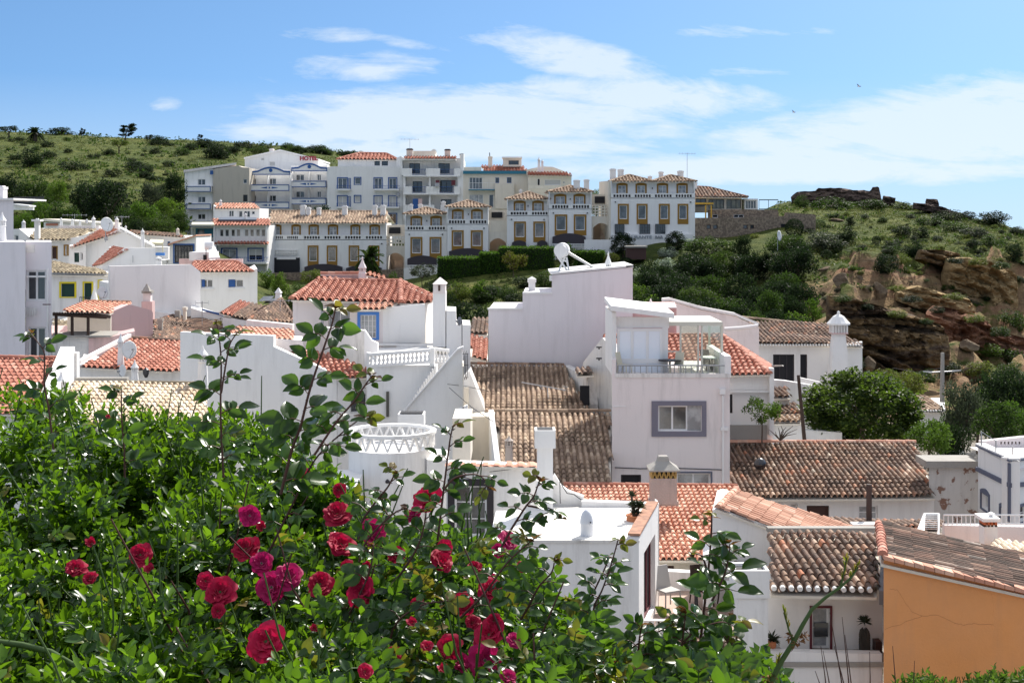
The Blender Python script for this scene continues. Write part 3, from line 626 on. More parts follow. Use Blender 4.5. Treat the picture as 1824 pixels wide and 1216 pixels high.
# the ruined fort on the headland
def ruin(top, bot, D, label, T=2.0):
    o = outcrop('ruined_wall', label, top, bot, D, T, rock_material('ruin_stone', [(.3, (.04, .03, .03)), (.5, (.12, .085, .07)), (.7, (.22, .16, .12))]), bulge=.2, ledge=.25, nx=60, ny=14, cat='ruin'); return o
ruin([(1410, 350), (1420, 341), (1455, 339), (1458, 334), (1500, 334), (1520, 338), (1542, 337), (1553, 339), (1556, 332), (1567, 331), (1570, 349)], [(1410, 374), (1570, 366)], 186, 'long dark ruined fort wall on the top of the headland')
ruin([(1573, 349), (1596, 352)], [(1573, 362), (1596, 364)], 185, 'short broken wall end right of the long ruined fort wall')
ruin([(1650, 354), (1668, 356), (1672, 364)], [(1650, 372), (1672, 374)], 178, 'small isolated ruin stump on the skyline slope at right')
ruin([(1625, 362), (1650, 362), (1690, 372), (1720, 384)], [(1625, 372), (1650, 376), (1690, 388), (1720, 396)], 176, 'low ruined wall line stepping down the skyline at right')

# ------------------------------------------------------------------ back row: the hotel and apartment blocks
def bld(name, label, x, D, cat='building', **k): return thing(name, label, cat, W(x, HY, D) * 1 + Vector((0, 0, ground_z(W(x, HY, D)))), **k)
def band(par, pl, x0, y0, x1, y1, m, o0=-.02, o1=.05, name='band', t=None):
    """a painted raised frame (t = its width in pixels) or a solid strip"""
    mb = MB()
    if t is None: pl.box(mb, x0, y0, x1, y1, o0, o1)
    else:
        pl.box(mb, x0, y0, x1, y0 + t, o0, o1); pl.box(mb, x0, y1 - t, x1, y1, o0, o1); pl.box(mb, x0, y0 + t, x0 + t, y1 - t, o0, o1); pl.box(mb, x1 - t, y0 + t, x1, y1 - t, o0, o1)
    return mb.build(name, m, par)
B = dict(sur=BLUE, sw=.13)
w2 = lambda **k: dict(bars=(2, 1), fw=.07, **k)
# A1 / A2 left block with blue edged balconies and beige flank
h = bld('apartment_block', 'white apartment block with blue edged balconies and a beige blank flank', 387, 186)
pl = Pl(329, 186); 
wall(h, pl, [(329, 304), (379, 297.5)], 14, WH, [(352, 319, 366, 330, w2(glass=GLB)), (352, 350, 366, 361, w2(glass=GLB)), (352, 381, 366, 391, w2(glass=GLB)), (352, 408, 366, 418, w2(glass=GLB))])
for y in (332, 363, 394):
    mb = MB(); pl.box(mb, 334.5, y, 378.5, y + 10, 0, 1.1); b = mb.build('balcony', WHC, h); band(b, pl, 334.5, y, 378.5, y + 10, BLUE, 1.08, 1.14, 'balcony_trim', 1.3)
wall(h, Pl(380, 185.6), [(379.3, 302), (388, 299.5), (425, 295), (431, 298), (444, 299)], 14, BEI, [(433, 319, 440, 327, dict(bars=(1, 1))), (433, 347, 441, 359, dict(bars=(4, 1), fr=DKM))])
band(h, Pl(375, 185.5), 374.5, 304, 379.5, 311, BLUE, -.1, .1, 'blue_corner')
mb = MB(); p = [W(327, 303, 185.7), W(421, 289.5, 185.7), W(421, 291.5, 193), W(327, 305, 193)]; mb.poly(p); mb.poly([a - Vector((0, 0, .3)) for a in p][::-1]); [mb.quad(p[i], p[(i + 1) % 4], p[(i + 1) % 4] - Vector((0, 0, .3)), p[i] - Vector((0, 0, .3))) for i in range(4)]; mb.build('roof', PINKW, h)
# A3 hotel
h = bld('hotel', 'white hotel with blue trimmed curved parapets, arrow patterned balconies and a red HOTEL sign', 500, 190)
pb = Pl(436, 196); wall(h, pb, [(436, 283), (474, 274), (499, 269.5), (530, 277), (567, 285.5)], 12, WHC, [(465, 281, 471, 286, dict(bars=(1, 1), glass=SHU)), (480, 288, 490, 296, dict(bars=(1, 1), glass=SHU))])
mb = MB()
for a, b in (((435, 283.5), (499, 269.2)), ((499, 269.2), (568, 286))):
    A0, A1 = pb.h(*a, .25), pb.h(*b, .25); B0, B1 = A0 - pb.n * 12.4, A1 - pb.n * 12.4; dz = Vector((0, 0, .22)); mb.hexa([A0, A1, B1, B0, A0 + dz, A1 + dz, B1 + dz, B0 + dz])
mb.build('roof', WHC, h); chimney_box(h, 480, 266, 487, 272, 197, PINKW)
def text(par, body, pl, x0, y0, x1, y1, m, out=.06, font_h=None, name='lettering', ext=.03, bold=0.0):
    cu = bpy.data.curves.new(name, 'FONT'); cu.body = body; cu.extrude = ext; cu.offset = bold; cu.size = 1; cu.align_x = 'LEFT'; cu.materials.append(m)
    o = bpy.data.objects.new(name, cu); C.objects.link(o); bpy.context.view_layer.update(); bb = o.bound_box; bw = bb[6][0] - bb[0][0]; bh = bb[6][1] - bb[0][1]
    a0, z1 = pl.loc(x0, y0); a1, z0 = pl.loc(x1, y1); sx = (a1 - a0) / bw; sy = (z1 - z0) / bh
    p = pl.pt(a0, z0, out); o.scale = (sx, sy, 1); o.rotation_euler = (math.radians(90), 0, math.atan2(pl.u.y, pl.u.x)); o.location = p - pl.u * bb[0][0] * sx - Vector((0, 0, bb[0][1] * sy)) - wloc(par); o.parent = par; bpy.context.view_layer.update(); me = bpy.data.meshes.new_from_object(o); q_ = bpy.data.objects.new(name, me); C.objects.link(q_); q_.parent = par; q_.location = o.location; q_.rotation_euler = o.rotation_euler; q_.scale = o.scale; bpy.data.objects.remove(o); return q_
text(h, 'HOTEL', pb, 535, 278.5, 567, 286.5, mat('red_sign_paint', (.26, .03, .05), .6), .45, bold=.05)
def wing(x0, x1, xm, D, crest, bands, wins, cols):
    pl = Pl(x0, D); y0 = crest + 4
    # storeys with recessed loggias: back wall, party wall, slabs
    wall(h, Pl(x0, D + 1.6), [(x0, crest + 5), (x1, crest + 5)], 10, WHC, [(a, y, b, y + 11, w2(glass=GLB)) for y in wins for a, b in cols])
    mb = MB()
    for a, b in ((x0, x0 + 1.2), (xm - .6, xm + .6), (x1 - 1.2, x1)): pl.box(mb, a, crest + 12, b, 400, -1.6, 0)
    mb.build('party_wall', WHC, h)
    mb = MB(); top = [(x0, crest + 9), (x0 + 12, crest + 8)] + [(x0 + 12 + (x1 - x0 - 24) * i / 8, crest + 8 - 7 * math.sin(math.pi * i / 8)) for i in range(1, 8)] + [(x1 - 12, crest + 8), (x1, crest + 9)]
    par = wall(h, Pl(x0, D - .2), top, .5, WHC, base=crest + 15, name='curved_parapet')
    tp = MB(); P2 = Pl(x0, D - .2)
    for (a, b), (c, d) in zip(top, top[1:]):
        A, Bq = P2.h(a, b + .2, .06), P2.h(c, d + .2, .06); tp.hexa([A - Vector((0, 0, .16)), Bq - Vector((0, 0, .16)), Bq - Vector((0, 0, .16)) + P2.n * -.2, A - Vector((0, 0, .16)) + P2.n * -.2, A + Vector((0, 0, .06)), Bq + Vector((0, 0, .06)), Bq + Vector((0, 0, .06)) + P2.n * -.2, A + Vector((0, 0, .06)) + P2.n * -.2])
    P2.box(tp, x0, crest + 13.6, x1, crest + 15.2, -.02, .07); P2.box(tp, x0, crest + 9, x0 + 1.4, crest + 13.6, -.02, .07); P2.box(tp, x1 - 1.4, crest + 9, x1, crest + 13.6, -.02, .07)
    c = P2.loc((x0 + x1) / 2, crest + 7); d = MB(); d.v = []; pts = [P2.pt(c[0] + .25 * math.cos(k * math.pi / 5), c[1] + .25 * math.sin(k * math.pi / 5), .05) for k in range(10)]; tp.poly(pts); tp.build('blue_trim', BLUE, par)
    for y in bands:
        bm_ = MB(); pl.box(bm_, x0, y, x1, y + 11.5, 0, 1.0); b = bm_.build('balcony', WHC, h); t = band(b, pl, x0, y, x1, y + 11.5, BLUE, .98, 1.05, 'balcony_trim', 1.4)
        d = MB(); cx = (x0 + x1) / 2; cy = y + 5.7
        for s in (-1, 1): d.poly([pl.h(cx + s * 4, cy - 1.8, 1.03), pl.h(cx + s * 4, cy + 1.8, 1.03), pl.h(cx + s * 16, cy, 1.03)])
        d.poly([pl.h(cx - 1.3, cy - 1.5, 1.03), pl.h(cx + 1.3, cy - 1.5, 1.03), pl.h(cx + 1.3, cy + 1.5, 1.03), pl.h(cx - 1.3, cy + 1.5, 1.03)]); d.build('arrow_pattern', BLUE, b)
wing(447, 517.5, 477, 188, 296.5, (329, 360, 391), (318, 348, 378), ((449, 456), (478, 492)))
wing(519, 583, 550, 190, 290, (322.5, 353, 384), (311, 341, 372), ((527, 542), (565, 572)))
# A4
h = bld('apartment_block', 'wide white block with blue framed windows and a red hipped penthouse roof', 650, 188)
pl = Pl(583, 188)
wn = []
for y0, y1 in ((317.5, 336.5), (349.5, 368)):
    g = GLB if y0 < 320 else SHU
    wn += [(602, y0, 618, y1, dict(B, glass=g, bars=(2, 1))), (632, y0 - .5, 642, y0 + 11, dict(B, bars=(1, 1), glass=g)), (667, y0, 680, y1, dict(B, glass=g, bars=(2, 1))), (693, y0, 706, y1, dict(B, glass=g, bars=(2, 1))), (621.5, y0 + 1, 624, y1, dict(B, bars=(1, 1), sw=.08))]
wn += [(602, 381, 618, 399, dict(B, bars=(2, 1))), (667, 381, 680, 399, dict(B)), (693, 381, 706, 399, dict(B))]
wall(h, pl, [(583, 298), (592, 296.5), (717, 297)], 13, WHC, wn)
for y in (336.8, 368.3):
    mb = MB(); pl.box(mb, 601, y, 625, y + 3, 0, 1.0); pl.box(mb, 666, y, 712, y + 3, 0, 1.0); mb.build('balcony_slab', WHC, h)
    rail(h, pl, 601, y - 6, 625, y, .95, BLUE, step=.2); rail(h, pl, 666, y - 6, 712, y, .95, BLUE, step=.2)
wall(h, Pl(603, 191), [(602, 283.5), (706, 283)], 8, WHC, [(667, 287, 676.5, 295, dict(bars=(1, 1), fr=DKM)), (680, 287, 691, 295, dict(bars=(1, 1), fr=DKM))])
hip_roof(h, W(601, 283.5, 190.5), W(707, 283.5, 190.5), W(601, 283.8, 199.5), W(707, 283.8, 199.5), W(640, 273, 194.5), W(688, 274, 194.5), T_RED, sp=.5, course=.7, prof=5, amp=.12)
band(h, pl, 706, 344, 712, 350, MET, 0, .4, 'air_conditioner')
wall(h, Pl(708, 189), [(706, 282), (714, 278), (722, 284)], 9, WHC, base=300)
# A5
h = bld('apartment_block', 'white balcony block with recessed dark loggias and rooftop dish, left of the cream block', 769, 186)
pl = Pl(714, 186); wall(h, Pl(714, 188.2), [(713, 282), (824, 282)], 11, WH, [(729, 291, 748, 309, w2(fr=DKM)), (781, 291, 801, 309, w2(fr=DKM)), (735, 323, 752, 342, w2(fr=DKM)), (784, 321, 806, 342, w2(fr=DKM)), (738, 356, 752, 371, w2(fr=DKM)), (785, 355, 804, 366, w2(fr=DKM))])
mb = MB()
for x0, x1, y0, y1 in ((713.5, 716.5, 282, 312), (820, 826, 274, 390), (718, 722, 312, 390), (764, 767, 300, 372), (815, 820, 300, 390)): pl.box(mb, x0, y0, x1, y1, -2.2, -.02)
mb.build('party_wall', WH, h)
for y, sg in ((300, ((714, 734), (759, 784), (809, 820))), (332, ((721, 734), (759, 783), (809, 820))), (365, ((721, 774), (785, 820)))):
    mb = MB(); pl.box(mb, 718, y + 12, 820, y + 15, -2.2, .35)
    for a, b in sg: pl.box(mb, a, y, b, y + 12, -.1, .3)
    mb.build('balcony', WH, h)
rail(h, pl, 734, 302, 759, 312, .2, BLUE, .2); rail(h, pl, 784, 302, 809, 312, .2, BLUE, .2); rail(h, pl, 734, 333, 759, 344, .2, BLUE, .2); rail(h, pl, 783, 333, 809, 344, .2, BLUE, .2)
mb = MB(); pl.box(mb, 716, 283, 812, 286, -2.2, .3); mb.build('roof_slab', WH, h)
roof(h, [W(720, 282.5, 185.6), W(812, 282.5, 185.6), W(812, 278.5, 189), W(720, 278.5, 189)], (1, 0, 0), T_RED, sp=.4, course=.6, prof=5, amp=.08)
mb = MB(); Pl(738, 190).box(mb, 736, 269, 775, 281, -4, 0); mb.build('stair_head', CRM, h)
for a in ((724, 266, 735, 280), (792, 267, 802, 280), (819, 275, 826, 300)): chimney_box(h, *a, 189, CRM, capm=DKM)
mb = MB(); pl.box(mb, 775, 326, 783, 333, .3, .8); mb.build('air_conditioner', MET, h)
cl = MB()
for i, x in enumerate((776, 804)): Pl(x, 185.6).box(cl, x, 321, x + 7, 330, -.05, 0)
cl.build('maroon_laundry', MAR, h)
cl = MB(); Pl(735, 185.6).box(cl, 735, 354, 745, 372, -.05, 0); cl.build('blue_laundry', BLUE, h)
cl = MB(); Pl(745, 185.5).box(cl, 745, 354, 752, 364, -.05, 0); cl.build('pink_laundry', PINK, h)
dish(773, 271, 191, 10, 11, 'cream satellite dish on top of the balcony block', -1)
antenna(730, 247, 267, 189, 'television antenna on the left rooftop box of the balcony block', 1.2)
# A6
h = bld('apartment_block', 'cream block with a dark blue cornice and red tiled roof', 883, 186)
pl = Pl(826, 186); wall(h, pl, [(825, 308), (941, 308)], 12, CRM, [(836, 316, 859, 337, dict(bars=(4, 1), glass=GLB)), (882.5, 316.5, 889, 326, dict(bars=(1, 1), fr=BLUE)), (903, 316, 911, 326, dict(bars=(1, 1), fr=BLUE)), (836, 346.5, 861, 366, dict(bars=(3, 1), glass=CUR)), (871, 346.5, 879, 370, dict(bars=(1, 1)))])
band(h, pl, 825, 304.5, 941, 310, TEAL, -.3, .35, 'cornice'); mb = MB(); pl.box(mb, 835, 337.5, 881, 339.5, 0, .8); mb.build('balcony_slab', TEAL, h); rail(h, pl, 835, 326, 881, 338, .75, WFR, .3)
wall(h, Pl(882, 185.2), [(882, 327), (916, 327)], .8, CRM, base=372, name='stair_block')
roof(h, [W(863, 305, 185.8), W(940, 305, 185.8), W(931, 295, 190), W(857, 295, 190)], (1, 0, 0), T_RED, sp=.4, course=.6, prof=5, amp=.1)
wall(h, Pl(894, 188), [(896, 281.5), (929, 281.5)], 4, CRM, [(906, 286, 924, 293.5, dict(bars=(2, 1), fr=DKM))], base=297, name='dormer'); band(h, Pl(894, 188), 894, 279.5, 930, 282, WHC, -4, .3, 'dormer_roof')
chimney_box(h, 869.5, 280, 877, 296, 188.5, CRM); mb = MB(); Pl(826, 186).box(mb, 826, 297, 857, 305, -1, -.8); mb.build('parapet', CRM, h)
mb = MB().bar(W(872.5, 280, 189), W(872, 272, 189), .06); mb.build('flue', DKM, h)
# A7
h = bld('house', 'cream house with a low red roof, right end of the back row', 982, 180)
pl = Pl(941, 180); wall(h, pl, [(941, 311), (1018, 312)], 10, CRM, [(957, 318, 962, 334, dict(bars=(1, 1), glass=DARK)), (970, 320, 999, 330, dict(bars=(1, 1), glass=SHU)), (1003, 323, 1006, 327, dict(bars=(1, 1)))])
roof(h, [W(940, 311.5, 179.6), W(1019, 312.5, 179.6), W(1012, 307, 183), W(940, 306, 183)], (1, 0, 0), T_RED, sp=.4, course=.6, prof=5, amp=.1)
wall(h, Pl(941, 184), [(938, 302), (966, 296.5), (985, 297.5), (1010, 307)], 5, CRM, base=312, name='gable')
chimney_lace(h, 960, 279, 299, 182, 5); chimney_lace(h, 966, 283, 299, 182, 4.5)
mb = MB(); Pl(941, 178).box(mb, 941, 330, 1000, 336, -.2, 0); mb.build('terrace_parapet', CRM, h)
# ------------------------------------------------------------------ the terrace of white houses with ochre surrounds
O = dict(sur=OCH, sw=.18, arch=.12)
def lattice(par, pl, x0, y0, x1, y1, nx, ny, m=CRM, T=.2):
    hs = []; dx, dy = (x1 - x0) / nx, (y1 - y0) / ny
    for i in range(nx):
        for j in range(ny): hs.append((x0 + dx * (i + .2), y0 + dy * (j + .2), x0 + dx * (i + .8), y0 + dy * (j + .8)))
    return wall(par, pl, [(x0, y0), (x1, y0)], T, m, holes=hs, base=y1, through=True, name='lattice_screen')
def unit(h, x0, x1, D, e, up, uy, py_, hy, low, ly, setb=1.1, top=None, depth=8, glass=GLB):
    """lower storeys flush, the top floor set back behind a pierced parapet"""
    pl = Pl(x0, D)
    wall(h, pl, [(x0, hy[1] + 1.5), (x1, hy[1] + 1.5)], depth, WHC, [(a, ly[0], b, ly[1], dict(O, glass=glass, bars=(1, 1), apron=.55, arch=0)) for a, b in low])
    wall(h, Pl(x0, D + setb), [(x0 + 1, e), (x1 - 1, e)], depth - setb, WHC, [(a, uy[0], b, uy[1], dict(O, bars=(2, 2), glass=CUR, fw=.05)) for a, b in up], name='upper_wall', base=hy[1] + 3)
    hs = []; mid = (x0 + x1) / 2 if len(up) == 2 else None
    for a, b in py_:
        n = 6; dx = (b - a) / n
        for i in range(n): hs.append((a + dx * (i + .14), hy[0] - .3, a + dx * (i + .86), hy[1] + .3))
    wall(h, pl, [(x0, hy[0] - 2.6), (x1, hy[0] - 2.6)], .3, WHC, holes=hs, base=hy[1] + 2.6, through=True, name='pierced_parapet')
    mb = MB(); pl.box(mb, x0 + .3, hy[0] - 1.5, x1 - .3, hy[1] + 1.4, -.36, -.31); mb.build('painted_parapet_shade', CAN, h)  # dark strip stands in for the shade seen through the parapet holes
    mb = MB(); [pl.box(mb, x, hy[1] + 8, x + 2.2, hy[1] + 10, -.02, .12) for x in (x0 + 7, x1 - 9)]; mb.build('spout', BLK, h)
    mb = MB(); [pl.box(mb, x, e, x + 1.6, hy[1], -setb, -.02) for x in (x0, x1 - 1.6)]; mb.build('side_pier', WHC, h)
    mb = MB(); [pl.box(mb, x, uy[0] + 3, x + 1.4, uy[0] + 6, -setb, -setb + .2) for x in ((x0 + x1) / 2,)]; mb.build('wall_lamp', DKM, h)
def awning(h, x0, x1, y0, y1, D, name='awning'):
    pl = Pl(x0, D); n = 10; a0, zt = pl.loc(x0, y0); a1, zb = pl.loc(x1, y1); mb = MB(); f = []; r = (zt - zb) * .35
    pts = [(a0, zb)] + [(a0 + (a1 - a0) * i / n, zt - r + r * (1 - (2 * i / n - 1) ** 2)) for i in range(n + 1)] + [(a1, zb)]
    A = [pl.pt(a, z, .35) for a, z in pts]; Bk = [pl.pt(a, z, -.1) for a, z in pts]; mb.poly(A); mb.poly(Bk[::-1]); [mb.quad(A[i], Bk[i], Bk[(i + 1) % len(A)], A[(i + 1) % len(A)]) for i in range(len(A))]
    return mb.build(name, CAN, h)
def pyramid(h, x0, x1, D, e, px_, py_, m=T_TAN, ov=.35, dep=6.5):
    a, b = W(x0 - 3, e, D + .7), W(x1 + 3, e, D + .7); c, d = a + Vector((0, dep, 0)), b + Vector((0, dep, 0)); p = W(px_, py_, D + .7 + dep / 2)
    hip_roof(h, a, b, c, d, p, p, m, sp=.36, course=.5, prof=5, amp=.085)
# B1 long house
h = bld('terraced_house', 'long white house with a brown tiled roof, six chimneys and ochre windows', 582, 152)
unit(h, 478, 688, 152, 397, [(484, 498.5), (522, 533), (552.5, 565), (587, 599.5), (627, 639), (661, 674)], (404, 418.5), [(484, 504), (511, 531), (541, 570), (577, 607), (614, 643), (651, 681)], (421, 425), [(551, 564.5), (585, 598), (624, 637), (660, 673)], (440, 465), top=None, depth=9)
e0, e1 = W(476, 397, 152.4), W(690, 397, 152.4); r0, r1 = W(483, 376, 157.2), W(689, 376.5, 157.2)
roof(h, [e0, e1, r1, r0], (1, 0, 0), T_TAN, sp=.34, course=.5, prof=5, amp=.08); roof(h, [Vector((e0.x, 162, e0.z)), Vector((e1.x, 162, e1.z)), r1, r0], (1, 0, 0), T_TAN, sp=.5, course=.6, prof=5, amp=.08); caps(h, r0, r1, T_TAN, .16)
for a in ((534.5, 367, 544, 388), (545.5, 371, 552.5, 379), (564, 371, 571, 379), (609, 368, 618, 379), (663, 367, 671, 385), (677.5, 367, 686.5, 391)): chimney_box(h, *a, 155.5, WHC, zdown=1.2, depth=.6)
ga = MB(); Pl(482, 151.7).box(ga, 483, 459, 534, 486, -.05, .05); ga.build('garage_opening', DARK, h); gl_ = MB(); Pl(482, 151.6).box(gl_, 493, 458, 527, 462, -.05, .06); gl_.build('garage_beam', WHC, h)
lattice(h, Pl(482, 151.85), 484.5, 445, 530, 454, 10, 2, WHC, .12)
awning(h, 543, 610, 470, 485, 151.9); awning(h, 617, 680, 472, 487, 151.9)
def link(h, x0, x1, D, lat, arch, uparch=None, top=None):
    pl = Pl(x0, D); lattice(h, pl, x0 + .5, lat[0], x1 - .5, lat[1], 6, lat[2]); m2 = mat('beige_archway_plaster', (.62, .46, .34), .9, stain=.3)  # one beige plaster for the passage back wall and steps
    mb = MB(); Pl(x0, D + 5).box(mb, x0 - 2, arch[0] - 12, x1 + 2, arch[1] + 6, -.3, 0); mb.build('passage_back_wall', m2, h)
    n = 10; tp = [(x0, lat[1])] ; w = wall(h, pl, [(x0, lat[1] + .1), (x1, lat[1] + .1)], .4, CRM, base=arch[0], name='arch_beam')
    mb = MB(); [pl.box(mb, a, arch[0], b, arch[1] + 3, -.4, 0) for a, b in ((x0, x0 + 2), (x1 - 2, x1))]
    a0, z = pl.loc(x0 + 2, arch[0]); a1, _ = pl.loc(x1 - 2, arch[0]); rr = .5
    for k in range(8):
        t0, t1 = -1 + k / 4, -1 + (k + 1) / 4; A, B_ = a0 + (a1 - a0) * (t0 + 1) / 2, a0 + (a1 - a0) * (t1 + 1) / 2
        mb.hexa([pl.pt(A, z, 0), pl.pt(B_, z, 0), pl.pt(B_, z, -.4), pl.pt(A, z, -.4), pl.pt(A, z - rr * t0 * t0 - .02, 0), pl.pt(B_, z - rr * t1 * t1 - .02, 0), pl.pt(B_, z - rr * t1 * t1 - .02, -.4), pl.pt(A, z - rr * t0 * t0 - .02, -.4)])
    mb.build('arch', CRM, h)
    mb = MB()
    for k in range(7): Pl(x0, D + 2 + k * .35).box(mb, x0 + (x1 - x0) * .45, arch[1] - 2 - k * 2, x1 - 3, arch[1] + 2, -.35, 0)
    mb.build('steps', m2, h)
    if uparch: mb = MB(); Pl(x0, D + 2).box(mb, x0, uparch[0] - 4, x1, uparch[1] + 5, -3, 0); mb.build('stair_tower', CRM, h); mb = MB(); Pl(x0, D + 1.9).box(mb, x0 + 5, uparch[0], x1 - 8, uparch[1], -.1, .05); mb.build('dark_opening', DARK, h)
link(h, 688, 721, 152.5, (420, 439, 3), (450, 478), (405, 416))
h = bld('terraced_house', 'lowest pyramid roofed house with ochre windows, left end of the four', 758, 150.5)
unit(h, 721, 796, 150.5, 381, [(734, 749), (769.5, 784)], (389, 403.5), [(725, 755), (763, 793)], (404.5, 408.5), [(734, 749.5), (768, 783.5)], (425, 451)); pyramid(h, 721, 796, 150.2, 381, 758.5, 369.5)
awning(h, 726, 778, 455, 472, 150.4); chimney_box(h, 729, 365, 735, 374, 152); chimney_box(h, 745, 365, 752, 373, 155)
lattice(h, Pl(725, 149.8), 724, 472, 779, 478, 10, 1, WHC, .12)
h = bld('terraced_house', 'second pyramid roofed house from the left, right behind the low hedge', 833, 149.5)
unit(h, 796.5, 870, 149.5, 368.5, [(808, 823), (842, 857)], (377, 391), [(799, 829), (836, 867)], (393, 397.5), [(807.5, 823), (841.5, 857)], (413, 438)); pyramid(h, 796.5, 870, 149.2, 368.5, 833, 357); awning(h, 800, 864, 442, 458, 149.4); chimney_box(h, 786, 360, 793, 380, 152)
link(h, 870.5, 903, 150, (393, 413, 4), (424, 441), (378, 388))
h = bld('terraced_house', 'third pyramid roofed house from the left, above the high hedge', 940, 149)
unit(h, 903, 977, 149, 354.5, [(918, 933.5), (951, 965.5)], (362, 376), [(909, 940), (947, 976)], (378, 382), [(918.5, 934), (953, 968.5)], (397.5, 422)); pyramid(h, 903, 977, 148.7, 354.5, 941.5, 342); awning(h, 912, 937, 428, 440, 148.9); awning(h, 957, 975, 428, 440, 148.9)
h = bld('terraced_house', 'fourth pyramid roofed house from the left, with two tall chimneys', 1015, 148.5)
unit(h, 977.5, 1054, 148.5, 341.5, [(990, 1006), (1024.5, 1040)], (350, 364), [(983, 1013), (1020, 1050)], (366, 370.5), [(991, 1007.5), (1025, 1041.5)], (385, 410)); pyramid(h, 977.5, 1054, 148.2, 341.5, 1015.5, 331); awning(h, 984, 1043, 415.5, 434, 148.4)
chimney_box(h, 1022, 322, 1033, 336, 150.5, depth=.7); chimney_box(h, 1040.5, 321, 1049.5, 338, 150.5, depth=.7); chimney_box(h, 925, 339, 930, 347, 152, depth=.5)
lattice(h, Pl(985, 147.5), 984, 434, 1041, 440, 12, 1, WHC, .12)
link(h, 1054.5, 1088, 149, (365, 386, 4), (397, 424), (350, 362))
# U5 restaurant
h = bld('restaurant', 'white twin roofed restaurant house with ochre windows and a band reading RESTAURANTE BAR', 1163, 148, 'restaurant')
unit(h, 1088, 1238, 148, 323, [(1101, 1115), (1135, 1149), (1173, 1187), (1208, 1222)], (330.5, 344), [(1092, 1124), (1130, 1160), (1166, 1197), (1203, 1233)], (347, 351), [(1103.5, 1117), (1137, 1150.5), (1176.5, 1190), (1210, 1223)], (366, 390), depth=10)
pyramid(h, 1088, 1162, 147.7, 323, 1120, 311.5); pyramid(h, 1163, 1238, 147.7, 323, 1194, 312)
wall(h, Pl(1090, 147.97, 1070, 156), [(1072, 324), (1089.5, 322)], .3, CRM, [(1076.5, 331, 1079, 346, dict(sur=OCH, sw=.12))], name='side_wall')
for i, (a, b) in enumerate(((1095, 1112), (1139, 1158), (1167, 1185))): window(h, Pl(1088, 147.9), a, 399, b, 417, recess=-.03, fr=BLK if i < 2 else DKM, bars=(4, 3))
pl = Pl(1088, 147.6); mb = MB(); pl.box(mb, 1088, 417, 1232, 440, -2, 0); mb.build('sign_band', WHC, h); text(h, 'RESTAURANTE', pl, 1098, 419.5, 1161, 425, MET, .04, bold=.02); text(h, 'BAR', pl, 1167, 419.5, 1181, 425, MET, .04, bold=.02)
wall(h, Pl(1000, 144), [(1041, 427), (1060, 427), (1088, 427)], .3, WHC, name='garden_wall')
chimney_box(h, 1087, 302, 1097, 320, 151, depth=.7); chimney_box(h, 1101, 303, 1111, 318, 151.5, depth=.7); chimney_box(h, 1174, 307, 1181.5, 317, 153, depth=.5); chimney_box(h, 1208, 305.5, 1217.5, 317, 151, depth=.7); chimney_box(h, 1155, 315, 1161, 320, 152, depth=.5)
antenna(1224, 272, 318, 150, 'tall television antenna on the twin roofed restaurant', .9)
# annex
h = bld('pavilion', 'glass walled restaurant pavilion under a low brown hipped roof above the stone wall', 1280, 153, 'building')
G2 = mat('smoked_glazing', (.10, .095, .06), .15, col2=(.20, .18, .10), scale=1.5, spec=.8)
wall(h, Pl(1236, 154), [(1236, 352), (1321, 352)], 8, CRM, [(1262, 355, 1290, 372, dict(bars=(4, 1), fr=DKM, glass=G2)), (1294, 355, 1320, 372, dict(bars=(3, 1), fr=DKM, glass=G2)), (1239, 354, 1258, 368, dict(bars=(2, 1), fr=DKM))], base=378)
hip_roof(h, W(1234, 350.5, 152.6), W(1332, 350.5, 152.6), W(1234, 351, 162.5), W(1332, 351, 162.5), W(1238, 332.5, 157.5), W(1262, 333.5, 157.5), T_BRN, sp=.36, course=.5, prof=5, amp=.085)
chimney_box(h, 1236, 326, 1242, 335, 156, depth=.6)
wall(h, Pl(1326, 156), [(1326, 354), (1350, 354)], 4, WHC, [(1328, 357, 1347, 372, dict(bars=(4, 1), glass=GLB))], base=378, name='glass_annex')
rail(h, Pl(1352, 154), 1352, 356, 1386, 373, 0, mat('green_fence_metal', (.06, .12, .10), .5), step=.9, r=.03)
pg = MB(); [Pl(1240, 151).box(pg, x, 366, x + 2.2, 390, -.15, 0) for x in (1256, 1266)]; Pl(1238, 151).box(pg, 1238, 361, 1271, 364, -3, 0); pg.build('pergola', mat('yellow_canopy', (.55, .33, .05), .8), h)
h = tag(wall(None, Pl(1262, 151.5), [(1262, 374), (1300, 373), (1385, 373.5), (1387, 380)], .5, STN, [(1269, 382, 1279, 388, dict(bars=(1, 1), glass=DARK)), (1307, 382, 1325, 388, dict(bars=(2, 1), glass=DARK))], name='stone_wall'), 'upper rubble wall with small openings below the glass pavilion', 'wall')
h = tag(wall(None, Pl(1221, 149, 1453, 152), [(1221, 388), (1300, 388), (1400, 385), (1402, 378.5), (1450, 382), (1453, 383)], .6, STN, [(1259, 400.5, 1266.5, 408, dict(fr=BRD, bars=(1, 1))), (1270.5, 400.5, 1278.5, 408, dict(fr=BRD, bars=(1, 1))), (1324, 400.5, 1332, 407.5, dict(fr=BRD, bars=(1, 1))), (1336.5, 400.5, 1343.5, 407.5, dict(fr=BRD, bars=(1, 1))), (1391, 399, 1400, 415, dict(bars=(1, 1), fr=DKM, glass=DARK))], name='stone_wall'), 'long low rubble retaining wall with small square windows right of the restaurant', 'wall')
mb = MB(); Pl(1216, 148.6).box(mb, 1216.5, 388, 1221.5, 417, -.4, 0); tag(mb.build('gate_pier', WHC, None), 'white pier at the left end of the long rubble wall', 'pier')
tag(wall(None, Pl(478, 150.6), [(470, 486), (575, 485), (718, 479)], .5, STN, name='stone_wall'), 'dark rubble retaining wall under the long ochre windowed house', 'wall')
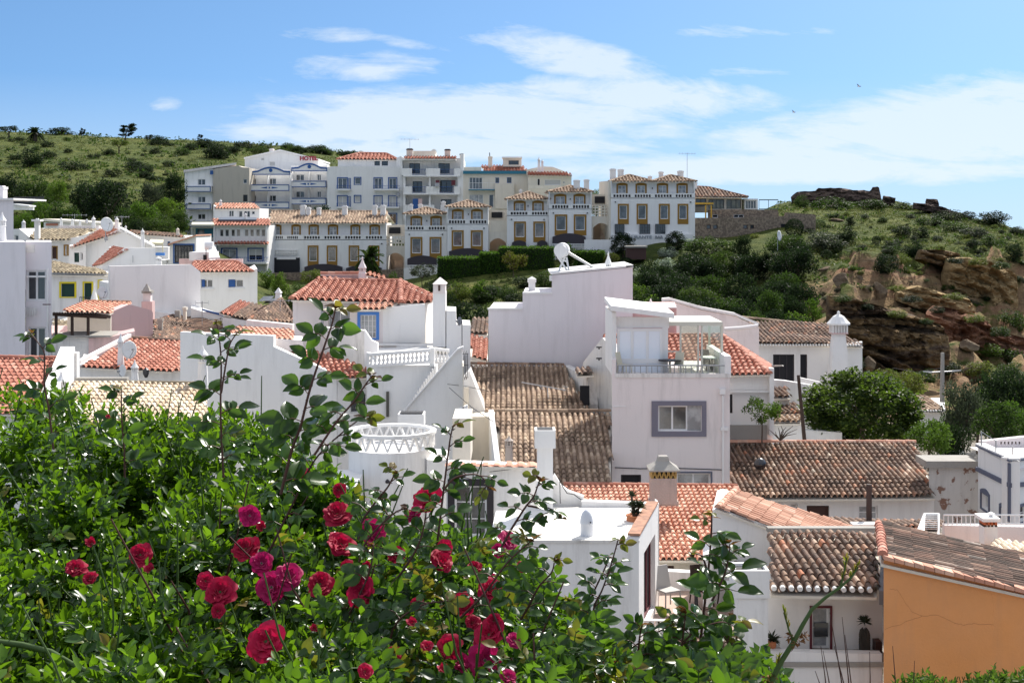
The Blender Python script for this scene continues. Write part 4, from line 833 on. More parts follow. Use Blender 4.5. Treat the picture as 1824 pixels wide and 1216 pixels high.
tag(wall(None, Pl(719, 147.6), [(719, 478), (780, 478)], .4, WHC, name='garden_wall'), 'white garden wall under the lower left house of the terrace, behind the grey shrub', 'wall')
# B0 houses left of the terrace
h = bld('house', 'white red roofed house with eight upper windows beside the teal shopfront', 430, 148)
pl = Pl(380, 148); wn = [(300 + a / 3.92, 408.5, 300 + b / 3.92, 421.5, dict(bars=(1, 1), glass=GLB)) for a, b in ((357, 385), (394, 423), (437, 465), (474, 502), (531, 560), (569, 597), (610, 639), (649, 677))]
wn += [(396, 443.5, 421, 461, dict(B, glass=CUR, bars=(2, 1))), (443, 443.5, 467.5, 464, dict(B, glass=SHU, bars=(2, 1), lower=(.45, DARK)))]
wall(h, pl, [(380, 401), (478, 401)], 8, WHC, wn)
roof(h, [W(379, 401, 147.6), W(480, 401, 147.6), W(480, 389.5, 151.5), W(379, 389.5, 151.5)], (1, 0, 0), T_RED, sp=.34, course=.5, prof=5, amp=.08)
mb = MB(); a, b, c, d = W(390, 393.5, 149.4), W(457, 393.5, 149.4), W(457, 389.8, 150.8), W(390, 389.8, 150.8); u_ = Vector((0, 0, .15)); mb.hexa([a, b, c, d, a + u_, b + u_, c + u_, d + u_]); mb.build('solar_panel', mat('panel_glass', (.10, .11, .13), .3, spec=.5), h)
roof(h, [W(387, 434.5, 146.9), W(477, 434.5, 146.9), W(477, 430.5, 148), W(387, 430.5, 148)], (1, 0, 0), T_RED, sp=.34, course=.5, prof=5, amp=.08, name='canopy_roof')
mb = MB(); pl.box(mb, 425, 466, 478, 469.5, 0, 1.1); mb.build('balcony_slab', WHC, h); rail(h, pl, 425, 458, 478, 467, 1.05, BLUE, .2)
mb = MB(); [pl.box(mb, a, 401, a + 3, 486, -.1, .35) for a in (381, 474)]; mb.build('pilaster', WHC, h)
h2 = bld('house', 'small white upper house with a faded red roof and dark windows under the hotel', 422, 152)
wall(h2, Pl(382, 156), [(382, 371), (462, 371)], 6, WHC, [(407.5, 375, 416.5, 386, dict(bars=(2, 1), glass=GLB)), (425, 375.5, 432, 387, dict(bars=(1, 1), glass=GLB)), (434, 375.5, 445.5, 387, dict(bars=(2, 1))), (448, 376, 454, 382, dict(bars=(1, 1)))])
roof(h2, [W(384, 371, 155.6), W(462, 371, 155.6), W(452, 362, 159), W(382, 362, 159)], (1, 0, 0), T_PINK, sp=.34, course=.5, prof=5, amp=.08); chimney_lace(h2, 393, 354, 368, 157, 5)
wall(h2, Pl(380, 156.2), [(380, 365), (387, 371)], 6, WHC, name='parapet'); chimney_lace(h2, 437.5, 379, 390, 150, 5)
h3 = bld('shop', 'teal panelled shopfront under a pale awning beside the tall blue balcony block', 360, 148, 'shop')
wall(h3, Pl(341, 148.5), [(340, 404), (382, 403)], 7, WHC, [(342.5, 407, 345, 420, dict(bars=(1, 1)))])
mb = MB(); Pl(349, 148.3).box(mb, 348.5, 407, 381.5, 422.5, -.1, 0); mb.build('teal_panel', TEAL, h3); mb = MB(); Pl(349, 148.2).box(mb, 352, 409, 364, 419, -.08, 0); mb.build('window', GLB, h3)
mb = MB(); a, b, c, d = W(341, 402.5, 147.2), W(382, 402.5, 147.2), W(380, 398, 149), W(342, 398, 149); mb.hexa([a, b, c, d, a + u_, b + u_, c + u_, d + u_]); mb.build('awning', mat('cream_awning', (.60, .58, .46), .8), h3)
roof(h3, [W(349, 435, 147.4), W(384, 435, 147.4), W(384, 430, 148.4), W(349, 430, 148.4)], (1, 0, 0), T_RED, sp=.34, course=.5, prof=5, amp=.08, name='canopy_roof')
h4 = bld('house', 'white gabled house with a large blue framed grid window', 325, 117)
wall(h4, Pl(303, 117), [(302, 435), (308, 433), (348, 421), (349, 421)], 6, WHC, [(311, 436.5, 344, 468, dict(sur=BLUE, sw=.12, bars=(6, 3), fr=DKM, fw=.09))])
mb = MB(); A0, A1 = W(299, 437, 116.7), W(349, 420.5, 116.7); d_ = Vector((0, 6, 0)); z_ = Vector((0, 0, .12)); mb.hexa([A0, A1, A1 + d_, A0 + d_, A0 + z_, A1 + z_, A1 + z_ + d_, A0 + z_ + d_]); mb.build('roof', T_PINK, h4)
wall(h3, Pl(349, 146), [(349, 437), (382, 436)], 1.5, WHC, [(356, 443, 368, 452, dict(B))], name='porch')

# ------------------------------------------------------------------ left village
def slab_line(par, a, b, D0, dep, m, th=.1, name='verge', wd=None):
    """a strip lying along the line a-b (pixels) and running dep metres back"""
    A, B_ = W(*a, D0), W(*b, D0); d = Vector((0, dep, 0)); z = Vector((0, 0, th)); mb = MB(); mb.hexa([A, B_, B_ + d, A + d, A + z, B_ + z, B_ + z + d, A + z + d]); return mb.build(name, m, par)
def mono(par, a, b, D0, D1, m, sp=.22, **k):
    """a roof whose slope runs sideways from a (high or low) to b, its verge facing us at D0 and its far verge at D1"""
    A, B_ = W(*a, D0), W(*b, D0); C_ = Vector((B_.x, D1, B_.z)); E_ = Vector((A.x, D1, A.z))
    return roof(par, [A, B_, C_, E_], (0, 1, 0), m, sp=sp, **k)
# L1
h = bld('house', 'tall lilac house at the left edge with a big four pane window', 20, 65)
wall(h, Pl(-60, 64), [(-60, 431), (45, 431)], 6, LIL, name='lilac_wall')
wall(h, Pl(45, 64.6), [(45.5, 431), (92, 431)], 6, LIL, [(46.5, 481, 82, 536, dict(bars=(2, 1), fw=.09)), (50, 582, 82, 640, dict(bars=(2, 1), fw=.09))], name='white_wall')
mb = MB(); Pl(45, 64.5).box(mb, 47, 491, 82, 494, -.1, .02); Pl(45, 64.6).box(mb, 84, 478, 87, 690, -.02, .06); mb.build('downpipe', WHC, h)
mb = MB(); p_ = Pl(45, 64.6); p_.box(mb, 46, 436, 62, 450, -.1, .03); mb.build('vent_panel', WHD, h)
mb = MB(); R = random.Random(4)
for i in range(7):
    x = 47 + i * 3; a, b = p_.h(x, 546 + R.uniform(0, 3), .15), p_.h(x + 3, 546 + R.uniform(0, 3), .2); c, d = p_.h(x + 3.4, 566 - i + R.uniform(-2, 2), .35), p_.h(x, 565 - i * .6 + R.uniform(-2, 2), .2); mb.quad(a, b, c, d)
tag(mb.build('laundry', mat('white_cloth', (.8, .79, .76), .9), None), 'white cloth hung out to dry under the window of the lilac house', 'laundry'); chimney_lace(h, 4, 377, 431, 66, 13, n=12)
mb = MB().bar(p_.h(80, 541.5, .3), p_.h(94, 541.5, .3), .025); mb.build('pipe', BRD, h)
h = bld('house', 'white house with a box chimney behind the tall lilac house', 5, 88)
wall(h, Pl(-60, 88), [(-60, 355), (17, 355), (24, 356)], 6, LIL); chimney_box(h, -14, 334, 6, 356, 89, LIL, depth=.7); mb = MB(); Pl(-60, 87.9).box(mb, -60, 353, 25, 356, -6.1, .1); mb.build('coping', WHC, h)
h = bld('terrace', 'low white terrace with an awning edge behind the left edge house', 38, 112); wall(h, Pl(24, 112), [(24, 366), (52, 368)], 1.2, WHC, base=374); wall(h, Pl(24, 108), [(24, 408), (38, 408)], 4, WHC, [(26, 419, 33, 430, dict(bars=(1, 1)))])
rf = slab_line(h, (22, 365), (52, 368), 111.5, 1.6, WHC)
# L3
h = bld('house', 'white house with a lichened brown roof and a tall flat capped chimney', 110, 104)
wall(h, Pl(35, 104), [(34, 407), (60, 429), (120, 426)], 6, WH, name='wall')
wall(h, Pl(92, 103.4), [(92, 427), (125, 424), (165, 418)], 6, WHC, [(93, 440, 101, 461, dict(door=True, sur=OCH, sw=.08, glass=BRD, fr=BRD, bars=(1, 1))), (116, 438, 120, 454, dict(sur=OCH, sw=.1, glass=OCH, bars=(1, 1)))])
roof(h, [W(40, 407, 108), W(58, 427, 103), W(120, 426, 103), W(173, 408, 108)], (1, 0, 0), T_OLV, sp=.28, course=.45, prof=5, amp=.07)
mb = MB(); Pl(104, 108.5).box(mb, 104, 402, 176, 411, -1.5, 0); mb.build('parapet', PINKW, h)
chimney_box(h, 61, 392, 69, 428, 103, WHC, depth=.4, over=.16); chimney_lace(h, 42, 391, 409, 107, 7); chimney_lace(h, 109, 387, 400, 112, 5); chimney_lace(h, 129, 389, 400, 113, 5); chimney_lace(h, 166.5, 384, 405, 108.5, 7); chimney_lace(h, 142.5, 391, 400, 113, 4)
antenna(133, 381, 400, 112, 'bent television antenna among the white chimneys at left', .9, az=.1); antenna(217, 384, 442, 104, 'thin television antenna against the white gable at left', .5, az=.1)
h = bld('house', 'long low white block with a pale flat roof behind the chimneys at left', 125, 116); wall(h, Pl(78, 116), [(78, 396), (130, 398), (178, 401)], 6, WHC); slab_line(h, (76, 394), (180, 401), 115.6, 6, CRM, .2); band(h, Pl(84, 115.9), 82, 398, 103, 402, T_RED)
dish(155, 394, 110, 6, 8, 'tiny white satellite dish among the chimneys of the lichened roof', -1)
# L4 gable with dish
h = bld('house', 'white gabled house with a terracotta left slope and a big dish mounted on its gable', 205, 98)
wall(h, Pl(150, 98), [(150.5, 437), (212, 408), (270, 439.5)], .5, WHC, body=(6, 48)); wall(h, Pl(124, 97.5), [(124, 438), (153, 436)], 4, WHC, [(132, 450, 141, 467, dict(glass=GRN, fr=GRN, bars=(1, 1))), (143, 450, 148, 464, dict(bars=(1, 1)))], name='side_wing')
roof(h, [W(124, 438, 97), W(152, 437, 97.4), W(213, 407.5, 97.9), W(200, 405, 106), W(178, 410, 106)], W(152, 437, 97.4) - W(124, 438, 97), T_PINK, sp=.26, course=.45, prof=5, amp=.06)
slab_line(h, (212, 407), (271, 439), 97.7, .7, WHC, .1)
chimney_lace(h, 208, 385, 407, 101, 7); chimney_lace(h, 224, 401, 412, 100, 4); chimney_lace(h, 254, 406, 430, 97.5, 6.5)
dish(189.5, 400, 96.5, 17, 26, 'large tilted white satellite dish on a pole at the white gable', 1, .2, mast=1.2); mb = MB().box(W(189, 425, 96.8), (.22, .1, .25)); tag(mb.build('junction_box', MET, None), 'small grey box at the foot of the gable dish pole', 'box')
# houses behind, towards the hotel
h = bld('house', 'low brown roofed house with a bright blue terrace parapet', 290, 122)
wall(h, Pl(225, 125), [(225, 419), (327, 421)], 7, WHC, [(298, 430, 303, 440, dict(bars=(1, 1), fr=BLUE)), (308, 430, 318, 440, dict(bars=(1, 1)))]); roof(h, [W(228, 416, 124.6), W(329, 421, 124.6), W(320, 417, 130), W(232, 409, 130)], (1, 0, 0), T_BRN, sp=.3, course=.45, prof=5, amp=.07)
chimney_lace(h, 316.5, 405, 418, 126, 6, CRM); mb = MB(); Pl(268, 120).box(mb, 268, 450, 293, 455, -.2, 0); mb.build('blue_parapet', LBLUE, h); mb = MB(); Pl(268, 121).box(mb, 266, 440, 300, 475, -4, 0); mb.build('terrace_block', WHC, h)
mb = MB(); a, b, c, d = W(265, 432, 119.5), W(290, 433, 119.5), W(292, 427, 122), W(268, 426, 122); mb.quad(a, b, c, d); mb.quad(a, b, b - Vector((0, 0, .2)), a - Vector((0, 0, .2))); mb.bar(W(266, 432, 119.6), W(266, 450, 119.6), .04); mb.bar(W(290, 432, 119.6), W(290, 450, 119.6), .04)
tag(mb.build('awning', mat('cream_cloth', (.62, .58, .42), .9), None), 'cream awning over the blue parapet terrace', 'awning')
mb = MB(); Pl(268, 118).box(mb, 272, 466, 300, 466.8, 0, .05); wall(h, Pl(268, 118), [(268, 463), (303, 463)], 3, WHC, [(296, 463.8, 300, 470, dict(bars=(1, 1)))])
h = bld('house', 'white house with a steep narrow strip of dark red roof, below the gable house', 225, 90)
wall(h, Pl(183, 90), [(183, 472), (222, 441), (277, 442), (277, 443)], .4, WHC, body=(4, 36)); mono_ = roof(h, [W(163, 471, 90.6), W(182, 473, 89.8), W(226, 440.5, 89.9), W(204, 441.5, 94)], W(182, 473, 89.8) - W(163, 471, 90.6), T_RED, sp=.24, course=.4, prof=5, amp=.06)
chimney_lace(h, 195.5, 438, 449, 94, 5); chimney_lace(h, 282, 456, 472, 88, 12, WHC, dome=True)
band(h, Pl(183, 89.9), 236.5, 455, 237.3, 468, MET, 0, .04)
# L6 yellow
h = bld('house', 'white house with yellow framed dark shutters under a lichened roof', 145, 85)
wall(h, Pl(92, 85), [(92, 485), (195, 487)], 7, WH, [(109, 505, 133, 528.5, dict(glass=GRN, fr=GRN, bars=(1, 1), sur=YEL, sw=.11)), (150, 504, 163.5, 540, dict(glass=GRN, fr=GRN, bars=(1, 1), sur=YEL, sw=.09, door=True)), (176, 500, 181, 533, dict(bars=(1, 1), sur=YEL, sw=.06, glass=SHU))])
roof(h, [W(88, 486.5, 84.6), W(192, 486.5, 84.6), W(183, 481.5, 86.5), W(92, 464, 90.5)], (1, 0, 0), T_OLV, sp=.22, course=.4, prof=5, amp=.055)
rail(h, Pl(92, 84.8), 144, 529, 174, 541, .25, DKM, .1)
tr_ = MB(); tr_.lathe(W(168, 541, 84), [(.30, 0), (.06, .9), (.03, 1.25)], 8); tag(tr_.build('folded_parasol', mat('white_cloth', (.8, .79, .76)), None), 'folded white parasol beside the yellow framed door', 'parasol')
dish(182, 521, 78.2, 13, 22, 'white satellite dish beside the yellow framed door', 1, .15, mast=1.0)
# L7 blank wall house
h = bld('house', 'house with a large blank white flank wall right of the yellow framed windows', 275, 79)
wall(h, Pl(195, 79, 357, 80), [(195, 474), (341, 471), (357, 484)], .4, WHC, body=(3, 30), name='blank_wall')
# L8
h = bld('house', 'white house with a bright red hipped roof and two sliding windows', 400, 88)
wall(h, Pl(341, 88), [(341, 483), (449, 483), (457, 478.5), (458.5, 479)], 8, WHC, [(358, 497.5, 379, 512.5, dict(bars=(2, 1), glass=GLB, lower=None, sill=True)), (406.5, 497.5, 433.5, 512, dict(bars=(2, 1), glass=GLB, sill=True))])
mb = MB(); q_ = Pl(341, 87.95); q_.box(mb, 358.6, 498, 364, 511, -.02 - .12, -.1); q_.box(mb, 407, 498, 418, 511, -.14, -.1); mb.build('blue_curtain', BLUE, h)
hip_roof(h, W(341, 483, 87.6), W(449.5, 483, 87.6), W(341, 483.5, 95.5), W(449.5, 483.5, 95.5), W(347, 466, 91.5), W(421, 465.5, 91.5), T_RED, sp=.26, course=.42, prof=5, amp=.07)
mb = MB(); Pl(341, 96).box(mb, 319, 461, 432, 472, -.2, 0); mb.build('pink_parapet', PINK, h); mb = MB(); Pl(337, 94).box(mb, 337, 449, 373, 464, -3, 0); mb.build('roof_room', WHC, h); mb = MB(); Pl(337, 93.95).box(mb, 362, 454, 368, 465, -.05, .02); mb.build('dark_door', DARK, h)
# solar heater on it
t = thing('solar_heater', 'small white solar heater with a slanted collector behind the bright red hipped roof', 'solar heater', W(375, 458, 93)); mb = MB(); mb.bar(W(366, 437.5, 94), W(380, 437.5, 94), .28, 14); mb.build('tank', DISH, t)
mb = MB(); a, b, c, d = W(372, 462, 92), W(392, 461, 92), W(383, 441, 94.2), W(372, 441, 94.2); z_ = Vector((0, 0, .1)); mb.hexa([a, b, c, d, a + z_, b + z_, c + z_, d + z_]); mb.build('collector', DISH, t); mb = MB(); mb.bar(W(367, 462, 94), W(367, 440, 94), .04); mb.bar(W(379, 462, 94), W(379, 440, 94), .04); mb.build('frame', MET, t)
# L9 pink house and pergola
h = bld('house', 'pink plastered house with a faded red roof and a stained flank', 200, 69)
wall(h, Pl(197, 68, 273, 70.5), [(197, 556), (230, 542), (268, 552), (272.5, 556)], .4, PINK, name='gable_wall', body=(5, 40)); wall(h, Pl(120, 67.9), [(120, 556), (197, 558)], .4, CRM, name='terrace_wall', wins=[])
roof(h, [W(111, 554.5, 67.5), W(196, 557, 67.5), W(232, 538.5, 71.5), W(151, 536.5, 71.5)], (1, 0, 0), T_PINK, sp=.24, course=.42, prof=5, amp=.06); caps(h, W(150, 536.5, 71.5), W(232, 538, 71.5), T_BRN, .12)
wall(h, Pl(95, 64), [(93, 599), (158, 601), (197, 601)], 2.5, WHD, name='lower_wall'); wall(h, Pl(158, 63.9), [(158, 602), (197, 600), (240, 590)], 2, PINK, name='lower_pink_wall')
mb = MB(); Pl(95, 63.8).box(mb, 93, 597, 198, 600, -2.6, .1); mb.build('coping', STL, h)
t = thing('pergola', 'dark wooden pergola with a flat slatted roof on the terrace of the pink house', 'pergola', W(145, 600, 64)); mb = MB()
for i in range(16):
    a = W(96 + i * 5, 557.5, 63.6); b = W(108 + i * 5.6, 561, 66.8); mb.bar(a, b, .05, 4)
mb.bar(W(94, 558.5, 63.6), W(197, 564.5, 63.6), .06, 4); mb.bar(W(98, 560, 66.5), W(197, 564, 66.5), .06, 4); mb.bar(W(94, 560.5, 63.9), W(190, 566, 63.9), .05, 4); a, b, c, d = W(93, 557, 63.5), W(180, 560, 63.5), W(198, 562, 66.9), W(104, 559, 66.9); mb.quad(a, b, c, d)
mb.build('slatted_top', WOOD, t)
for x in (100, 128.5, 157): mb = MB(); mb.box(W(x, 578, 63.8), (.11, .11, 1.0), 0); mb.build('post', WOOD, t)
h = bld('house', 'brown roofed building seen through the pergola at the left', 110, 74); wall(h, Pl(95, 74), [(95, 580), (122, 572)], 3, CRM); roof(h, [W(94, 596, 71), W(122, 596, 71), W(122, 572, 74), W(94, 566, 74)], (1, 0, 0), T_OLV, sp=.22, prof=5)
h = bld('house', 'slim masonry chimney block with a grey tiled cap behind the pink house', 261, 76); chimney_box(h, 252, 537, 271, 556, 74.8, PINK, cap=False, zdown=2); chimney_box(h, 254.5, 519, 268, 538, 75, PINKW, depth=.4, capm=STL, over=.06)
mb = MB(); mb.lathe(W(261.5, 519, 74.8), [(.30, 0), (.18, .2), (.10, .28), (.05, .40)], 4, math.pi / 4); mb.build('cap', STL, h)
h = bld('house', 'dark brown double roofed house right of the pink house', 320, 73)
wall(h, Pl(273, 71), [(273, 607), (330, 607)], 5, WH); roof(h, [W(273, 606, 69), W(345, 611, 69), W(375, 590, 74.5), W(273, 568, 74.5)], (1, 0, 0), T_BRN, sp=.22, prof=5); roof(h, [W(345, 611, 69), W(420, 585, 74), W(345, 563, 79), W(300, 566, 78.5)], W(420, 585, 74) - W(345, 611, 69), T_BRN, sp=.22, prof=5)
roof(h, [W(273, 568, 74.6), W(375, 590, 74.6), W(345, 563, 79), W(305, 562, 79)], (1, 0, 0), T_BRN, sp=.24, prof=5); chimney_box(h, 281, 569, 288.5, 590, 72, STL, over=.03); chimney_box(h, 326, 549, 331, 567, 77, CRM, depth=.25)
chimney_box(h, 311, 553, 320, 560, 78, STL, cap=False)
h = bld('house', 'low whitewashed yard walls with a thin blue line, left of the small brown roofs', 370, 78); wall(h, Pl(273, 79), [(273, 554), (312, 560)], 3, WHC); wall(h, Pl(345, 78), [(340, 548), (397, 566)], 3, WHC); band(h, Pl(345, 77.9), 358, 555, 397, 568, WHC); mb = MB(); A, B_ = Pl(345, 77.8).h(360, 553), Pl(345, 77.8).h(397, 563); mb.hexa([A, B_, B_ + Vector((0, .1, 0)), A + Vector((0, .1, 0)), A + Vector((0, 0, .1)), B_ + Vector((0, 0, .1)), B_ + Vector((0, .1, .1)), A + Vector((0, .1, .1))]); mb.build('blue_line', BLUE, h)
antenna(360, 536, 562, 75, 'dark pole with a short cross arm by the blank white wall', .35, n=2, az=.1)
h = bld('house', 'small house with a patched orange and brown roof, left of the pyramid roofed shed', 435, 76)
wall(h, Pl(397, 74), [(397, 565), (440, 571), (445, 573)], 5, WHC); roof(h, [W(391, 557, 74), W(412, 561, 74), W(447, 540, 79), W(428, 534, 79)], W(412, 561, 74) - W(391, 557, 74), T_RED, sp=.22, prof=5); roof(h, [W(412.5, 561, 74), W(446, 570, 74), W(482, 546, 79), W(448, 539, 79)], W(446, 570, 74) - W(412, 561, 74), T_BRN, sp=.22, prof=5)
mb = MB()
for x, y in ((460, 541), (469, 545)): a = W(x, y, 77.2); mb.quad(a, a + Vector((.6, 0, .02)), a + Vector((.75, .8, .25)), a + Vector((.15, .8, .23)))
mb.v = [(a, b, c + .14) for a, b, c in mb.v]; mb.build('skylight', GLB, h)
h = bld('shed', 'low shed with a dark pyramid roof and a leaning white vent at its peak', 480, 75)
wall(h, Pl(440, 72), [(440, 571), (520, 572)], 5, PINKW); pk = W(501, 531, 75.5); a, b, c, d = W(440, 570, 71.5), W(528, 573, 71.5), W(524, 560, 80), W(455, 556, 80); roof(h, [a, b, pk], b - a, T_BRN, sp=.2, prof=5); roof(h, [b, c, pk], c - b, T_BRN, sp=.2, prof=5); roof(h, [a, d, pk], d - a, T_BRN, sp=.2, prof=5); caps(h, a, pk, T_BRN, .1); caps(h, b, pk, T_BRN, .1)
mb = MB(); mb.lathe(W(496, 536, 76), [(.28, -.2), (.17, .42), (.24, .44), (.02, .72)], 4, .6); mb.build('chimney', WHC, h)
antenna(499, 532, 575, 73, 'grey antenna mast with a horizontal arm in front of the dark pyramid roof', .9, n=5, az=.05)
# L11 red roof
h = bld('house', 'white house with a weathered red roof, two satellite dishes and a pointed chimney', 235, 58)
wall(h, Pl(142, 57.4), [(142, 651), (200, 660), (316, 662), (321, 654)], 5, WH, base=760); roof(h, [W(143, 650, 57), W(305, 663, 57), W(321, 655, 57.3), W(321, 608, 62.5), W(235, 604, 62.5)], W(305, 663, 57) - W(143, 650, 57), T_RED, sp=.24, course=.4, amp=.055)
caps(h, W(235, 602, 62.5), W(321, 607, 62.5), T_BRN, .13); mb = MB(); A, B_ = W(143, 648, 57), W(234, 600, 62.5); s = Vector((0, 0, .14)); e = Vector((-.16, 0, 0)); mb.hexa([A, A + e, B_ + e, B_, A + s, A + e + s, B_ + e + s, B_ + s]); mb.build('verge', WHC, h)
chimney_lace(h, 215, 592, 647, 57.5, 11); chimney_lace(h, 240, 640, 682, 56, 13, shaft=.5)
dish(229, 623, 56.6, 19, 32, 'upper white satellite dish on the pointed chimney of the weathered red roof', 1, .1); dish(219, 661, 56.2, 17, 24, 'lower cream satellite dish against the wall under the weathered red roof', -1, .1)
mb = MB(); mb.lathe(W(260, 668, 56.7), [(.05, -.1), (.12, .05), (.13, .22), (.03, .3)], 6); tag(mb.build('lantern', DKM, None), 'black wall lantern under the weathered red roof', 'lantern')
# L12 lower left red roof with white verge wall
h = bld('house', 'red barrel roofed house at the lower left edge behind the hedge', 40, 46)
roof(h, [W(-60, 735, 43.5), W(62, 735, 43.5), W(108, 640, 49.3), W(-60, 637, 49.3)], (1, 0, 0), T_RED, sp=.20, course=.38); caps(h, W(-60, 635, 49.3), W(108, 638, 49.3), T_RED, .12)
mb = MB(); A, B_ = W(62, 736, 43.5), W(108, 640, 49.3); e = Vector((.5, 0, 0)); s = Vector((0, 0, .45)); dn = Vector((0, 0, -3)); mb.hexa([A + dn, A + e + dn, B_ + e + dn, B_ + dn, A + s * .4, A + e + s * .4, B_ + e + s, B_ + s]); mb.build('verge_wall', WHC, h); wall(h, Pl(-60, 44), [(-60, 740), (62, 740)], 5, WH)
wall(h, Pl(112, 49.2), [(112, 640), (125, 627), (137, 628)], .3, WHC, base=690, name='gable_tip'); chimney_lace(h, 109, 659, 740, 46, 17, shaft=.6)
# L13 cream roof
h = bld('house', 'low house with a cream barrel tiled roof and a blue eave line behind the hedge', 240, 47)
roof(h, [W(107, 752, 44), W(372, 757, 44), W(362, 683, 48.5), W(133, 680, 48.5)], (1, 0, 0), T_CRM, sp=.195, course=.36); wall(h, Pl(107, 44.5), [(107, 757), (372, 762)], 4, WHC, base=900); band(h, Pl(107, 44), 107, 756, 372, 761, BLUE, -.3, .05)
mb = MB(); Pl(134, 48.9).box(mb, 134, 673, 226, 681, -.3, 0); mb.build('parapet', STL, h); caps(h, W(226, 680, 48.5), W(362, 682, 48.5), T_OLV, .09); chimney_lace(h, 361, 614, 686, 48.6, 18, shaft=.60)
roof(h, [W(395, 742, 46), W(425, 742, 46), W(425, 724, 48), W(395, 724, 48)], (1, 0, 0), T_CRM, sp=.2)
# L14 big wall
h = bld('house', 'large plain white house with red roof strips left of the balustraded terrace', 470, 55)
wall(h, Pl(320, 56, 602, 54), [(321, 591), (392, 594), (487, 598), (487, 617), (600, 668)], .35, WHC, body=(4, 45), name='flank_wall'); wall(h, Pl(602, 54, 690, 54.6), [(601.5, 673), (686, 670)], 5, WHC, [(624, 701, 668, 734, dict(bars=(3, 1), glass=GL, fw=.05)), ], name='front_wall')
roof(h, [W(404, 596, 56), W(521, 605, 55.5), W(521, 588, 58), W(424, 581, 58)], W(521, 605, 55.5) - W(404, 596, 56), T_PINK, sp=.22, course=.38)
wall(h, Pl(439, 58.3), [(439, 570), (521, 578)], .5, PINKW, base=600, name='upper_parapet')
roof(h, [W(600, 672, 53.6), W(694, 670, 53.9), W(582, 627, 56.2), W(509, 621, 56.5)], W(694, 670, 54.2) - W(600, 672, 53.7), T_RED, sp=.21, course=.38)
wall(h, Pl(487, 55.5), [(487, 603), (540, 606)], 2, PINKW, base=625, name='pink_step')
# L15 the stair house
h = bld('house', 'white house with a red hipped roof, balustraded terrace and outside stair', 650, 60)
wall(h, Pl(521, 61.5), [(521.5, 533), (602, 534), (640, 540), (700, 547), (757.5, 540)], 7, PINKW, [(585, 553, 627, 582, dict(glass=CUR, bars=(2, 1), fw=.04))], name='front_wall', base=700)
wall(h, Pl(636, 60.6), [(623, 546), (678, 548), (682, 540)], 1.0, PINKW, [(642, 561, 670, 602, dict(glass=CUR, bars=(4, 4), fw=.035, sur=LBLUE, sw=.13))], name='bay_wall', base=700)
wall(h, Pl(757, 61, 772, 66), [(757.5, 541), (771, 538)], .3, WHC, name='side_wall', base=640)
hip_roof(h, W(519, 531, 61), W(716, 538, 61), W(540, 520, 71), W(783, 532, 68), W(566, 498.5, 66), W(713, 500, 66), T_RED, sp=.30, course=.42, amp=.07, prof=9)
roof(h, [W(712, 540, 60.9), W(760, 536, 60.9), W(782, 531, 62), W(713, 500, 66)], W(760, 536, 60.9) - W(712, 540, 60.9), T_RED, sp=.3, course=.42, amp=.07); caps(h, W(714, 538, 60.9), W(713, 499, 66), T_RED, .15)
roof(h, [W(624, 549, 59.7), W(678, 550, 59.7), W(712, 538, 61.2), W(640, 537.5, 61.2)], W(678, 550, 59.7) - W(624, 549, 59.7), T_PINK, sp=.24, course=.36, name='bay_roof')
mb = MB(); Pl(572, 67).box(mb, 571, 487, 652, 498, -.8, 0); mb.build('roof_box', PINKW, h); chimney_lace(h, 645.5, 456, 487, 66.5, 13, PINKW, n=8, shaft=.15)
caps(h, W(571, 487, 66.8), W(650, 486.5, 66.8), T_RED, .12); a, b = W(652, 488, 66.4), W(684, 497, 66.4); roof(h, [a, b, b + Vector((0, .9, .1)), a + Vector((0, .9, .1))], b - a, T_PINK, sp=.25, prof=5)
mb = MB(); Pl(771, 60).box(mb, 771, 520, 793.5, 618, -1.0, 0); mb.build('chimney', WHC, h); mb = MB(); p0, p1, p2 = W(770, 505, 59.9), W(795, 505, 59.9), W(783, 497, 60.4); Pl(772, 59.95).box(mb, 771.5, 505, 793, 523, -1.0, 0)
c = [W(770, 506, 59.8), W(795, 506, 59.8), W(795, 506, 59.8) + Vector((0, 1.2, 0)), W(770, 506, 59.8) + Vector((0, 1.2, 0))]; pk = (c[0] + c[2]) / 2 + Vector((0, 0, .28)); [mb.poly([c[i], c[(i + 1) % 4], pk]) for i in range(4)]; mb.build('chimney_head', PINKW, h); mb = MB(); Pl(780, 59.93).box(mb, 780.5, 508, 784, 518, -.02, .03); mb.build('vent_slot', BRD, h)
mb = MB(); a, b, c, d = W(575, 553, 59.6), W(628, 555, 59.6), W(626, 549, 61), W(590, 549, 61); z_ = Vector((0, 0, .05)); mb.hexa([a, b, c, d, a + z_, b + z_, c + z_, d + z_]); mb.build('awning', mat('cream_cloth', (.62, .58, .42), .9), h)
band(h, Pl(572, 60.8), 572, 553, 577, 585, MET, 0, .1, 'shutter_frame')
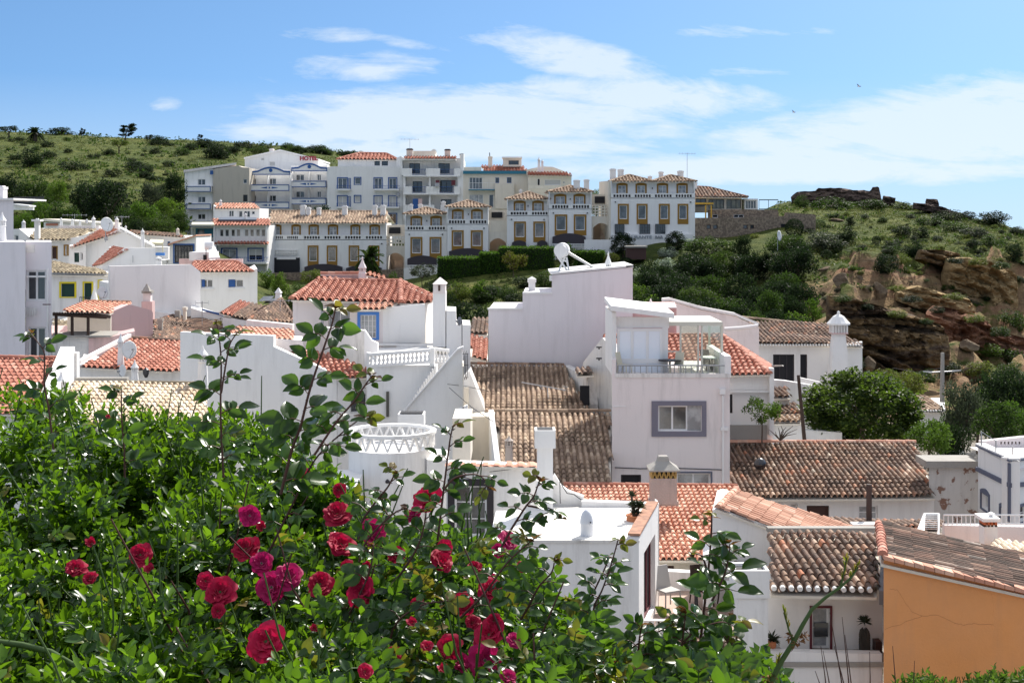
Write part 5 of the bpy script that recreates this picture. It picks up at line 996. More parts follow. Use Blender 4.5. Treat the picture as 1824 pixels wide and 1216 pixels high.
# terrace in front
wall(h, Pl(652, 55.2), [(649, 587), (655, 596), (662, 606), (673, 611)], .3, WHC, base=700, name='curved_parapet'); wall(h, Pl(596, 56.4), [(578, 583), (651, 589)], .6, WHD, base=665, name='stained_wall'); wall(h, Pl(680, 60.6), [(682, 548), (757, 541)], .8, WHC, base=700, name='bay_side_wall')
wall(h, Pl(653, 52.6), [(653, 652), (774, 650)], 7.6, WHC, name='terrace_block', base=900)
mb = MB(); A, B_ = W(570, 645, 53.6), W(688, 669, 53.9); 
def balustrade(par, pl, x0, x1, y0, y1, n, yr):
    a0, z1 = pl.loc(x0, y0); a1, _ = pl.loc(x1, yr); _, z0 = pl.loc(x0, y1); o = MB(); zz0 = pl.loc(x0, y1)[1]; zz1 = pl.loc(x1, y1 + (yr - y0))[1]
    t0 = pl.pt(a0, z1, .12), pl.pt(a1, pl.loc(x1, yr)[1], .12); d = -pl.n * .3; up = Vector((0, 0, .10))
    o.hexa([t0[0] - up, t0[1] - up, t0[1] - up + d, t0[0] - up + d, t0[0], t0[1], t0[1] + d, t0[0] + d]); b0, b1 = pl.pt(a0, z0 + .05, .1), pl.pt(a1, zz1 + .05, .1); o.hexa([b0 - up, b1 - up, b1 - up + d, b0 - up + d, b0, b1, b1 + d, b0 + d])
    r = o.build('balustrade', WHC, par)
    for k in range(n):
        f = (k + .5) / n; c = pl.pt(a0 + (a1 - a0) * f, z0 + (zz1 - z0) * f + .05, -.04); top = z1 - .10 + (pl.loc(x1, yr)[1] - z1) * f; H = top - c.z; b = MB(); b.lathe(c, [(.06, 0), (.06, H * .1), (.03, H * .16), (.07, H * .38), (.06, H * .5), (.025, H * .72), (.04, H * .86), (.06, H * .9), (.06, H)], 8); b.build('baluster', WHC, r, True)
pb_ = Pl(656, 52.7, 772, 52.4); balustrade(h, pb_, 657, 768, 629, 652, 15, 621); 
mb = MB(); Pl(766, 52.4).box(mb, 765, 620, 774, 652, -.35, .02); Pl(653, 52.7).box(mb, 652.5, 628, 658, 653, -.35, .02); mb.build('pier', WHC, h)
balustrade(h, Pl(774, 54.5), 774, 800, 619, 645, 4, 622); mb = MB(); Pl(700, 60.2).box(mb, 672, 612, 820, 615, -.25, 0); Pl(700, 60.2).box(mb, 706, 612, 760, 622, -.2, -.02); mb.build('rear_parapet', WHC, h)
wall(h, Pl(774, 58), [(774, 640), (824, 640)], 3, WHC, base=900, name='rear_wall')
# stair: flight rising to the right behind a solid sloping parapet
st = MB(); pS = Pl(700, 52.0); n = 16; sx0, sy0 = pS.loc(716, 742); sx1, sy1 = pS.loc(777, 652)
for k in range(n): a = sx0 + (sx1 - sx0) * k / n; z = sy0 + (sy1 - sy0) * (k + 1) / n; pS.sbox(st, a, z - 6 if z - 6 > -14 else -14, sx0 + (sx1 - sx0) * (k + 1) / n + .01, z, -.9, -.02)
st.build('stair_flight', WHC, h)
wall(h, Pl(718, 51.2), [(718, 736), (735, 717), (815, 624), (823, 620), (824, 660)], .25, WHC, base=900, name='stair_parapet')
mb = MB(); pp = Pl(718, 51.15); 
for (x0, y0), (x1, y1) in (((717, 737), (815, 624)), ((815, 624), (825, 620))): A, B_ = pp.h(x0, y0, .06), pp.h(x1, y1, .06); d = Vector((0, .4, 0)); u2 = Vector((0, 0, .07)); mb.hexa([A, B_, B_ + d, A + d, A + u2, B_ + u2, B_ + u2 + d, A + u2 + d])
mb.build('parapet_coping', WHC, h)
t = thing('spiral_railing', 'curled iron window grille hanging on the wall right of the stair', 'railing', W(826, 680, 51)); mb = MB()
for x in (825, 828, 831): mb.tube([W(x, 625, 51), W(x + 2, 632, 50.8), W(x + 1.5, 655, 50.7), W(x + 1, 670, 50.8), W(x - 1, 676, 51)], .014, .014, 5)
for y in (630, 650, 672): mb.bar(W(824, y, 51), W(834, y, 50.8), .012)
mb.build('grille', DKM, t)
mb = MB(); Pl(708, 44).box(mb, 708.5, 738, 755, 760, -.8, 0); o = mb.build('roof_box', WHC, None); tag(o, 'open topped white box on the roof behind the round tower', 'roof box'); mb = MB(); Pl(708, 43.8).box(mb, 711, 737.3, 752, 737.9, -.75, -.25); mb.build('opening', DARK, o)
wall(h, Pl(690, 53), [(689, 668), (690, 700)], 1, WHC, name='corner_wall'); mb = MB(); Pl(687, 52.55).box(mb, 688, 697, 693, 742, -.05, .03); mb.build('narrow_window', GL, h)
dish(819, 572, 58, 8, 16, 'dark grey satellite dish on a thin mast right of the pointed chimney', -1, .1, DISHG, mast=2.2)
# the tall arched side of the terrace house and small walls in the gap
h = bld('house', 'white yard walls between the stair house and the brown roofs', 830, 56)
wall(h, Pl(795, 60), [(795, 553), (812, 554), (813, 578), (838, 579)], 3, WHC, base=760); wall(h, Pl(800, 50), [(824, 652), (826, 652)], 2, CRM, base=900)
wall(h, Pl(800, 53), [(800, 690), (835, 690)], 3, CRM, base=900, name='arched_wall'); wall(h, Pl(815, 50), [(815, 729), (833, 721)], .3, WHC, base=760, name='sloped_parapet'); band(h, Pl(815, 49.7), 816, 752, 834, 757, LBLUE, -.2, 0)
roof(h, [W(838, 637, 66), W(869, 637, 66), W(868, 608, 70), W(838, 590, 70)], (1, 0, 0), T_RED, sp=.25); roof(h, [W(836, 592, 76), W(869, 592, 76), W(869, 565, 82), W(842, 564, 82)], (1, 0, 0), T_BRN, sp=.25, prof=5); wall(h, Pl(838, 66.5), [(838, 640), (869, 640)], 3, WH); wall(h, Pl(832, 77), [(832, 592), (869, 592)], 5, WHC)
roof(h, [W(799, 577, 72), W(815, 577, 72), W(808, 568, 75), W(799, 568, 75)], (1, 0, 0), T_RED, sp=.25, prof=5)
# ------------------------------------------------------------------ centre: the big stepped wall
h = bld('house', 'big pale lilac white house with a stepped blank wall and a pink wing', 1000, 61)
wall(h, Pl(870, 61), [(870, 550), (931, 550), (931, 522), (983, 522), (983, 490), (1127, 476)], 5, LIL, name='stepped_wall')
mb = MB(); q1 = Pl(870, 61); q1.box(mb, 868.5, 548.5, 932, 551.5, -.2, .05); q1.box(mb, 931, 520.5, 984, 523.5, -.2, .05); mb.build('coping', WHC, h)
mb = MB(); A, B_ = q1.h(981.5, 489, .05), q1.h(1128, 475, .05); d = Vector((0, 5.1, 0)); u2 = Vector((0, 0, .08)); mb.hexa([A, B_, B_ + d, A + d, A + u2, B_ + u2, B_ + u2 + d, A + u2 + d]); q1.box(mb, 1115, 473, 1128, 476.5, -5, .05); q1.box(mb, 979, 491, 984, 500, -.3, .15); mb.build('roof_edge', WHC, h)
wall(h, Pl(885, 65), [(885, 541), (932, 541)], .3, PINKW, base=560, name='rear_parapet'); wall(h, Pl(1127, 61.5), [(1127, 549), (1205, 549.5)], 5, PINK, name='pink_wing'); mb = MB(); Pl(1127, 61.5).box(mb, 1127, 546.5, 1206, 549.5, -.2, .06); Pl(1127, 66).box(mb, 1127, 543, 1206, 546, -.2, 0); mb.build('wing_coping', WHC, h)
chimney_box(h, 941.5, 499, 953.5, 524, 63, WHC, depth=.35); mb = MB(); Pl(941, 62.9).box(mb, 942, 496, 953, 497, -.35, 0); c = W(947.5, 498, 62.8); mb.lathe(c, [(.24, 0), (.24, .04), (.02, .14)], 4, .78); mb.build('chimney_tip', WHC, h)
chimney_lace(h, 1083.5, 447, 478, 62, 11, WHC, n=8, shaft=.08); chimney_lace(h, 1159, 531, 547, 66, 11, n=6, shaft=.1)
t = thing('solar_heater', 'solar heater with a round tank and long slanted collector on the stepped wall', 'solar heater', W(1010, 484, 62.5)); mb = MB(); c = W(1000, 446, 62.3); mb.bar(c + Vector((-.02, -.5, .0)), c + Vector((.1, 1.2, .0)), .33, 24); mb.bar(c + Vector((-.03, -.54, 0)), c + Vector((0, -.5, 0)), .27, 24); mb.build('tank', DISH, t)
mb = MB()
for k in (0, .8): a = W(1012, 449, 62.3) + Vector((0, k, 0)); b = W(1066, 482, 62) + Vector((0, k, 0)); mb.bar(a, b, .05, 6)
a, b = W(1010, 452, 62.4), W(1062, 482, 62.1); d = Vector((0, .8, 0)); u2 = Vector((0, 0, .07)); mb.hexa([a, b, b + d, a + d, a + u2, b + u2, b + u2 + d, a + u2 + d]); mb.build('collector', mat('pale_collector', (.55, .54, .52), .4), t)
mb = MB(); [mb.bar(W(*a, 62.2), W(*b, 62.2), .045, 5) for a, b in (((993, 456), (1013, 486)), ((1006, 458), (994, 486)), ((1009, 458), (1014, 486)), ((991, 450), (1000, 462)), ((1000, 462), (1010, 466)))]; mb.build('stand', DISH, t)
# right hand white parapet and long roofed house
h = bld('house', 'long white house with a dark doorway and a slotted dome topped chimney', 1420, 78)
wall(h, Pl(1310, 76), [(1300, 612), (1484, 613), (1536, 609)], .5, WHC, body=(6, 30), wins= [(1377, 631, 1415, 680, dict(door=True, glass=DARK, fr=BLK, bars=(3, 1))), (1425.5, 631, 1438, 675, dict(bars=(1, 1), fr=BLK, glass=DARK))])
roof(h, [W(1295, 612, 75.6), W(1538, 609, 75.6), W(1473, 580, 82), W(1310, 565, 82)], (1, 0, .02), T_BRN, sp=.24, course=.4, amp=.05); caps(h, W(1310, 564, 82), W(1473, 580, 82), T_TAN, .12)
mb = MB(); P_ = Pl(1300, 75.5)
for i in range(46): x = 1300 + i * 5.1; P_.box(mb, x, 613, x + 2.2, 616, -.3, .04)
mb.build('eave_teeth', WHC, h)
ch = MB(); p = W(1493.5, 700, 74.6); ch.lathe(p, [(.80, -1), (.78, 0), (.56, 2.2), (.42, 3.2)], 4, math.pi / 4); o = ch.build('chimney', WHC, h); q2 = W(1493.5, 592, 74.6); mb = MB()
for i in range(6):
    for s, ax in ((-1, 0), (1, 0), (-1, 1), (1, 1)): v = Vector(((i / 5 - .5) * .74, s * .38, .2)) if ax == 0 else Vector((s * .38, (i / 5 - .5) * .74, .2)); mb.box(q2 + v, (.06, .06, .44))
mb.lathe(q2, [(.40, .0), (.40, .42)], 4, math.pi / 4); mb.build('lantern', WHC, o); mb = MB(); mb.lathe(q2, [(.62, .42), (.62, .5), (.5, .62), (.3, .85), (.1, .97), (.06, 1.0), (.09, 1.08), (.01, 1.16)], 12); mb.build('chimney_cap', WHC, o); mb = MB(); mb.lathe(q2, [(.60, -.06), (.60, .0), (.55, .02)], 4, math.pi / 4); mb.build('pink_band', PINK, o)
wall(h, Pl(1180, 69), [(1180, 537), (1193, 536), (1250, 552), (1310, 563), (1352, 583)], .35, PINKW, name='curved_parapet', base=640)
mb = MB(); pp = Pl(1180, 68.95); tpp = [(1180, 536), (1193, 535), (1250, 551), (1310, 562), (1330, 571), (1351, 579)]
for a, b in zip(tpp, tpp[1:]): A, B_ = pp.h(*a, .06), pp.h(*b, .06); d = Vector((0, .5, 0)); u2 = Vector((0, 0, .13)); mb.hexa([A, B_, B_ + d, A + d, A + u2, B_ + u2, B_ + u2 + d, A + u2 + d])
mb.build('coping', WHC, h); roof(h, [W(1196, 537.5, 69.8), W(1310, 563, 69.8), W(1310, 561, 72), W(1200, 535.5, 72)], W(1310, 563, 69.8) - W(1196, 537.5, 69.8), T_TAN, sp=.3, prof=5)
mb = MB(); mb.tube([W(1290, 586, 68), W(1320, 584, 68), W(1350, 580, 68)], .1, .1); mb.build('white_ridge_line', WHC, h)
# stepped yard walls
h = bld('yard_wall', 'stepped white yard wall with two little tiled canopies right of the red hipped roof', 1410, 68, 'wall')
wall(h, Pl(1376, 66), [(1376, 676), (1400, 678), (1470, 690), (1500, 700)], .4, WHC, name='upper_wall'); wall(h, Pl(1450, 70), [(1424, 672), (1470, 682)], .3, WHC, name='upper_step')
roof(h, [W(1376, 705, 63), W(1408, 704, 63), W(1402, 690, 65.8), W(1376, 688, 65.8)], (1, 0, 0), T_BRN, sp=.22); roof(h, [W(1380, 735, 61), W(1428, 734, 61), W(1416, 717, 64), W(1378, 716, 64)], (1, 0, 0), T_BRN, sp=.22); roof(h, [W(1370, 750, 59), W(1430, 748, 59), W(1425, 738, 60.5), W(1372, 738, 60.5)], (1, 0, 0), T_TAN, sp=.22)
wall(h, Pl(1376, 63.2), [(1376, 708), (1406, 708)], 2, WHC, name='canopy_wall'); wall(h, Pl(1376, 61.2), [(1376, 737), (1426, 736)], 2, WHC, name='lower_canopy_wall'); wall(h, Pl(1300, 59.3), [(1340, 752), (1432, 750)], 1.5, WHC, name='lower_wall'); wall(h, Pl(1425, 60), [(1425, 765), (1500, 770)], .4, WHC, name='gate_wall')
mb = MB(); mb.bar(W(1434, 795, 56), W(1422, 668, 56), .09, 6, .07); tag(mb.build('leaning_pole', WOOD, None), 'leaning dark wooden pole between the pale shrub and the big tree', 'pole')
t = thing('street_lamp', 'small street lamp at the corner of the red hipped roof', 'street lamp', W(1376, 655, 57)); mb = MB(); mb.bar(W(1376, 660, 57.5), W(1376, 650, 57.3), .04); mb.bar(W(1376, 652, 57.4), W(1384, 651, 57), .03); mb.build('bracket', MET, t); mb = MB(); mb.hexa([W(1377, 653, 56.9), W(1395, 652, 56.9), W(1396, 651, 57.3), W(1378, 652, 57.3), W(1380, 649.5, 56.9), W(1393, 649.5, 56.9), W(1393, 649.5, 57.3), W(1380, 649.5, 57.3)]); mb.build('lamp_head', mat('lamp_shell', (.5, .47, .42), .5), t)
h = bld('house', 'white house with a brown roof half hidden behind the big dark tree at right', 1650, 80)
wall(h, Pl(1600, 79), [(1600, 729), (1684, 728)], 5, WHC, [(1653, 750, 1674, 765, dict(glass=DARK, fr=BLK, bars=(1, 1)))]); roof(h, [W(1590, 731, 78.6), W(1686, 729, 78.6), W(1650, 706, 83), W(1605, 696, 84)], (1, 0, 0), T_TAN, sp=.24, prof=5, amp=.05)
mb = MB(); P_ = Pl(1600, 78.5); [P_.box(mb, 1622 + i * 5, 730, 1624 + i * 5, 733, -.3, .04) for i in range(12)]; mb.build('eave_teeth', WHC, h); wall(h, Pl(1684, 74), [(1676, 756), (1692, 753), (1700, 760)], .3, WHC, name='yard_wall'); wall(h, Pl(1690, 62), [(1690, 802), (1717, 804)], .3, WHC, name='low_wall')
# ------------------------------------------------------------------ red hipped house behind the glass room
h = bld('house', 'white house with a red hipped barrel tile roof behind the glass roof room', 1240, 56)
hip_roof(h, W(1095, 672, 54), W(1372, 664, 54), W(1060, 660, 64), W(1372, 650, 64), W(1078, 597, 58.5), W(1286, 596, 58.5), T_RED, sp=.23, course=.38)
wall(h, Pl(1300, 54.4), [(1098, 668), (1376, 664)], .5, WHC, body=(7, 40), wins=[(1300, 702, 1305, 736, dict(bars=(1, 1), fr=BLK))]); band(h, Pl(1300, 54.3), 1300, 695, 1371, 698, WHC, 0, .12); band(h, Pl(1300, 54.2), 1370, 655, 1378, 775, WHC, -.2, .1, 'downpipe'); mb = MB(); Pl(1300, 54.3).box(mb, 1300, 757, 1366, 790, -.1, 0); mb.build('grey_plinth', STL, h)
wall(h, Pl(1038, 56.5, 1091, 54), [(1038, 646), (1073, 601), (1091, 624)], .4, WHD, base=760, name='stained_gable')
mb = MB()
for y in (618, 638): mb.bar(W(1062, y, 54.2), W(1072, y, 54.2), .03); mb.bar(W(1067, y, 54.2), W(1067, y + 4, 54.2), .03)
mb.build('wall_tie', DKM, h)
# ------------------------------------------------------------------ brown roofs
h = bld('house', 'old barrel roofed house half shaded by the big lilac wall', 940, 58)
roof(h, [W(868, 741, 53), W(1052, 733, 53), W(1004, 650, 60.6), W(835, 648, 60.6)], (1, 0, 0), T_TAN, sp=.205, course=.38, amp=.06); caps(h, W(835, 647, 60.6), W(1004, 649, 60.6), T_BRN, .1)
wall(h, Pl(820, 53.4), [(812, 690), (836, 660), (868, 742), (1050, 738)], 1.5, WH, base=900, name='wall')
wall(h, Pl(1004, 60.5, 1060, 54.2), [(1003, 650), (1022, 660), (1045, 668), (1052, 720)], .3, WHD, base=745, name='shoulder_wall'); mb = MB(); Pl(1033, 54.6).box(mb, 1033, 687, 1050, 722, -.1, .0); mb.build('window', DARK, h)
rr_ = roof(h, [W(1028, 664, 54), W(1057, 662, 54), W(1050, 655, 56), W(1024, 656, 56)], (1, 0, 0), T_BRN, sp=.2)
t = thing('antenna', 'long fallen looking antenna boom lying over the shaded barrel tiles', 'antenna', W(980, 700, 55.5), 'television antennas'); mb = MB(); mb.bar(W(929, 681, 56), W(1008, 695, 55), .025); mb.bar(W(978, 730, 54.4), W(975, 690, 55.4), .02); [mb.bar(W(x, y - 4, 55.2), W(x, y + 5, 55.2), .012) for x, y in ((1003, 692), (1006, 692), (1010, 693))]; mb.bar(W(1002, 688, 55.2), W(1012, 689, 55.2), .012); mb.bar(W(960, 687, 55.6), W(968, 693, 55.4), .015); mb.build('aerial', MET, t)
h = bld('house', 'old house with a lower sunlit barrel tiled roof left of the glass room house', 985, 50)
roof(h, [W(899, 868, 44.8), W(1089, 868, 44.8), W(1087, 733, 52), W(881, 733, 52)], (1, 0, 0), T_TAN, sp=.205, course=.38, amp=.06)
caps(h, W(881, 731, 52), W(1087, 731, 52), T_TAN, .10); mb = MB(); A, B_ = W(897, 868, 44.8), W(879, 733, 52); e = Vector((-.18, 0, 0)); s = Vector((0, 0, .08)); d3 = Vector((0, 0, -4)); mb.hexa([A + d3, A + e + d3, B_ + e + d3, B_ + d3, A + s, A + e + s, B_ + e + s, B_ + s]); mb.build('verge_wall', WHC, h)
wall(h, Pl(880, 45.2), [(898, 872), (1089, 872)], 5, WH, base=960); wall(h, Pl(858, 52), [(835, 742), (882, 742)], 3, CRM, base=900, name='side_block')
chimney_lace(h, 906.5, 776, 830, 44.5, 15, mat('dusky_plaster', (.50, .43, .38), .9, stain=.3), n=8, shaft=.7)
chimney_lace(h, 819, 790, 825, 44, 15, WHC, n=8, shaft=.3)
# ------------------------------------------------------------------ the glass room house
h = bld('house', 'tall pinkish house with a glazed roof room and a grey framed window', 1195, 48)
pl = Pl(1090, 48)
wall(h, pl, [(1090, 640), (1097, 640), (1097, 668), (1300, 672)], 5.5, PINKW, [(1172, 722, 1250, 768, dict(bars=(3, 1), glass=GLB, fw=.06)), (1205, 842, 1266, 872, dict(bars=(2, 1), glass=CUR, sur=SLATE, sw=.05)), (1106, 845, 1142, 872, dict(bars=(1, 1), glass=DARK, fr=BLK))], name='wall', base=900)
mb = MB(); pl.box(mb, 1160.5, 714, 1258, 721.9, -.05, .05); pl.box(mb, 1160.5, 768.1, 1258, 777, -.05, .05); pl.box(mb, 1160.5, 721.9, 1171.9, 768.1, -.05, .05); pl.box(mb, 1250.1, 721.9, 1258, 768.1, -.05, .05); mb.build('window_surround', GREYS, h)
wd = MB(); pl.box(wd, 1225, 723, 1249, 767, -.16, -.1); wd.build('curtain', CUR, h)
mb = MB(); pl.box(mb, 1286, 703, 1289, 865, 0, .08); pl.box(mb, 1281, 692, 1291, 701, 0, .15); pl.box(mb, 1283, 760, 1296, 766, 0, .1); pl.box(mb, 1090, 723, 1115, 724.2, 0, .02); mb.build('downpipe', WHC, h)
mb = MB(); mb.tube([pl.h(1095, 832, .03), pl.h(1140, 834, .03), pl.h(1200, 833, .03), pl.h(1285, 836, .03)], .015, .015, 4); mb.build('cable', DKM, h)
mb = MB(); pl.box(mb, 1291, 634, 1302, 672, -4.5, .02); mb.build('side_parapet', WHC, h); mb = MB(); pl.box(mb, 1096, 665, 1300, 672, -.1, .04); mb.build('balcony_edge', WHD, h)
rail(h, pl, 1101, 651, 1292, 670, -.05, MET, step=.19, r=.013)
P1 = Pl(1095, 49.2); zf = P1.loc(1100, 668)[1]
mb = MB(); P1.box(mb, 1090, 556, 1097, 668, -3.5, .2); P1.box(mb, 1095, 565, 1192, 584, -.2, 0); P1.box(mb, 1180, 584, 1190, 668, -.2, 0); mb.build('room_wall', WHC, h)
window(h, Pl(1097, 49.15), 1099, 585, 1180, 643, recess=.0, fr=WFR, glass=OPAL, bars=(3, 1), fw=.09); window(h, Pl(1097, 49.15), 1099, 643, 1180, 668, recess=.0, fr=WFR, glass=OPAL, bars=(3, 1), fw=.07)
mb = MB(); a, b = W(1088, 553, 48.6), W(1201, 567, 48.6); d = Vector((0, 3.4, .12)); u2 = Vector((0, 0, .17)); mb.hexa([a, b, b + d, a + d, a + u2, b + u2, b + u2 + d, a + u2 + d]); o = mb.build('roof', WHC, h); mb = MB(); a2, b2 = a + u2 * 1.4, b + u2 * 1.4
fr_ = MB(); P2 = Pl(1190, 49.2)
for x in (1211, 1242.5, 1249, 1284): P2.box(fr_, x, 578, x + (3 if x < 1280 else 4), 669, -.1, 0)
P2.box(fr_, 1192, 573, 1287, 580, -3.2, .05); P2.box(fr_, 1190, 625, 1212, 627, -.05, 0)
for x in (1284,): P2.box(fr_, x, 578, x + 4, 669, -3.2, -3.1)
P2.box(fr_, 1279, 640, 1287, 668, -3.2, 0); fr_.build('glazing_frame', mat('cream_aluminium', (.60, .58, .50), .4), h)
clear = bpy.data.materials.new('clear_glass'); clear.use_nodes = True; t_ = clear.node_tree; t_.nodes.clear(); oo = N(t_, 'ShaderNodeOutputMaterial'); ms = N(t_, 'ShaderNodeMixShader'); ms.inputs[0].default_value = .16; tr = N(t_, 'ShaderNodeBsdfTransparent'); tr.inputs[0].default_value = (.86, .92, .88, 1); gg = N(t_, 'ShaderNodeBsdfGlossy', i_Roughness=.03); t_.links.new(tr.outputs[0], ms.inputs[1]); t_.links.new(gg.outputs[0], ms.inputs[2]); t_.links.new(ms.outputs[0], oo.inputs[0])
mb = MB(); P2.box(mb, 1214, 580, 1242, 668, -.06, -.03); P2.box(mb, 1252, 580, 1284, 668, -.06, -.03); mb.build('glass_panel', clear, h)
# things on the balcony
def chair(p, yaw, label, m, s=1.0):
    t = thing('chair', label, 'chair', p, 'outdoor chairs'); c, sn = math.cos(yaw), math.sin(yaw); f = lambda x, y, z: Vector(p) + Vector((x * c - y * sn, x * sn + y * c, z)) * s
    mb = MB(); mb.hexa([f(-.23, -.22, .42), f(.23, -.22, .42), f(.23, .22, .42), f(-.23, .22, .42), f(-.23, -.22, .46), f(.23, -.22, .46), f(.23, .22, .46), f(-.23, .22, .46)]); mb.build('seat', m, t)
    mb = MB(); mb.hexa([f(-.22, .2, .46), f(.22, .2, .46), f(.22, .23, .46), f(-.22, .23, .46), f(-.2, .32, .98), f(.2, .32, .98), f(.2, .35, .98), f(-.2, .35, .98)]); mb.build('backrest', m, t)
    for x in (-.21, .21):
        for y in (-.2, .2): mb = MB().bar(f(x, y, .42), f(x * 1.15, y * 1.2, 0), .02, 5); mb.build('leg', m, t)
    return t
def table(p, label, top, leg, r=.4, hgt=.72):
    t = thing('table', label, 'table', p); mb = MB(); mb.lathe(Vector(p) + Vector((0, 0, hgt)), [(.01, 0), (r, 0), (r, .035), (.01, .036)], 20); mb.build('tabletop', top, t); mb = MB(); mb.lathe(p, [(r * .5, 0), (.05, .1), (.04, hgt)], 10); mb.build('pedestal', leg, t); return t
CH = mat('cream_resin', (.62, .57, .44), .6)
chair(W(1112, 668, 48.5), 1.0, 'cream garden chair at the left end of the glass room balcony', CH, .8); chair(W(1205, 668, 48.7), -.6, 'cream garden chair beside the dark topped table on the balcony', CH, .8); chair(W(1262, 668, 50.2), .4, 'dark chair inside the glazed end of the roof room', DKM, .9)
table(W(1193, 668, 48.9), 'small dark topped pedestal table on the glass room balcony', BLK, CH, .4, .5); table(W(1268, 668, 49.9), 'white topped table inside the glazed end of the roof room', WFR, DKM, .45, .62)
# ------------------------------------------------------------------ chimney and modern red roof
h = bld('house', 'house with a large pinkish red tiled roof below the glass room house', 1150, 42)
roof(h, [W(1100, 995, 37.2), W(1262, 995, 37.2), W(1312, 864, 44.1), W(1004, 862, 44.1)], (1, 0, 0), T_PINK, sp=.165, course=.34, amp=.045)
caps(h, W(1004, 861, 44.1), W(1312, 864, 44.1), T_RED, .09); wall(h, Pl(1100, 37.6), [(1100, 999), (1258, 999)], 5, CRM, [(1174, 1007, 1201, 1017, dict(bars=(1, 1), glass=BRD, fr=BRD))], base=1100)
cm_ = mat('stained_chimney_render', (.42, .34, .31), .95, stain=.9, bump=.4)
t0 = MB(); Pl(1160, 40).box(t0, 1160, 852, 1206, 898, -.6, 0); Pl(1160, 40.05).box(t0, 1158, 893, 1209, 901, -.65, 0); ch = t0.build('chimney', cm_, h)
t0 = MB(); P_ = Pl(1160, 40); [P_.box(t0, x, 838, x + 2.5, 852, -.6, 0) for x in (1160, 1203)]; 
for k in range(5):
    x = 1163 + k * 8.2; A = P_.h(x, 852, -.02); B_ = P_.h(x + 3.4, 838, -.02); Cc = P_.h(x + 6.8, 852, -.02)
    t0.bar(A, B_, .022, 4); t0.bar(B_, Cc, .022, 4); t0.bar(P_.h(x + 1.5, 846, -.02), P_.h(x + 5.3, 846, -.02), .018, 4)
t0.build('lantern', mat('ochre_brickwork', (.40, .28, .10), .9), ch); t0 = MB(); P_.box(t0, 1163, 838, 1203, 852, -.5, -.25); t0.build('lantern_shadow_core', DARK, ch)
t0 = MB(); c = P_.h(1183, 838, -.3); t0.lathe(c, [(.62, -.01), (.62, .03), (.36, .16), (.24, .24), (.2, .36), (.17, .38)], 4, math.pi / 4); t0.build('chimney_cap', STL, ch)
# ------------------------------------------------------------------ the mono pitch terracotta roof and its wall
h = bld('house', 'white house with a faded terracotta lean roof sloping down to the right', 1390, 35)
A, B_ = W(1279, 902, 35.2), W(1563, 1001, 35.2); A2, B2 = W(1312, 868, 38), W(1520, 941, 38.8); roof(h, [A, B_, B2, A2], A2 - A, mat('smooth_terracotta_tile', (1, 1, 1), .85, island=[(0, (.40, .20, .13)), (.5, (.54, .29, .20)), (.85, (.62, .36, .25)), (1, (.70, .5, .38))], col2=(.28, .15, .10), scale=1.3, thr=(.55, .7)), sp=.2, course=.3, amp=.03)
caps(h, A, A2, T_PINK, .09); wall(h, Pl(1270, 35.3), [(1269, 908), (1280, 905), (1420, 953), (1520, 988)], 2.6, WH, base=1215)
wall(h, Pl(1265, 33.9), [(1252, 990), (1269, 985)], 1.2, WHC, base=1080, name='side_buttress')
# ------------------------------------------------------------------ the terrace, tower and the dark framed window house
h = bld('house', 'white corner house with a flat roof terrace, brick topped parapet and maroon doors', 1050, 32)
wall(h, Pl(870, 31.5), [(870, 968), (945, 966), (1138, 964)], 3.6, WH, base=1400, holes=[], name='front_wall')
fl_ = MB(); z = W(960, 963, 31.5).z; x0, x1 = W(960, 963, 31.5).x, W(1138, 963, 31.5).x; fl_.quad((x0 - .8, 31.52, z + .01), (x1, 31.52, z + .01), (x1 + .55, 35.2, z + .01), (x0 - .3, 35.2, z + .01)); fl_.build('terrace_floor', TERR, h)
S0, S1 = W(1138, 964, 31.5), W(1172, 895, 34.9); pr = Pl(1138, 31.5, 1172, 34.9)
wall(h, pr, [(1138, 966), (1139, 955), (1171, 897), (1172, 900)], .22, WHC, [(1147, 985, 1167, 1080, dict(glass=DARK, fr=MAR, door=True, bars=(3, 1), fw=.09))], base=1400, name='right_wall')
wall(h, Pl(1170, 35), [(1170, 895), (1174, 897)], .5, WHC, base=1300, name='corner_pier')
mb = MB(); A, B_ = pr.h(1138.5, 954, .02), pr.h(1171, 896, .02); e = -pr.n * .28; u2 = Vector((0, 0, .05)); mb.hexa([A, B_, B_ + e, A + e, A + u2, B_ + u2, B_ + e + u2, A + e + u2]); mb.build('brick_coping', BRK, h)
mb = MB(); Pl(960, 31.5).box(mb, 940, 961, 1139, 966, -.12, .03); mb.build('front_coping', WHD, h); wall(h, Pl(1037, 35.2), [(1036, 892), (1172, 897)], .25, WHC, base=960, name='rear_parapet')
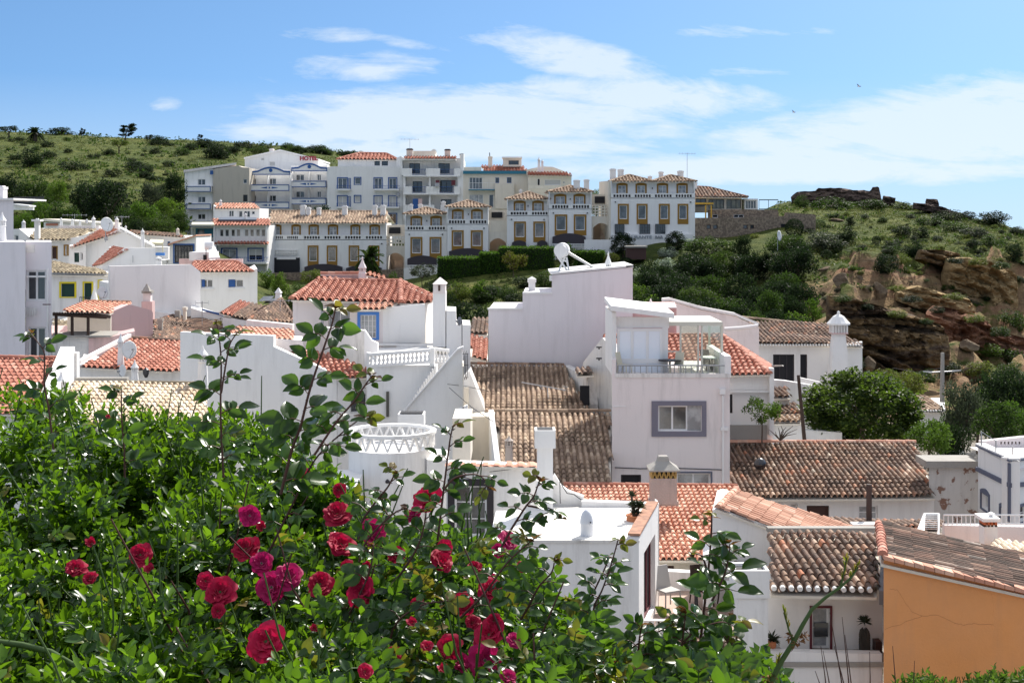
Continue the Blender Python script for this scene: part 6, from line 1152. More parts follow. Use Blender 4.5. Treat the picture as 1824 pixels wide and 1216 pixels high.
# curved wing wall rising to the tall chimney
tp = [(955, 850), (985, 850), (988, 845), (993, 853), (1000, 865), (1012, 874), (1025, 879), (1040, 884)]
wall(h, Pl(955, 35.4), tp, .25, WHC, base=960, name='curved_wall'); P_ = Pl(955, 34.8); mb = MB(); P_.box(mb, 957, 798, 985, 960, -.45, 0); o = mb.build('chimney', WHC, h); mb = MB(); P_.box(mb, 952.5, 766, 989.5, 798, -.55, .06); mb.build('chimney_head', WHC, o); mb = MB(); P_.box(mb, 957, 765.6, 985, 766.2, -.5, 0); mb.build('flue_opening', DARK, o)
mb = MB(); mb.tube([W(1000, 862, 35), W(1010, 878, 34.9), W(1022, 880, 34.9), W(1036, 890, 34.9)], .012, .012, 4); mb.bar(W(997, 852, 35), W(998, 896, 35), .01, 4); mb.build('loose_cable', DKM, h)
wall(h, Pl(850, 36.5), [(795, 824), (880, 826), (957, 831)], .45, WH, [(810, 865, 867, 955, dict(fr=WFR, bars=(2, 3), glass=GLB, fw=.05, sur=BLK, sw=.18, door=True))], name='window_wall', base=1000)
roof(h, [W(795, 828, 36.2), W(957, 831, 36.2), W(957, 824, 37), W(795, 821, 37)], (1, 0, 0), T_PINK, sp=.3, prof=5, amp=.02)
mb = MB(); Pl(815, 38).box(mb, 806, 745, 838, 824, -2, 0); mb.build('side_wall', CRM, h)
mb = MB(); mb.bar(W(872, 840, 36.3), W(955, 830, 36.2), .008, 4); mb.build('wire', DKM, h)
t = thing('roof_vent', 'white bullet shaped vent standing on the sunny roof terrace', 'vent', W(1045, 961, 32.0)); mb = MB(); mb.lathe(W(1045, 961, 32.0), [(.15, 0), (.145, .36), (.155, .37), (.155, .40), (.14, .52), (.10, .62), (.05, .68), (.005, .70)], 20); mb.build('cowl', mat('grey_white_paint', (.62, .64, .68), .5), t, True); mb = MB(); mb.bar(W(1052, 930, 31.8), W(1052, 930, 31.9), .02); mb.build('bolt', DKM, t)
# round tower
t = thing('round_tower', 'round white tower with a pierced triangle parapet in front of the stair house', 'tower', W(697, 1000, 40)); c = W(697, 800, 40); R_ = 78 / F * 40
mb = MB(); mb.lathe((c.x, 40, 0), [(R_ * .97, -14), (R_ * .97, W(0, 795, 40).z), (R_ * .88, W(0, 795, 40).z), (R_ * .88, W(0, 797, 40).z)], 64); mb.build('wall', WH, t, False)
zt, zb = W(0, 768, 40).z, W(0, 793, 40).z; mb = MB(); nn = 24; rr = R_ * 1.0
for k in range(64):
    a0, a1 = 2 * math.pi * k / 64, 2 * math.pi * (k + 1) / 64; 
    P = lambda a, r, z: Vector((c.x + r * math.cos(a), 40 + r * math.sin(a), z))
    mb.hexa([P(a0, rr * .9, zt - .03), P(a1, rr * .9, zt - .03), P(a1, rr * 1.03, zt - .03), P(a0, rr * 1.03, zt - .03), P(a0, rr * .9, zt + .05), P(a1, rr * .9, zt + .05), P(a1, rr * 1.03, zt + .05), P(a0, rr * 1.03, zt + .05)])
mb.build('parapet_rim', WH, t); mb = MB()
for k in range(nn):
    a0, a1 = 2 * math.pi * k / nn, 2 * math.pi * (k + .5) / nn; a2 = 2 * math.pi * (k + 1) / nn
    for p_, q_ in ((a0, a1), (a2, a1)):
        A, B_ = P(p_, rr * .96, zb), P(q_, rr * .96, zt); tn = (B_ - A).normalized().cross(P((p_ + q_) / 2, 1, 0) - P(0, 0, 0)).normalized() * .025; ot = Vector((math.cos(p_), math.sin(p_), 0)) * .05
        mb.hexa([A - tn - ot, A + tn - ot, A + tn + ot, A - tn + ot, B_ - tn - ot, B_ + tn - ot, B_ + tn + ot, B_ - tn + ot])
mb.build('triangle_lattice', WHC, t); mb = MB(); mb.lathe((c.x + .0, 40 - R_ * .97, W(0, 843, 40).z), [(.05, -.05), (.07, 0), (.02, .06)], 8); mb.build('spout', BLK, t)
tag(wall(None, Pl(745, 39.2), [(760, 818), (800, 822)], 2, WHC, base=1000, name='link_wall'), 'short white link wall right of the round tower', 'wall'); 
mb = MB(); Pl(590, 37.2).box(mb, 560, 866, 633, 1420, -2.5, 0); tag(mb.build('low_block', WHC, None), 'low white block below the round tower, hidden by the roses', 'building')
# ------------------------------------------------------------------ small patio
h = bld('patio', 'sunken white patio with a triangle pierced parapet left of the box chimney', 1240, 33.5, 'patio')
wall(h, Pl(1170, 36.5), [(1170, 1016), (1275, 1022)], .3, WH, base=1120, name='back_wall'); fl2 = MB(); z = W(0, 1100, 34).z; fl2.quad((3.3, 33, z), (6.2, 33, z), (6.2, 36.6, z), (3.3, 36.6, z)); fl2.build('patio_floor', mat('clay_floor', (.45, .33, .27), .9), h)
wall(h, Pl(1140, 32.8), [(1140, 1104), (1312, 1108)], .15, WH, holes=[(1166, 1106, 1190, 1122), (1275, 1108, 1310, 1128)], base=1132, through=True, name='pierced_parapet')
wall(h, Pl(1130, 31.6), [(1130, 1190), (1312, 1195)], 1.2, WH, base=1400, name='lower_wall')
lt = MB(); P_ = Pl(1140, 32.85); 
for a, b in ((1166, 1190), (1275, 1310)):
    n = max(2, int((b - a) / 8)); 
    for k in range(n): x = a + (b - a) * k / n; w_ = (b - a) / n; lt.bar(P_.h(x, 1124, -.05), P_.h(x + w_ / 2, 1106, -.05), .02, 4); lt.bar(P_.h(x + w_ / 2, 1106, -.05), P_.h(x + w_, 1124, -.05), .02, 4)
lt.build('triangle_lattice', WHC, h)
roof(h, [W(1130, 1178, 31.3), W(1312, 1184, 31.3), W(1312, 1136, 32.8), W(1140, 1132, 32.8)], (1, 0, 0), T_BRN, sp=.21, amp=.06); roof(h, [W(985, 1178, 29.5), W(1060, 1178, 29.5), W(1060, 1150, 30.5), W(1000, 1150, 30.5)], (1, 0, 0), T_BRN, sp=.21, amp=.06)
chair(W(1190, 1082, 34.6), .5, 'folding metal patio chair with a maroon cushion at the left patio wall', mat('pale_chair_mesh', (.42, .40, .38), .6)); chair(W(1250, 1080, 35.2), .2, 'dark slatted chair in the middle of the patio', WOOD); chair(W(1303, 1075, 34.8), -.9, 'dark folding chair beside the box chimney on the patio', WOOD)
table(W(1240, 1084, 34.2), 'small white round table in the middle of the patio', WFR, DKM, .28, .55); table(W(1296, 1082, 34), 'small white table next to the box chimney on the patio', WFR, DKM, .3, .55)
# box chimney
t = thing('box_chimney', 'tall white box chimney with a silver cone cowl between the patio and the balcony house', 'chimney', W(1340, 1216, 30.5)); P_ = Pl(1312, 30.3); mb = MB(); P_.box(mb, 1315, 1064, 1368, 1420, -.65, 0); mb.build('shaft', WH, t)
mb = MB()
for a, b, o1, o0 in ((1308, 1370, .05, -.04), (1308, 1370, -.62, -.72)): P_.box(mb, a, 1015, b, 1064, o0, o1)
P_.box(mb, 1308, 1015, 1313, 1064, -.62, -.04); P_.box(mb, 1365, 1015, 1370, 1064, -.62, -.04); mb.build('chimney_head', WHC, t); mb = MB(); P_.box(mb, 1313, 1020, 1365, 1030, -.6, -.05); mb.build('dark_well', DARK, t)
mb = MB(); c = P_.h(1340, 1019, -.35); mb.lathe(c, [(.16, -.1), (.16, 0), (.17, .01), (.02, .10), (.005, .11)], 20); mb.build('cowl', MET, t); wall(t, Pl(1312, 31.2), [(1308, 1180), (1367, 1180)], .5, WH, base=1400, name='plinth')
# ------------------------------------------------------------------ balcony house (right)
h = bld('house', 'barrel roofed white house with a recessed balcony beside the orange wall', 1465, 31)
roof(h, [W(1374, 1048, 30.6), W(1562, 1052, 30.6), W(1567, 949, 34.6), W(1371, 946, 34.6)], (1, 0, 0), T_BRN, sp=.192, course=.37, amp=.062, jit=.014); mb = MB(); Pl(1371, 34.8).box(mb, 1368, 940, 1570, 948, -.25, 0); mb.build('ridge_mortar', STL, h)
[tag(MB().bar(W(1379 + k * 15.55, 1048 + k * .3, 30.55), W(1379 + k * 15.55, 1048 + k * .3, 30.55) + Vector((0, .08, .02)), .058, 8).build('mortared_tile_end', WHC, h), 'whitewashed end of an eave tile', None) for k in range(12)]
wall(h, Pl(1366, 31.6), [(1366, 1046), (1572, 1050)], 3.5, WHC, [(1446, 1082, 1478, 1156, dict(door=True, fr=WFR, glass=CUR, bars=(1, 2), fw=.05, sur=MAR, sw=.05))], base=1300, name='recessed_wall')
mb = MB(); Pl(1446, 31.72).box(mb, 1450, 1108, 1474, 1132, -.02, .05); mb.build('dark_pane', GL, h)
wall(h, Pl(1312, 30.7), [(1366, 1160), (1571, 1164)], .25, WH, base=1420, name='balcony_wall'); mb = MB(); Pl(1366, 31.5).box(mb, 1366, 1158, 1571, 1166, -.9, .85); mb.build('balcony_floor', STL, h)
mb = MB(); A, B_ = W(1566, 1052, 30.6), W(1571, 948, 34.6); e = Vector((.14, 0, 0)); mb.hexa([A - Vector((0, 0, .3)), A + e - Vector((0, 0, .3)), B_ + e - Vector((0, 0, .3)), B_ - Vector((0, 0, .3)), A, A + e, B_ + e, B_]); mb.build('valley_flashing', mat('lead_flashing', (.20, .21, .23), .7), h)
mb = MB(); Pl(1363, 31).box(mb, 1361, 1155, 1392, 1160, -.3, .2); mb.build('plant_shelf', STL, h); mb = MB(); Pl(1560, 31.3).box(mb, 1560, 1143, 1571, 1162, -.3, 0); tag(mb.build('planter_box', BRD, None), 'brown box in the right corner of the balcony by the orange wall', 'box')
# orange house
h = bld('house', 'orange plastered house with a sideways sloping roof of streaky old tiles, lower right corner', 1700, 30)
X1, Y1 = 2000, 1094; wall(h, Pl(1574, 29.6), [(1574, 992), (1824, 1052), (X1, Y1)], .35, ORG, base=1500, body=(3.2, 60), name='orange_wall')
A, B_ = W(1573, 989, 29.5), W(X1, 1091, 29.5); A2, B2 = W(1566, 933, 33.3), W(X1, 1020, 33.3); T_STR = mat('streaky_old_tile', (1, 1, 1), .9, island=[(0, (.10, .07, .055)), (.5, (.19, .125, .095)), (.8, (.28, .165, .12)), (.94, (.40, .26, .19)), (1, (.66, .55, .46))], col2=(.075, .06, .05), scale=1.6, bump=.5, thr=(.46, .6))
roof(h, [A, B_, B2, A2], A2 - A, T_STR, sp=.19, course=.42, amp=.045, jit=.02); caps(h, A + Vector((0, 0, .03)), A2 + Vector((0, 0, .03)), T_RED, .11, .36)
vt = MB(); n = 24
for k in range(n): a = A + (B_ - A) * (k / n); b = A + (B_ - A) * ((k + 1.05) / n); vt.hexa([a + Vector((0, -.10, -.07)), b + Vector((0, -.10, -.07)), b + Vector((0, .10, -.05)), a + Vector((0, .10, -.05)), a + Vector((0, -.10, .02 + .015 * (k % 2))), b + Vector((0, -.10, .005)), b + Vector((0, .10, .04)), a + Vector((0, .10, .04))])
vt.build('verge_tiles', T_PINK, h)
cr = MB(); P_ = Pl(1574, 29.6); ck = mat('crack_dark', (.50, .21, .085), .9); R = random.Random(3)
for path in ([(1585, 1048), (1598, 1050), (1612, 1072), (1625, 1090), (1645, 1096), (1670, 1095), (1700, 1108), (1715, 1112), (1735, 1110), (1770, 1112)], [(1576, 1120), (1600, 1112), (1625, 1103), (1643, 1096)], [(1712, 1112), (1711, 1150), (1708, 1190)], [(1767, 1112), (1770, 1080), (1764, 1045)]):
    pts = []
    for (a, b), (c_, d_) in zip(path, path[1:]):
        for k in range(4): pts.append((a + (c_ - a) * k / 4 + R.uniform(-1, 1), b + (d_ - b) * k / 4 + R.uniform(-1, 1)))
    pts.append(path[-1])
    for a, b in zip(pts, pts[1:]): cr.quad(P_.h(a[0], a[1] - .35, .003), P_.h(b[0], b[1] - .35, .003), P_.h(b[0], b[1] + .35, .003), P_.h(a[0], a[1] + .35, .003))
cr.build('crack', ck, h)
# C6 long brown roof
h = bld('house', 'long low house with a mottled brown barrel roof carrying a black ball', 1480, 52)
roof(h, [W(1296, 884, 48.4), W(1666, 880, 48.4), W(1630, 787, 54.2), W(1296, 788, 54.2)], (1, 0, 0), T_BRN, sp=.19, course=.37, amp=.06, jit=.016); caps(h, W(1296, 786, 54.2), W(1630, 786, 54.2), T_PINK, .10)
wall(h, Pl(1300, 48.9), [(1296, 884), (1664, 881)], 5, WHC, [(1437, 900, 1477, 940, dict(door=True, fr=BRD, glass=BRD, bars=(1, 1))), (1529, 900, 1564, 926, dict(bars=(2, 2), glass=CUR)), (1407, 896, 1421, 906, dict(bars=(1, 1), glass=SHU))], base=1000)
mb = MB(); mb.lathe(W(1354, 826, 50.6), [(.02, -.22), (.15, -.17), (.22, -.05), (.22, .05), (.15, .17), (.02, .22)], 16); tag(mb.build('black_ball', mat('glossy_black_plastic', (.015, .015, .02), .2, spec=.8), None, True), 'glossy black ball cowl sitting on the mottled brown roof', 'vent cowl')
mb = MB(); mb.bar(W(1548, 935, 40), W(1548, 862, 40), .08, 8); tag(mb.build('stove_pipe', mat('rusty_pipe', (.07, .05, .045), .8, var=.4), None), 'rusty brown stove pipe rising in front of the long mottled roof', 'pipe')
h = bld('low_roof', 'low pale concrete roof behind the rusty stove pipe', 1545, 39.5, 'roof'); wall(h, Pl(1515, 39), [(1520, 934), (1572, 934)], .4, WHD, base=1000); roof(h, [W(1480, 931, 39.4), W(1680, 940, 39.4), W(1680, 928, 41), W(1480, 925, 41)], (1, 0, 0), T_BRN, sp=.2)
# peeling wall
h = bld('old_wall_building', 'old peeling stone building with a concrete slab top left of the blue trimmed house', 1700, 50, 'building'); wall(h, Pl(1655, 49), [(1655, 832), (1744, 832)], 1.2, PEEL, base=960); mb = MB(); Pl(1652, 48.8).box(mb, 1650, 821, 1744, 833, -1.3, 0); mb.build('slab', STL, h)
# C7
h = bld('house', 'white house with slate blue trim and a railed roof terrace at the right edge', 1800, 46)
c0 = Pl(1742, 48.5, 1799, 45); c1 = Pl(1799, 45, 1850, 46.5)
SL = dict(sur=SLATE, sw=.09)
wall(h, c0, [(1742, 793), (1800, 821)], .3, WHC, [(1749, 876, 1762, 912, dict(SL, glass=SHU, arch=.1, bars=(1, 1))), (1783, 902, 1792, 925, dict(SL, arch=.08, bars=(1, 1)))], base=1000, name='left_wall'); wall(h, c1, [(1800, 819), (1890, 812)], .3, WHC, [(1812, 904, 1830, 925, dict(SL, bars=(2, 2)))], base=1000, name='right_wall')
mb = MB(); c0.box(mb, 1793.5, 822, 1801, 930, 0, .05); c1.box(mb, 1799, 822, 1804, 930, 0, .05)
for (x0, y0), (x1, y1), Q in (((1741, 838), (1801, 868), c0), ((1799, 868), (1860, 862), c1), ((1741, 795), (1801, 822), c0), ((1799, 822), (1860, 815), c1)): A, B_ = Q.h(x0, y0, .07), Q.h(x1, y1, .07); u2 = Vector((0, 0, .14 if y0 > 830 else .06)); e = -Q.n * .1; mb.hexa([A, B_, B_ + e, A + e, A + u2, B_ + u2, B_ + e + u2, A + e + u2])
mb.build('slate_trim', SLATE, h); mb = MB()
for (x0, y0), (x1, y1), Q in (((1740, 792), (1801, 819), c0), ((1799, 819), (1890, 811), c1)): A, B_ = Q.h(x0, y0, .05), Q.h(x1, y1, .05); u2 = Vector((0, 0, .06)); e = -Q.n * .35; mb.hexa([A, B_, B_ + e, A + e, A + u2, B_ + u2, B_ + e + u2, A + e + u2])
mb.build('coping', WHC, h); wall(h, Pl(1745, 50), [(1748, 786), (1824, 778), (1890, 775)], .3, PINKW, base=900, name='rear_parapet', holes=[(1782 + k * 6.5, 786, 1785 + k * 6.5, 791) for k in range(6)]); mb = MB(); z = W(0, 812, 48).z; a = c0.h(1742, 830, -.2); b = c0.h(1800, 830, -.2); c_ = c1.h(1890, 830, -.2); mb.poly([(a.x, a.y, z), (b.x, b.y, z), (c_.x, c_.y, z), (c_.x, 50, z), (a.x, 50, z)]); mb.build('terrace_floor', PINKW, h)
[MB().bar(W(x, y0, 46.5), W(x, y1, 46.5), .025).build('rail_post', MET, h) for x, y0, y1 in ((1748, 768, 793), (1774, 784, 806), (1804, 795, 819))]; MB().bar(W(1748, 769, 46.5), W(1774, 785, 46.5), .012).build('handrail', MET, h)
mb = MB(); c0.box(mb, 1760, 806, 1780, 816, 0, .03); mb.build('scalloped_relief', WHC, h)
# terrace in front right
h = bld('terrace_house', 'flat white railed terrace with a brick topped chimney at the right edge', 1750, 38, 'building')
wall(h, Pl(1683, 38), [(1683, 935), (1890, 940)], .25, PINKW, base=1000); rail(h, Pl(1683, 38), 1683, 918, 1890, 937, -.1, WFR, step=.12, r=.012)
mb = MB(); Pl(1753, 36.8).box(mb, 1753, 935, 1777, 972, -.4, 0); o = mb.build('chimney', WHC, h); mb = MB(); [Pl(1753, 36.8).box(mb, x, 928, x + 4.5, 938, -.4, 0) for x in (1753, 1759, 1765, 1772)]; mb.build('brick_vents', mat('red_brick', (.45, .14, .07), .9), o); mb = MB(); Pl(1753, 36.7).box(mb, 1749, 922, 1780, 928, -.6, .1); mb.lathe(W(1765, 922, 36.9), [(.05, 0), (.05, .08), (.1, .09), (.1, .12), (.02, .16)], 10); mb.build('chimney_cap', WHC, o)
roof(h, [W(1760, 985, 35), W(1900, 1003, 35), W(1900, 975, 36.8), W(1775, 966, 36.8)], (1, 0, 0), T_CRM, sp=.2)
t = thing('ladder_stair', 'white railed stair head with slatted steps left of the white railing', 'stair', W(1655, 950, 38)); mb = MB()
for k in range(8): y = 917 + k * 3.4; mb.hexa([W(1646, y + 1.2, 38 - k * .12), W(1671, y + 1.2, 38 - k * .12), W(1671, y + 1.2, 38.2 - k * .12), W(1646, y + 1.2, 38.2 - k * .12), W(1646, y, 38 - k * .12), W(1671, y, 38 - k * .12), W(1671, y, 38.2 - k * .12), W(1646, y, 38.2 - k * .12)])
mb.build('steps', WHC, t); mb = MB(); mb.bar(W(1647, 915, 38.1), W(1672, 915, 38.1), .03); mb.bar(W(1672, 915, 38.1), W(1671, 955, 37), .035); mb.bar(W(1647, 915, 38.1), W(1635, 945, 37), .035); mb.hexa([W(1633, 945, 37), W(1647, 945, 37), W(1647, 945, 37.1), W(1633, 945, 37.1), W(1645, 916, 38), W(1648, 916, 38), W(1648, 916, 38.1), W(1645, 916, 38.1)]); mb.build('handrail', WFR, t)
# utility pole
t = thing('street_lamp', 'concrete pole with two street lamp arms in front of the cliff at right', 'street lamp', W(1678, 716, 74)); mb = MB(); mb.bar(W(1678, 716, 74), W(1679, 628, 74), .13, 8, .09); mb.build('post', STL, t)
for s, y in ((-1, 663), (1, 661)):
    mb = MB(); mb.bar(W(1678, 662, 74), W(1678 + s * 22, y, 74), .035); mb.build('arm', MET, t); mb = MB(); mb.hexa([W(1678 + s * 18, y + 1, 73.8), W(1678 + s * 34, y - 1, 73.8), W(1678 + s * 34, y - 1, 74.2), W(1678 + s * 18, y + 1, 74.2), W(1678 + s * 18, y - 2, 73.8), W(1678 + s * 34, y - 2.5, 73.8), W(1678 + s * 34, y - 2.5, 74.2), W(1678 + s * 18, y - 2, 74.2)]); mb.build('lamp_head', DISH, t)
# wires
def wire(pts, label, r=.012): mb = MB(); mb.tube(pts, r, r, 4); return tag(mb.build('wire', DKM, None), label, 'wire')
wire([W(797, 684, 50), W(830, 688, 52), W(870, 696, 54)], 'thin black wire crossing from the stair wall to the shaded roof'); wire([W(800, 690, 50), W(840, 725, 48), W(878, 750, 46)], 'thin wire running down past the brown roof corner'); wire([W(1678, 655, 74), W(1630, 662, 80), W(1590, 655, 90)], 'wire from the lamp pole to the rock face')
dish(1387, 420, 128, 10, 19, 'white ground mounted satellite dish on the sunny grass below the stone wall', 1, .1, mast=1.5)

# ------------------------------------------------------------------ vegetation
def leafy(name, a, b, c_, tr=(.10, .20, .01), ov=.25, spec=.12, rough=.55):
    return mat(name, (1, 1, 1), rough, island=[(0, a), (.55, b), (1, c_)], transl=tr, objvar=ov, spec=spec)
F_DK = leafy('dark_evergreen_leaves', (.006, .014, .008), (.013, .026, .011), (.030, .048, .02), tr=(.02, .04, .005))
F_SC = leafy('hill_scrub_leaves', (.040, .048, .014), (.082, .088, .027), (.16, .14, .06), tr=(.09, .13, .02), ov=0)
F_MD = leafy('green_leaves', (.018, .034, .010), (.036, .064, .016), (.07, .105, .028), tr=(.05, .10, .008))
F_BR = leafy('bright_green_leaves', (.035, .07, .010), (.068, .12, .018), (.12, .18, .035))
F_NT = leafy('glossy_tree_leaves', (.010, .022, .008), (.03, .055, .014), (.16, .21, .04), spec=.22, rough=.5, tr=(.14, .24, .01))
F_GR = leafy('grey_green_leaves', (.025, .034, .021), (.05, .064, .038), (.085, .10, .065), tr=(.05, .07, .03))
F_OL = leafy('olive_yellow_leaves', (.06, .07, .015), (.12, .13, .028), (.20, .19, .045))
F_AU = leafy('russet_leaves', (.05, .03, .012), (.11, .06, .022), (.14, .12, .03))
F_RD = leafy('dark_red_leaves', (.03, .012, .012), (.06, .022, .02), (.09, .04, .03))
F_SL = leafy('silvery_leaves', (.16, .19, .16), (.36, .40, .36), (.62, .66, .62))
BARK = mat('grey_brown_bark', (.10, .075, .055), .9, var=.4, bump=.6)
def quads_mesh(name, Cn, Dr, Nm, L, Wd, m, parent, tmpl='rhomb'):
    """many leaves as one mesh: centres, pointing directions, normals, lengths, widths (arrays)"""
    n = len(Cn); Dr = Dr / (np.linalg.norm(Dr, axis=1, keepdims=True) + 1e-9); S = np.cross(Dr, Nm); S /= (np.linalg.norm(S, axis=1, keepdims=True) + 1e-9); Nn = np.cross(S, Dr)
    if tmpl == 'rhomb': T = np.array([(0, 0, 0), (.45, .5, .12), (1, 0, 0), (.45, -.5, .12)]); Fs = [(0, 1, 2), (0, 2, 3)]
    elif tmpl == 'leaf':
        T = np.array([(0, 0, 0), (.30, .42, .10), (.62, .42, .06), (1, 0, -.10), (.62, -.42, .06), (.30, -.42, .10), (.32, 0, -.03), (.66, 0, -.05)]); Fs = [(0, 1, 6), (1, 2, 7, 6), (2, 3, 7), (0, 6, 5), (6, 7, 4, 5), (7, 3, 4)]
    elif tmpl == 'big':
        T = []; rows = [(0, 0.03), (.1, .26), (.25, .42), (.45, .5), (.65, .45), (.83, .28), (.94, .12), (1.0, .0)]
        for a, w_ in rows:
            for s in (-1, -.5, 0, .5, 1): T.append((a, w_ * s * (1 + .05 * math.sin(a * 60)), .10 * abs(s) * (w_ * 2) - .22 * a * a + .015 * math.sin(a * 25 + s * 2)))
        T = np.array(T); Fs = [(r * 5 + k, r * 5 + k + 1, (r + 1) * 5 + k + 1, (r + 1) * 5 + k) for r in range(7) for k in range(4)]
    K = len(T); V = (Cn[:, None, :] + Dr[:, None, :] * (T[None, :, 0:1] * L[:, None, None]) + S[:, None, :] * (T[None, :, 1:2] * Wd[:, None, None]) + Nn[:, None, :] * (T[None, :, 2:3] * L[:, None, None])).reshape(-1, 3)
    off = np.array(wloc(parent)) if parent is not None else np.zeros(3); V = V - off
    me = bpy.data.meshes.new(name); nv = n * K; me.vertices.add(nv); me.vertices.foreach_set('co', V.astype(np.float32).ravel())
    lens = np.tile([len(f) for f in Fs], n); idx = (np.concatenate([np.array(f) for f in Fs])[None, :] + (np.arange(n) * K)[:, None]).ravel()
    me.loops.add(len(idx)); me.loops.foreach_set('vertex_index', idx.astype(np.int32)); me.polygons.add(len(lens)); st = np.concatenate([[0], np.cumsum(lens)[:-1]]); me.polygons.foreach_set('loop_start', st.astype(np.int32))
    me.polygons.foreach_set('use_smooth', np.ones(len(lens), bool) if tmpl != 'rhomb' else np.zeros(len(lens), bool)); me.update(); me.validate(); me.materials.append(m)
    o = bpy.data.objects.new(name, me); C.objects.link(o)
    if parent is not None: o.parent = parent
    return o
def cluster_leaves(R, centres, rad, per, size, flat=.8, shell=.5, outward=.6):
    n = len(centres) * per; c = np.repeat(centres, per, 0); r = np.repeat(rad, per)[:, None]
    d = R.normal(size=(n, 3)); d /= np.linalg.norm(d, axis=1, keepdims=True); u = (shell + (1 - shell) * R.random((n, 1))); p = c + d * r * u * np.array([1, 1, flat])
    nm = d * outward + R.normal(size=(n, 3)) * .5 + np.array([0, 0, .35]); dr = R.normal(size=(n, 3)) + d * .8 + np.array([0, 0, -.1])
    L_ = size * (.6 + .8 * R.random(n)); return p, dr, nm, L_, L_ * (.5 + .25 * R.random(n))
PROTO = {}
def proto(kind, seed):
    """a plant one unit wide and one unit tall, standing on its origin"""
    key = (kind, seed)
    if key in PROTO: return PROTO[key]
    R = np.random.default_rng(seed * 31 + sum(map(ord, kind))); mb = MB(); leaf = []
    def dome(n, zlo, zhi, wfac=1.0, r0=.10, r1=.20, per=60, size=.045, flat=.8, lop=0.0):
        cs = []; rs = []
        while len(cs) < n:
            x, y, z = R.uniform(-1, 1, 3)
            q_ = x * x + y * y + z * z
            if q_ > 1 or q_ < .30: continue
            h = (z + 1) / 2; 
            cs.append((x * .5 * wfac * (1 - .15 * h) + lop * h, y * .5 * wfac, zlo + (zhi - zlo) * h)); rs.append(R.uniform(r0, r1))
        cs = np.array(cs); rs = np.array(rs); cs[:, 0] *= (1 - rs.mean()); cs[:, 1] *= (1 - rs.mean()); leaf.append(cluster_leaves(R, cs, rs, per, size, flat))
    def trunk(h, r, nl=5, spread=.3, lop=0):
        mb.tube([(0, 0, -.06), (.01 + lop * .3, 0, h * .5), (lop * .5, .01, h)], r, r * .6, 7)
        for k in range(nl): a = 2 * math.pi * k / nl + R.uniform(0, 1); mb.tube([(lop * .5, 0, h * .85), (math.cos(a) * spread * .5 + lop, math.sin(a) * spread * .5, h + .15), (math.cos(a) * spread + lop, math.sin(a) * spread, h + .32)], r * .5, r * .12, 5)
    if kind == 'tree': trunk(.35, .035); dome(46, .22, .90, 1, .10, .19, 80)
    elif kind == 'umbrella': trunk(.45, .04, 6, .33); dome(26, .50, .86, 1.0, .10, .16, 70, .045, .6)
    elif kind == 'bush': trunk(.2, .03, 5, .25); dome(34, .0, .84, 1, .14, .24, 70, .06)
    elif kind == 'low': trunk(.2, .03, 5, .3); dome(30, -.15, .75, 1, .13, .22, 60, .065, .9)
    elif kind == 'dense': trunk(.2, .03, 4, .2); dome(90, .02, .93, 1.05, .08, .12, 90, .035)
    elif kind == 'near': trunk(.3, .03, 7, .34); dome(120, .10, .90, 1.04, .07, .13, 150, .036)
    elif kind == 'sparse': trunk(.42, .018, 7, .36); dome(30, .42, .92, .95, .06, .13, 60, .045)
    elif kind == 'pine':
        mb.tube([(0, 0, -.05), (.06, 0, .4), (.18, 0, .95)], .03, .01, 6)
        for k in range(26):
            z = R.uniform(.25, .98); L0 = .42 * (1 - .5 * z) * (.6 + .6 * R.random()); a = R.uniform(-1.2, 1.2) if R.random() < .7 else R.uniform(2, 4.2); x0 = .18 * z; e = (x0 + math.cos(a) * L0, math.sin(a) * L0 * .8, z + .10 * L0 + R.uniform(-.03, .08)); mb.tube([(x0, 0, z - .05), e], .01, .003, 4)
            cs = np.array([[x0 + (e[0] - x0) * t, e[1] * t, z - .05 + (e[2] - z + .05) * t] for t in (.45, .65, .85, 1)]); leaf.append(cluster_leaves(R, cs, np.full(4, .055), 38, .045, .6))
    elif kind == 'palm':
        mb.lathe((0, 0, -.05), [(.07, 0), (.085, .2), (.075, .45), (.10, .52)], 10)
        for k in range(34):
            a = R.uniform(0, 6.28); up = R.uniform(-.5, 1.1); L0 = .45; pts = []
            for t in np.linspace(0, 1, 7): pts.append(np.array([math.cos(a) * L0 * t * (.9 if up < .8 else .55), math.sin(a) * L0 * t * (.9 if up < .8 else .55), .5 + L0 * (up * t - (.35 + .5 * (1 - abs(up))) * t * t)]))
            mb.tube(pts, .008, .003, 4); P_, D_ = [], []
            for i in range(1, 7):
                ax = pts[i] - pts[i - 1]; ax = ax / np.linalg.norm(ax); sd_ = np.cross(ax, [0, 0, 1]); sd_ /= np.linalg.norm(sd_) + 1e-6
                for s in (-1, 1):
                    for j in range(3): P_.append(pts[i - 1] + (pts[i] - pts[i - 1]) * j / 3); D_.append(ax * .9 + sd_ * s + np.array([0, 0, -.15]))
            P_ = np.array(P_); D_ = np.array(D_); n_ = len(P_); leaf.append((P_, D_, np.tile([0, 0, 1.], (n_, 1)) + R.normal(size=(n_, 3)) * .2, np.full(n_, .16), np.full(n_, .028)))
    elif kind == 'ball':
        n = 5200; d = R.normal(size=(n, 3)); d /= np.linalg.norm(d, axis=1, keepdims=True); p = np.array([0, 0, .5]) + d * .5 * (.93 + .09 * R.random((n, 1))) * np.array([1, 1, 1.]); L_ = .05 * (.6 + .6 * R.random(n)); leaf.append((p, R.normal(size=(n, 3)) + d * .5, d + R.normal(size=(n, 3)) * .35, L_, L_ * .6)); mb.tube([(0, 0, -.1), (0, 0, .3)], .04, .03, 6)
    arr = [np.concatenate([q_[i] for q_ in leaf]) for i in range(5)]; arr[0][:, 2] = np.maximum(arr[0][:, 2], -.05)
